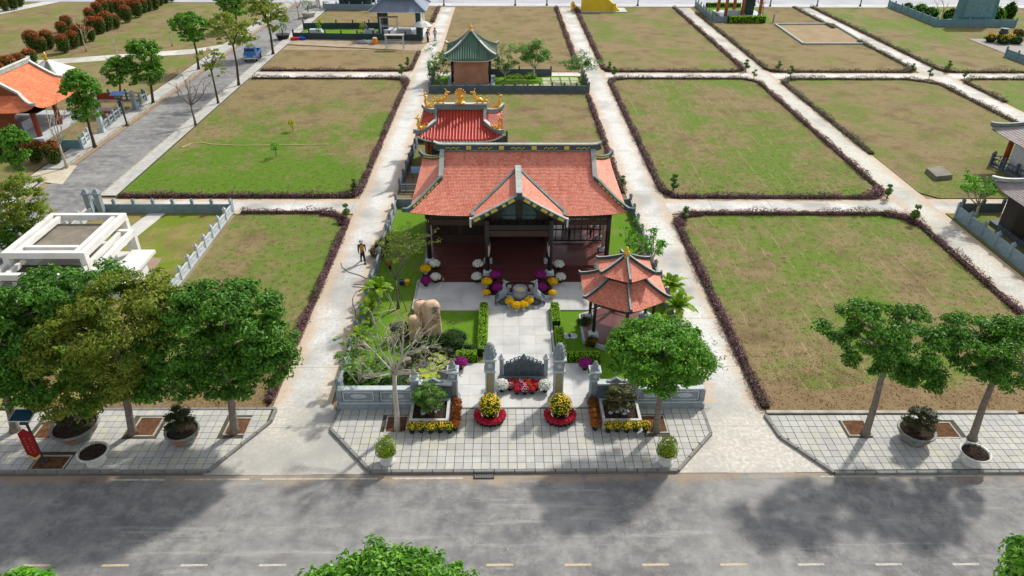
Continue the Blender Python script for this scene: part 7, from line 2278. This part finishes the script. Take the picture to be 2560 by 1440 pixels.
hedge([[(a[0], a[1]), (b[0], a[1])]], 1.3, 1.15, 'hedge_green', 'thick bright green clipped hedge in front of the orange column pavilion', 120, .22, 'core_green', 91, box=True)
a, b = at(1765, 18), at(1850, 18)
hedge([[(a[0], a[1]), (b[0], a[1])]], 1.0, .8, 'hedge_green', 'green hedge at the back of the orange column garden', 90, .22, 'core_green', 92, box=True)
M['teal_wall'] = plain('teal_stone_wall', '#4f7478', '#5f868a', .8, .8, .4, 4)
o = thing('teal_memorial', 'tall teal grey stone memorial wall in the walled garden at the top right', 'memorial', at(2430, 58, .05))
part(MB().box(0, 0, 0, 7.6, 3.0, .5), 'base', M['fence_teal'], o)
part(MB().box(0, 0, .5, 6.6, 1.6, 8.0, 0, .9), 'slab', M['teal_wall'], o)
part(MB().box(0, -.82, 1.2, 5.0, .1, 3.0), 'panel', M['fence_teal'], o)
for i, (x, y, r, h, mt, lb) in enumerate(((2268, 25, 1.0, 1.6, 'leaf_dark', 'dark bush behind the diagonal teal fence'), (2300, 35, 1.6, 2.2, 'leaf_bright', 'yellow topped round bush in the walled garden, left of the memorial'), (2325, 40, 1.4, 1.9, 'leaf_mango', 'dark clipped bush beside the pale trunk in the walled garden'),
                                          (2375, 50, 1.5, 2.4, 'leaf_dark', 'dark bush left against the teal memorial wall'), (2490, 50, 1.3, 2.6, 'leaf_mango', 'green bush right against the teal memorial wall'), (2520, 45, 1.2, 3.4, 'leaf_dark', 'dark conical bush at the right end of the walled garden'),
                                          (2545, 90, 1.0, 1.2, 'leaf_croton', 'pale reddish shrub by the teal fence corner at the right edge'))):
    bush(lb, at(x, y, .05), r, h, mt, 420, .34, 200 + i)
o = thing('flower_bed', 'bed of dark bushes with yellow flowers and a dark urn on paving', 'flower bed', at(2500, 108, .06))
rg = np.random.default_rng(77)
m, c, f = MB(), MB(), MB()
for k, (x, y) in enumerate(((-1.3, .6), (0, -.7), (1.4, -.2), (.6, .9), (2.2, -.6))):
    c.ball(x, y, .55, .8, .7, .65, 8, 5); pad_leaves(m, x, y, .45, 1.0, 1.0, 160, .28, rg)
    if k != 4: pad_leaves(f, x, y, .95, .8, .6, 60, .3, rg)
part(c, 'twigs', M['core_green'], o); part(m, 'foliage', M['leaf_mound'], o); part(f, 'flowers', M['petal_yellow'], o)
part(MB().lathe([(.4, 0), (.3, .6), (.7, 1.3), (.5, 1.7), (.7, 1.9), (.1, 2.0)], .2, .3, .3, 10), 'urn', M['fence_dark'], o)
struct(MB().prism([A2(2420, 99), A2(2520, 138), A2(2640, 150), A2(2600, 99)], -.02, .12), 'paved_corner', plain('paved_corner_mat', '#a79f98', '#948d88', .5, .9, .2, 6))
M['slab_old'] = plain('old_slab', '#6f6a60', '#8c867a', 1.5, .9, .5, 8)
o = thing('stone_slab', 'flat grey concrete slab stack lying on the lawn at the right', 'slab', at(2345, 444, .05))
P_ = [at(x, y, .05) for x, y in ((2312, 430), (2337, 452), (2380, 448), (2352, 424))]
bp = [(q[0] - o.location.x, q[1] - o.location.y) for q in P_]
part(MB().prism(bp, 0, .22), 'lower_slab', M['slab_old'], o)
part(MB().prism([(a * .96, b * .96) for a, b in bp], .23, .42), 'upper_slab', M['slab_old'], o)
P_ = [at(x, y) for x, y in ((1938, 63), (2008, 112), (2166, 112), (2082, 62))]
o = thing('stone_edging', 'pale stone edging outlining a bare rectangle in the dry lawn', 'edging', (P_[0][0], P_[0][1], .05))
for a, b in zip(P_, P_[1:] + P_[:1]):
    part(MB().beam([(a[0] - P_[0][0], a[1] - P_[0][1], 0), (b[0] - P_[0][0], b[1] - P_[0][1], 0)], .35, .25), 'kerb_stone', M['ridge_pale'], o)
struct(MB().prism([(p[0], p[1]) for p in P_], .0, .058), 'bare_plot', plain('bare_plot_mat', '#8c7858', '#a08a6a', .4, .95, .5, 4, coord='World'))
# right edge: red column pavilion and grey house
o = thing('red_column_pavilion', 'pavilion with grey hipped roof and red brown columns cut by the right edge', 'pavilion', (51.6, 60.1, .05))
part(MB().box(0, 0, 0, 9.8, 6.6, .3), 'platform', M['granite_dark'], o)
for x in (-4.4, 0, 4.4):
    for y in (-2.85, 2.85):
        part(MB().tube([(x, y, .3), (x, y, 3.4)], .24, 10), 'column', M['red_column'], o, True)
part(MB().box(0, 2.6, .3, 8.2, .16, 2.5), 'back_wall', M['marble'], o)
part(MB().box(-4.3, 0, .3, .16, 4.6, 2.4), 'side_wall', M['marble'], o)
part(MB().box(0, 0, 3.05, 9.2, 6.0, .35), 'beam', M['red_column'], o)
part(MB().box(0, 0, .3, 3, 1.4, 1.0), 'tomb', M['marble'], o)
hg_roof(o, 6.1, 4.1, 3.4, 6.0, 3.6, .5, .35, 'grey_tile', 'ridge_green', 'ridge_pale', 22, .36, 'red_column')
o = thing('grey_house', 'dark walled house with pale grey tiled roof at the right edge', 'house', (44.6, 47.4, .05))
M['dark_wall'] = plain('dark_wall', '#3e3a38', '#4e4a47', .8, .8, .3, 6)
part(MB().box(0, 0, 0, 11.4, 7.2, .3), 'platform', M['granite_dark'], o)
part(MB().box(0, 0, .3, 10.6, 6.2, 2.9), 'wall', M['dark_wall'], o)
part(MB().box(-5.33, .8, .35, .08, 1.3, 2.3), 'door', M['dark_wood'], o)
part(MB().box(-5.33, -1.4, 1.2, .08, 1.2, 1.2), 'window', M['dark_wood'], o)
hg_roof(o, 6.4, 4.2, 3.2, 5.6, 4.6, .45, .35, 'grey_tile', 'ridge_pale', 'white_trim', 26, .3, 'dark_wall')

# ------------------------------------------------------------------ red tipped shrubs left of the road
M['shrub_body'] = leafmat('shrub_body', '#25420f', '#3a5a16', '#55701f', '#6a4a20', trans=.25, per_clump=3)
M['shrub_tip'] = leafmat('shrub_tip', '#8a3018', '#aa4020', '#c4562c', '#7a5020', trans=.3, per_clump=3)
shr = []
for sd in range(3):
    rg = np.random.default_rng(300 + sd)
    c = MB().lathe([(.25, .15), (.5, .6), (.62, 1.3), (.55, 1.7), (.2, 1.95)], n=9)
    m, f = MB(), MB()
    n = 620
    a = rg.uniform(0, 6.28, n); z = rg.uniform(.1, 1.95, n)
    r = np.interp(z, [.1, .6, 1.3, 1.7, 2.0], [.35, .62, .75, .66, .3]) * rg.uniform(.88, 1.1, n)
    m.leaves(np.stack([r * np.cos(a), r * np.sin(a), z], 1), np.stack([np.cos(a), np.sin(a), .3 + 0 * a], 1) + rg.normal(0, .4, (n, 3)), .2, .1, rg)
    pad_leaves(f, 0, 0, 1.55, .74, .55, 240, .2, rg)
    t_ = MB().tube([(0, 0, 0), (0, 0, .4)], .06, 6)
    shr.append([('stem', t_.mesh('stem', M['bark_dark'])), ('twigs', c.mesh('twigs', M['core_green'])), ('foliage', m.mesh('foliage', M['shrub_body'])), ('red_tips', f.mesh('red_tips', M['shrub_tip']))])
SH = [(5, 207), (31, 195), (56, 180), (83, 168), (88, 128), (108, 130), (125, 122), (163, 132), (188, 120), (160, 92), (205, 112), (230, 103), (236, 86), (253, 84), (172, 78), (230, 60), (272, 76), (292, 71), (250, 48), (262, 42), (277, 36), (320, 56), (346, 43), (361, 32), (373, 28), (292, 28), (305, 25), (320, 20), (390, 24), (402, 14), (330, 38), (306, 46), (15, 28), (36, 24), (52, 17), (430, 4), (415, 8)]
for i, (x, y) in enumerate(SH):
    p = at(x, y, .04)
    o = thing('red_tip_shrub', 'clipped green shrub with red tipped top in the rows across the far left field', 'shrub', p, i * 1.7, 'red tipped shrubs in rows on the left field')
    s = (1.25, 1.4, 1.15)[i % 3] * (1 + .08 * math.sin(i * 3.3))
    o.scale = (s, s, s * (1.0 if y > 60 else 1.1))
    for n_, me in shr[i % 3]:
        part(me, n_, None, o)
for (x, y, lb) in ((92, 405, 'left one of two big red tipped shrubs beside the entry of the orange pavilion'), (140, 408, 'right one of two big red tipped shrubs next to the bare tree at the entry'), (2, 400, 'red tipped shrub cut by the left edge beside the narrow dark tree')):
    o = thing('red_tip_shrub', lb, 'shrub', at(x, y, .05), x)
    o.scale = (1.2, 1.2, 1.05)
    for n_, me in shr[x % 3]:
        part(me, n_, None, o)
for i, (x, y, s, lb) in enumerate(((691, 392, .9, 'small yellow green sapling lower on the big green lawn'), (733, 328, .75, 'small yellow sapling higher on the big green lawn'), (604 + 200, 73, 1.2, 'yellow green round bush on a stem at the far fence of the building site'), (908, 85, 1.2, 'bright yellow green bush beside the workers at the building site'), (797, 84, .9, 'small green bush inside the building site fence'))):
    o = thing('sapling', lb, 'sapling', at(x, y, .05))
    rg = np.random.default_rng(400 + i)
    part(MB().tube([(0, 0, 0), (.02, 0, .9 * s)], .03, 5), 'trunk', M['bark_dark'], o)
    m = MB()
    for k in range(4):
        pad_leaves(m, rg.uniform(-.2, .2), rg.uniform(-.2, .2), s * (.8 + .2 * k), .42 * s, .35 * s, 60, .16, rg)
    part(m, 'crown', M['leaf_bright' if i in (0, 4) else 'leaf_yellow'] if 'leaf_yellow' in M else M['leaf_bright'], o)
# tall posts along the far road
for i, (x, y) in enumerate(((1288, 14), (1367, 14), (1594, 15), (1886, 15), (1925, 16), (2042, 16), (2150, 16), (1110, 14))):
    o = thing('lamp_post', 'thin dark lamp post along the pavement of the far road', 'lamp post', at(x, y, .1), 0, 'lamp posts along the far road')
    part(MB().tube([(0, 0, 0), (0, 0, 6.0)], [.12, .07], 6).lathe([(.25, 0), (.2, .3)], n=8), 'post', M['iron'], o)
    part(MB().tube([(0, 0, 5.9), (.6, 0, 6.2), (1.2, 0, 6.2)], .05, 5).box(1.3, 0, 6.1, .5, .2, .1), 'lamp_arm', M['iron'], o)
for x, y, lb, pot_, s in ((772, 42, 'large pale pot with a small tree trunk on the far pavement of the side road', 'kerb_pale', 1.4), (708, 96, 'dark pot with a leafy bush beside the building site fence', 'pot_black', 1.2)):
    o = thing('plant_pot', lb, 'plant pot', at(x, y, .1))
    part(MB().lathe([(.7 * s, 0), (.9 * s, .5 * s), (.95 * s, .55 * s), (.8 * s, .55 * s)], n=12), 'pot', M[pot_], o)
    rg = np.random.default_rng(int(x)); m = MB()
    pad_leaves(m, 0, 0, 1.4 * s, .7 * s, .6 * s, 120, .3, rg)
    part(m, 'foliage', M['leaf_dark'], o)
    part(MB().tube([(0, 0, .4), (0, 0, 1.3 * s)], .08, 5), 'stem', M['bark_dark'], o)

# ------------------------------------------------------------------ blue truck
M['truck_blue'] = plain('truck_blue', '#2f6fb0', '#3a7cc0', 2, .35, .05, spec=.5)
M['tyre'] = plain('tyre', '#1a1a1a', None, rough=.9, bump=0)
M['glass'] = plain('window_glass', '#1a2228', None, rough=.1, bump=0, spec=.6)
p = at(632, 150, .01)
o = thing('pickup_truck', 'small blue pickup truck parked on the side road', 'truck', p, .1)
part(MB().box(0, -.6, .5, 1.7, 1.5, .75).box(0, -.5, 1.25, 1.6, 1.15, .65, 0, .85), 'cab', M['truck_blue'], o)
part(MB().box(0, -1.02, 1.32, 1.4, .06, .42, 0, .92), 'windscreen', M['glass'], o)
part(MB().box(0, 1.5, .55, 1.7, 2.6, .12), 'bed', M['iron'], o)
m = MB().box(-.82, 1.5, .67, .06, 2.6, .4).box(.82, 1.5, .67, .06, 2.6, .4).box(0, 2.78, .67, 1.58, .06, .4)
part(m, 'bed_side', M['truck_blue'], o)
part(MB().box(0, -1.38, .45, 1.7, .1, .2), 'bumper', M['white_trim'], o)
for x in (-.62, .62):
    part(MB().box(x, -1.37, .75, .26, .06, .16), 'headlight', M['white_trim'], o)
for x in (-.78, .78):
    for y in (-.8, 1.8):
        w = part(MB().lathe([(.2, -.1), (.32, -.1), (.34, 0), (.32, .1), (.2, .1)], n=14), 'wheel', M['tyre'], o)
        w.matrix_local = Matrix.Translation((x, y, .34)) @ Matrix.Rotation(PI / 2, 4, 'Y')
        part(MB().lathe([(.18, -.105), (.1, -.11), (.1, .11), (.18, .105)], n=10), 'rim', M['marble'], w)

# ------------------------------------------------------------------ people
import bmesh
def skinned(name, nodes, edges, mat, par, sub=1):
    bm = bmesh.new()
    ly = bm.verts.layers.skin.verify()
    vs = []
    for (x, y, z, r) in nodes:
        v = bm.verts.new((x, y, z)); v[ly].radius = r if isinstance(r, tuple) else (r, r); vs.append(v)
    vs[0][ly].use_root = True
    for a, b in edges:
        bm.edges.new((vs[a], vs[b]))
    me = bpy.data.meshes.new(name); bm.to_mesh(me); bm.free()
    me.materials.append(mat)
    o = link(name, me, par)
    s = o.modifiers.new('skin', 'SKIN'); s.use_smooth_shade = True
    o.modifiers.new('sub', 'SUBSURF').levels = sub
    o.modifiers['sub'].render_levels = sub
    return o
M['skin'] = plain('skin', '#8a5c42', '#96684c', 4, .6, .1)
M['hair'] = plain('hair', '#141210', None, rough=.7, bump=0)
def person(label, p, rz, top, legs, hat=None, vest=None, stride=.22, arm=.15, s=1.0, bend=0.0):
    o = thing('person', label, 'person', p, rz)
    o.scale = (s, s, s)
    b = bend
    N_ = [(0, 0, .9, (.15, .11)), (0, -b * .4, 1.12, (.14, .1)), (0, -b * .8, 1.36, (.17, .1)), (0, -b, 1.46, .055), (0, -b * 1.1 - .01, 1.53, .08), (0, -b * 1.1 - .02, 1.63, .085),
          (.2, -b * .9, 1.38, .06), (.25, arm * .6 - b, 1.12, .045), (.24, arm - .12 - b, .88, .038), (.24, arm - .14 - b, .8, .04),
          (-.2, -b * .9, 1.38, .06), (-.25, -arm * .6 - b, 1.12, .045), (-.24, -arm - .06 - b, .9, .038), (-.24, -arm - .1 - b, .82, .04),
          (.09, -stride * .35, .5, .065), (.1, -stride, .1, .05), (.1, -stride - .14, .05, .045), (-.09, stride * .2, .5, .065), (-.1, stride, .12, .05), (-.1, stride - .12, .05, .045)]
    E_ = [(0, 1), (1, 2), (2, 3), (3, 4), (4, 5), (2, 6), (6, 7), (7, 8), (8, 9), (2, 10), (10, 11), (11, 12), (12, 13), (0, 14), (14, 15), (15, 16), (0, 17), (17, 18), (18, 19)]
    skinned('body', N_, E_, M['skin'], o, 1)
    g = 1.22
    big = lambda n, k: tuple(N_[n][:3]) + (tuple(q * k for q in N_[n][3]) if isinstance(N_[n][3], tuple) else N_[n][3] * k,)
    skinned('shirt', [big(1, 1.15), big(2, 1.12), big(0, 1.05), big(6, g), big(7, g), big(8, g), big(10, g), big(11, g), big(12, g)], [(0, 1), (0, 2), (1, 3), (3, 4), (4, 5), (1, 6), (6, 7), (7, 8)], top, o, 1)
    skinned('trousers', [big(0, 1.12), big(14, 1.3), big(15, 1.4), big(17, 1.3), big(18, 1.4)], [(0, 1), (1, 2), (0, 3), (3, 4)], legs, o, 1)
    hz = 1.63
    y = -b * 1.1 - .02
    if hat == 'cone':
        part(MB().lathe([(.26, 1.66), (.14, 1.76), (.01, 1.86)], 0, y, 0, 12), 'conical_hat', M['pale_curtain'], o)
    elif hat:
        part(MB().lathe([(.15, 1.6), (.15, 1.66), (.12, 1.74), (.03, 1.77)], 0, y, 0, 10).box(0, y - .14, 1.64, .16, .14, .02), 'cap', hat, o)
    else:
        part(MB().ball(0, y + .01, 1.67, .098, .105, .085, 8, 5), 'hair', M['hair'], o)
    part(MB().ball(-.035, y - .088, 1.63, .014, .01, .012, 5, 3).ball(.035, y - .088, 1.63, .014, .01, .012, 5, 3), 'eyes', M['hair'], o)
    if vest:
        part(MB().box(0, -.12, 1.0, .24, .03, .36).box(0, .12, 1.0, .24, .03, .36), 'vest', vest, o)
    for x, yy in ((.1, -stride - .05), (-.1, stride - .04)):
        part(MB().box(x, yy, 0, .11, .26, .09), 'shoe', M['hair'], o)
    return o
M['cloth_dark'] = plain('dark_cloth', '#1e1e22', '#2a2a30', 5, .9, .2)
M['cloth_orange'] = plain('orange_cloth', '#d0882c', '#dc9a3c', 5, .9, .2)
M['cloth_grey'] = plain('grey_cloth', '#b4b6ba', '#9a9ca2', 5, .9, .2)
M['cloth_blue'] = plain('blue_cloth', '#3a4c8c', '#4a5a9a', 5, .9, .2)
M['cloth_pale'] = plain('pale_cloth', '#a8b0bc', '#c0c4cc', 5, .9, .2)
person('worker in dark clothes with an orange front and pale cap walking on the left path', at(908, 655, .01), .3, M['cloth_dark'], M['cloth_dark'], M['cloth_grey'], M['cloth_orange'], .24, .16, 1.02)
person('person in a purple blue shirt and dark trousers standing right of the site fence', at(1070, 106, .01), 2.8, M['cloth_blue'], M['cloth_dark'], None, None, .05, .1, 1.15)
person('person in grey clothes on the path beside the building site', at(1088, 101, .01), .4, M['cloth_grey'], M['cloth_grey'], M['cloth_dark'], None, .06, .06, 1.1)
person('worker in a pale shirt bending over the marble in the site garden', at(920, 85, .07), -1.3, M['cloth_pale'], M['cloth_dark'], None, None, .1, .25, 1.15, .3)
person('worker in dark clothes under the white umbrella', at(1055, 93, .07), 1.0, M['cloth_dark'], M['cloth_dark'], None, None, .06, .1, 1.1)
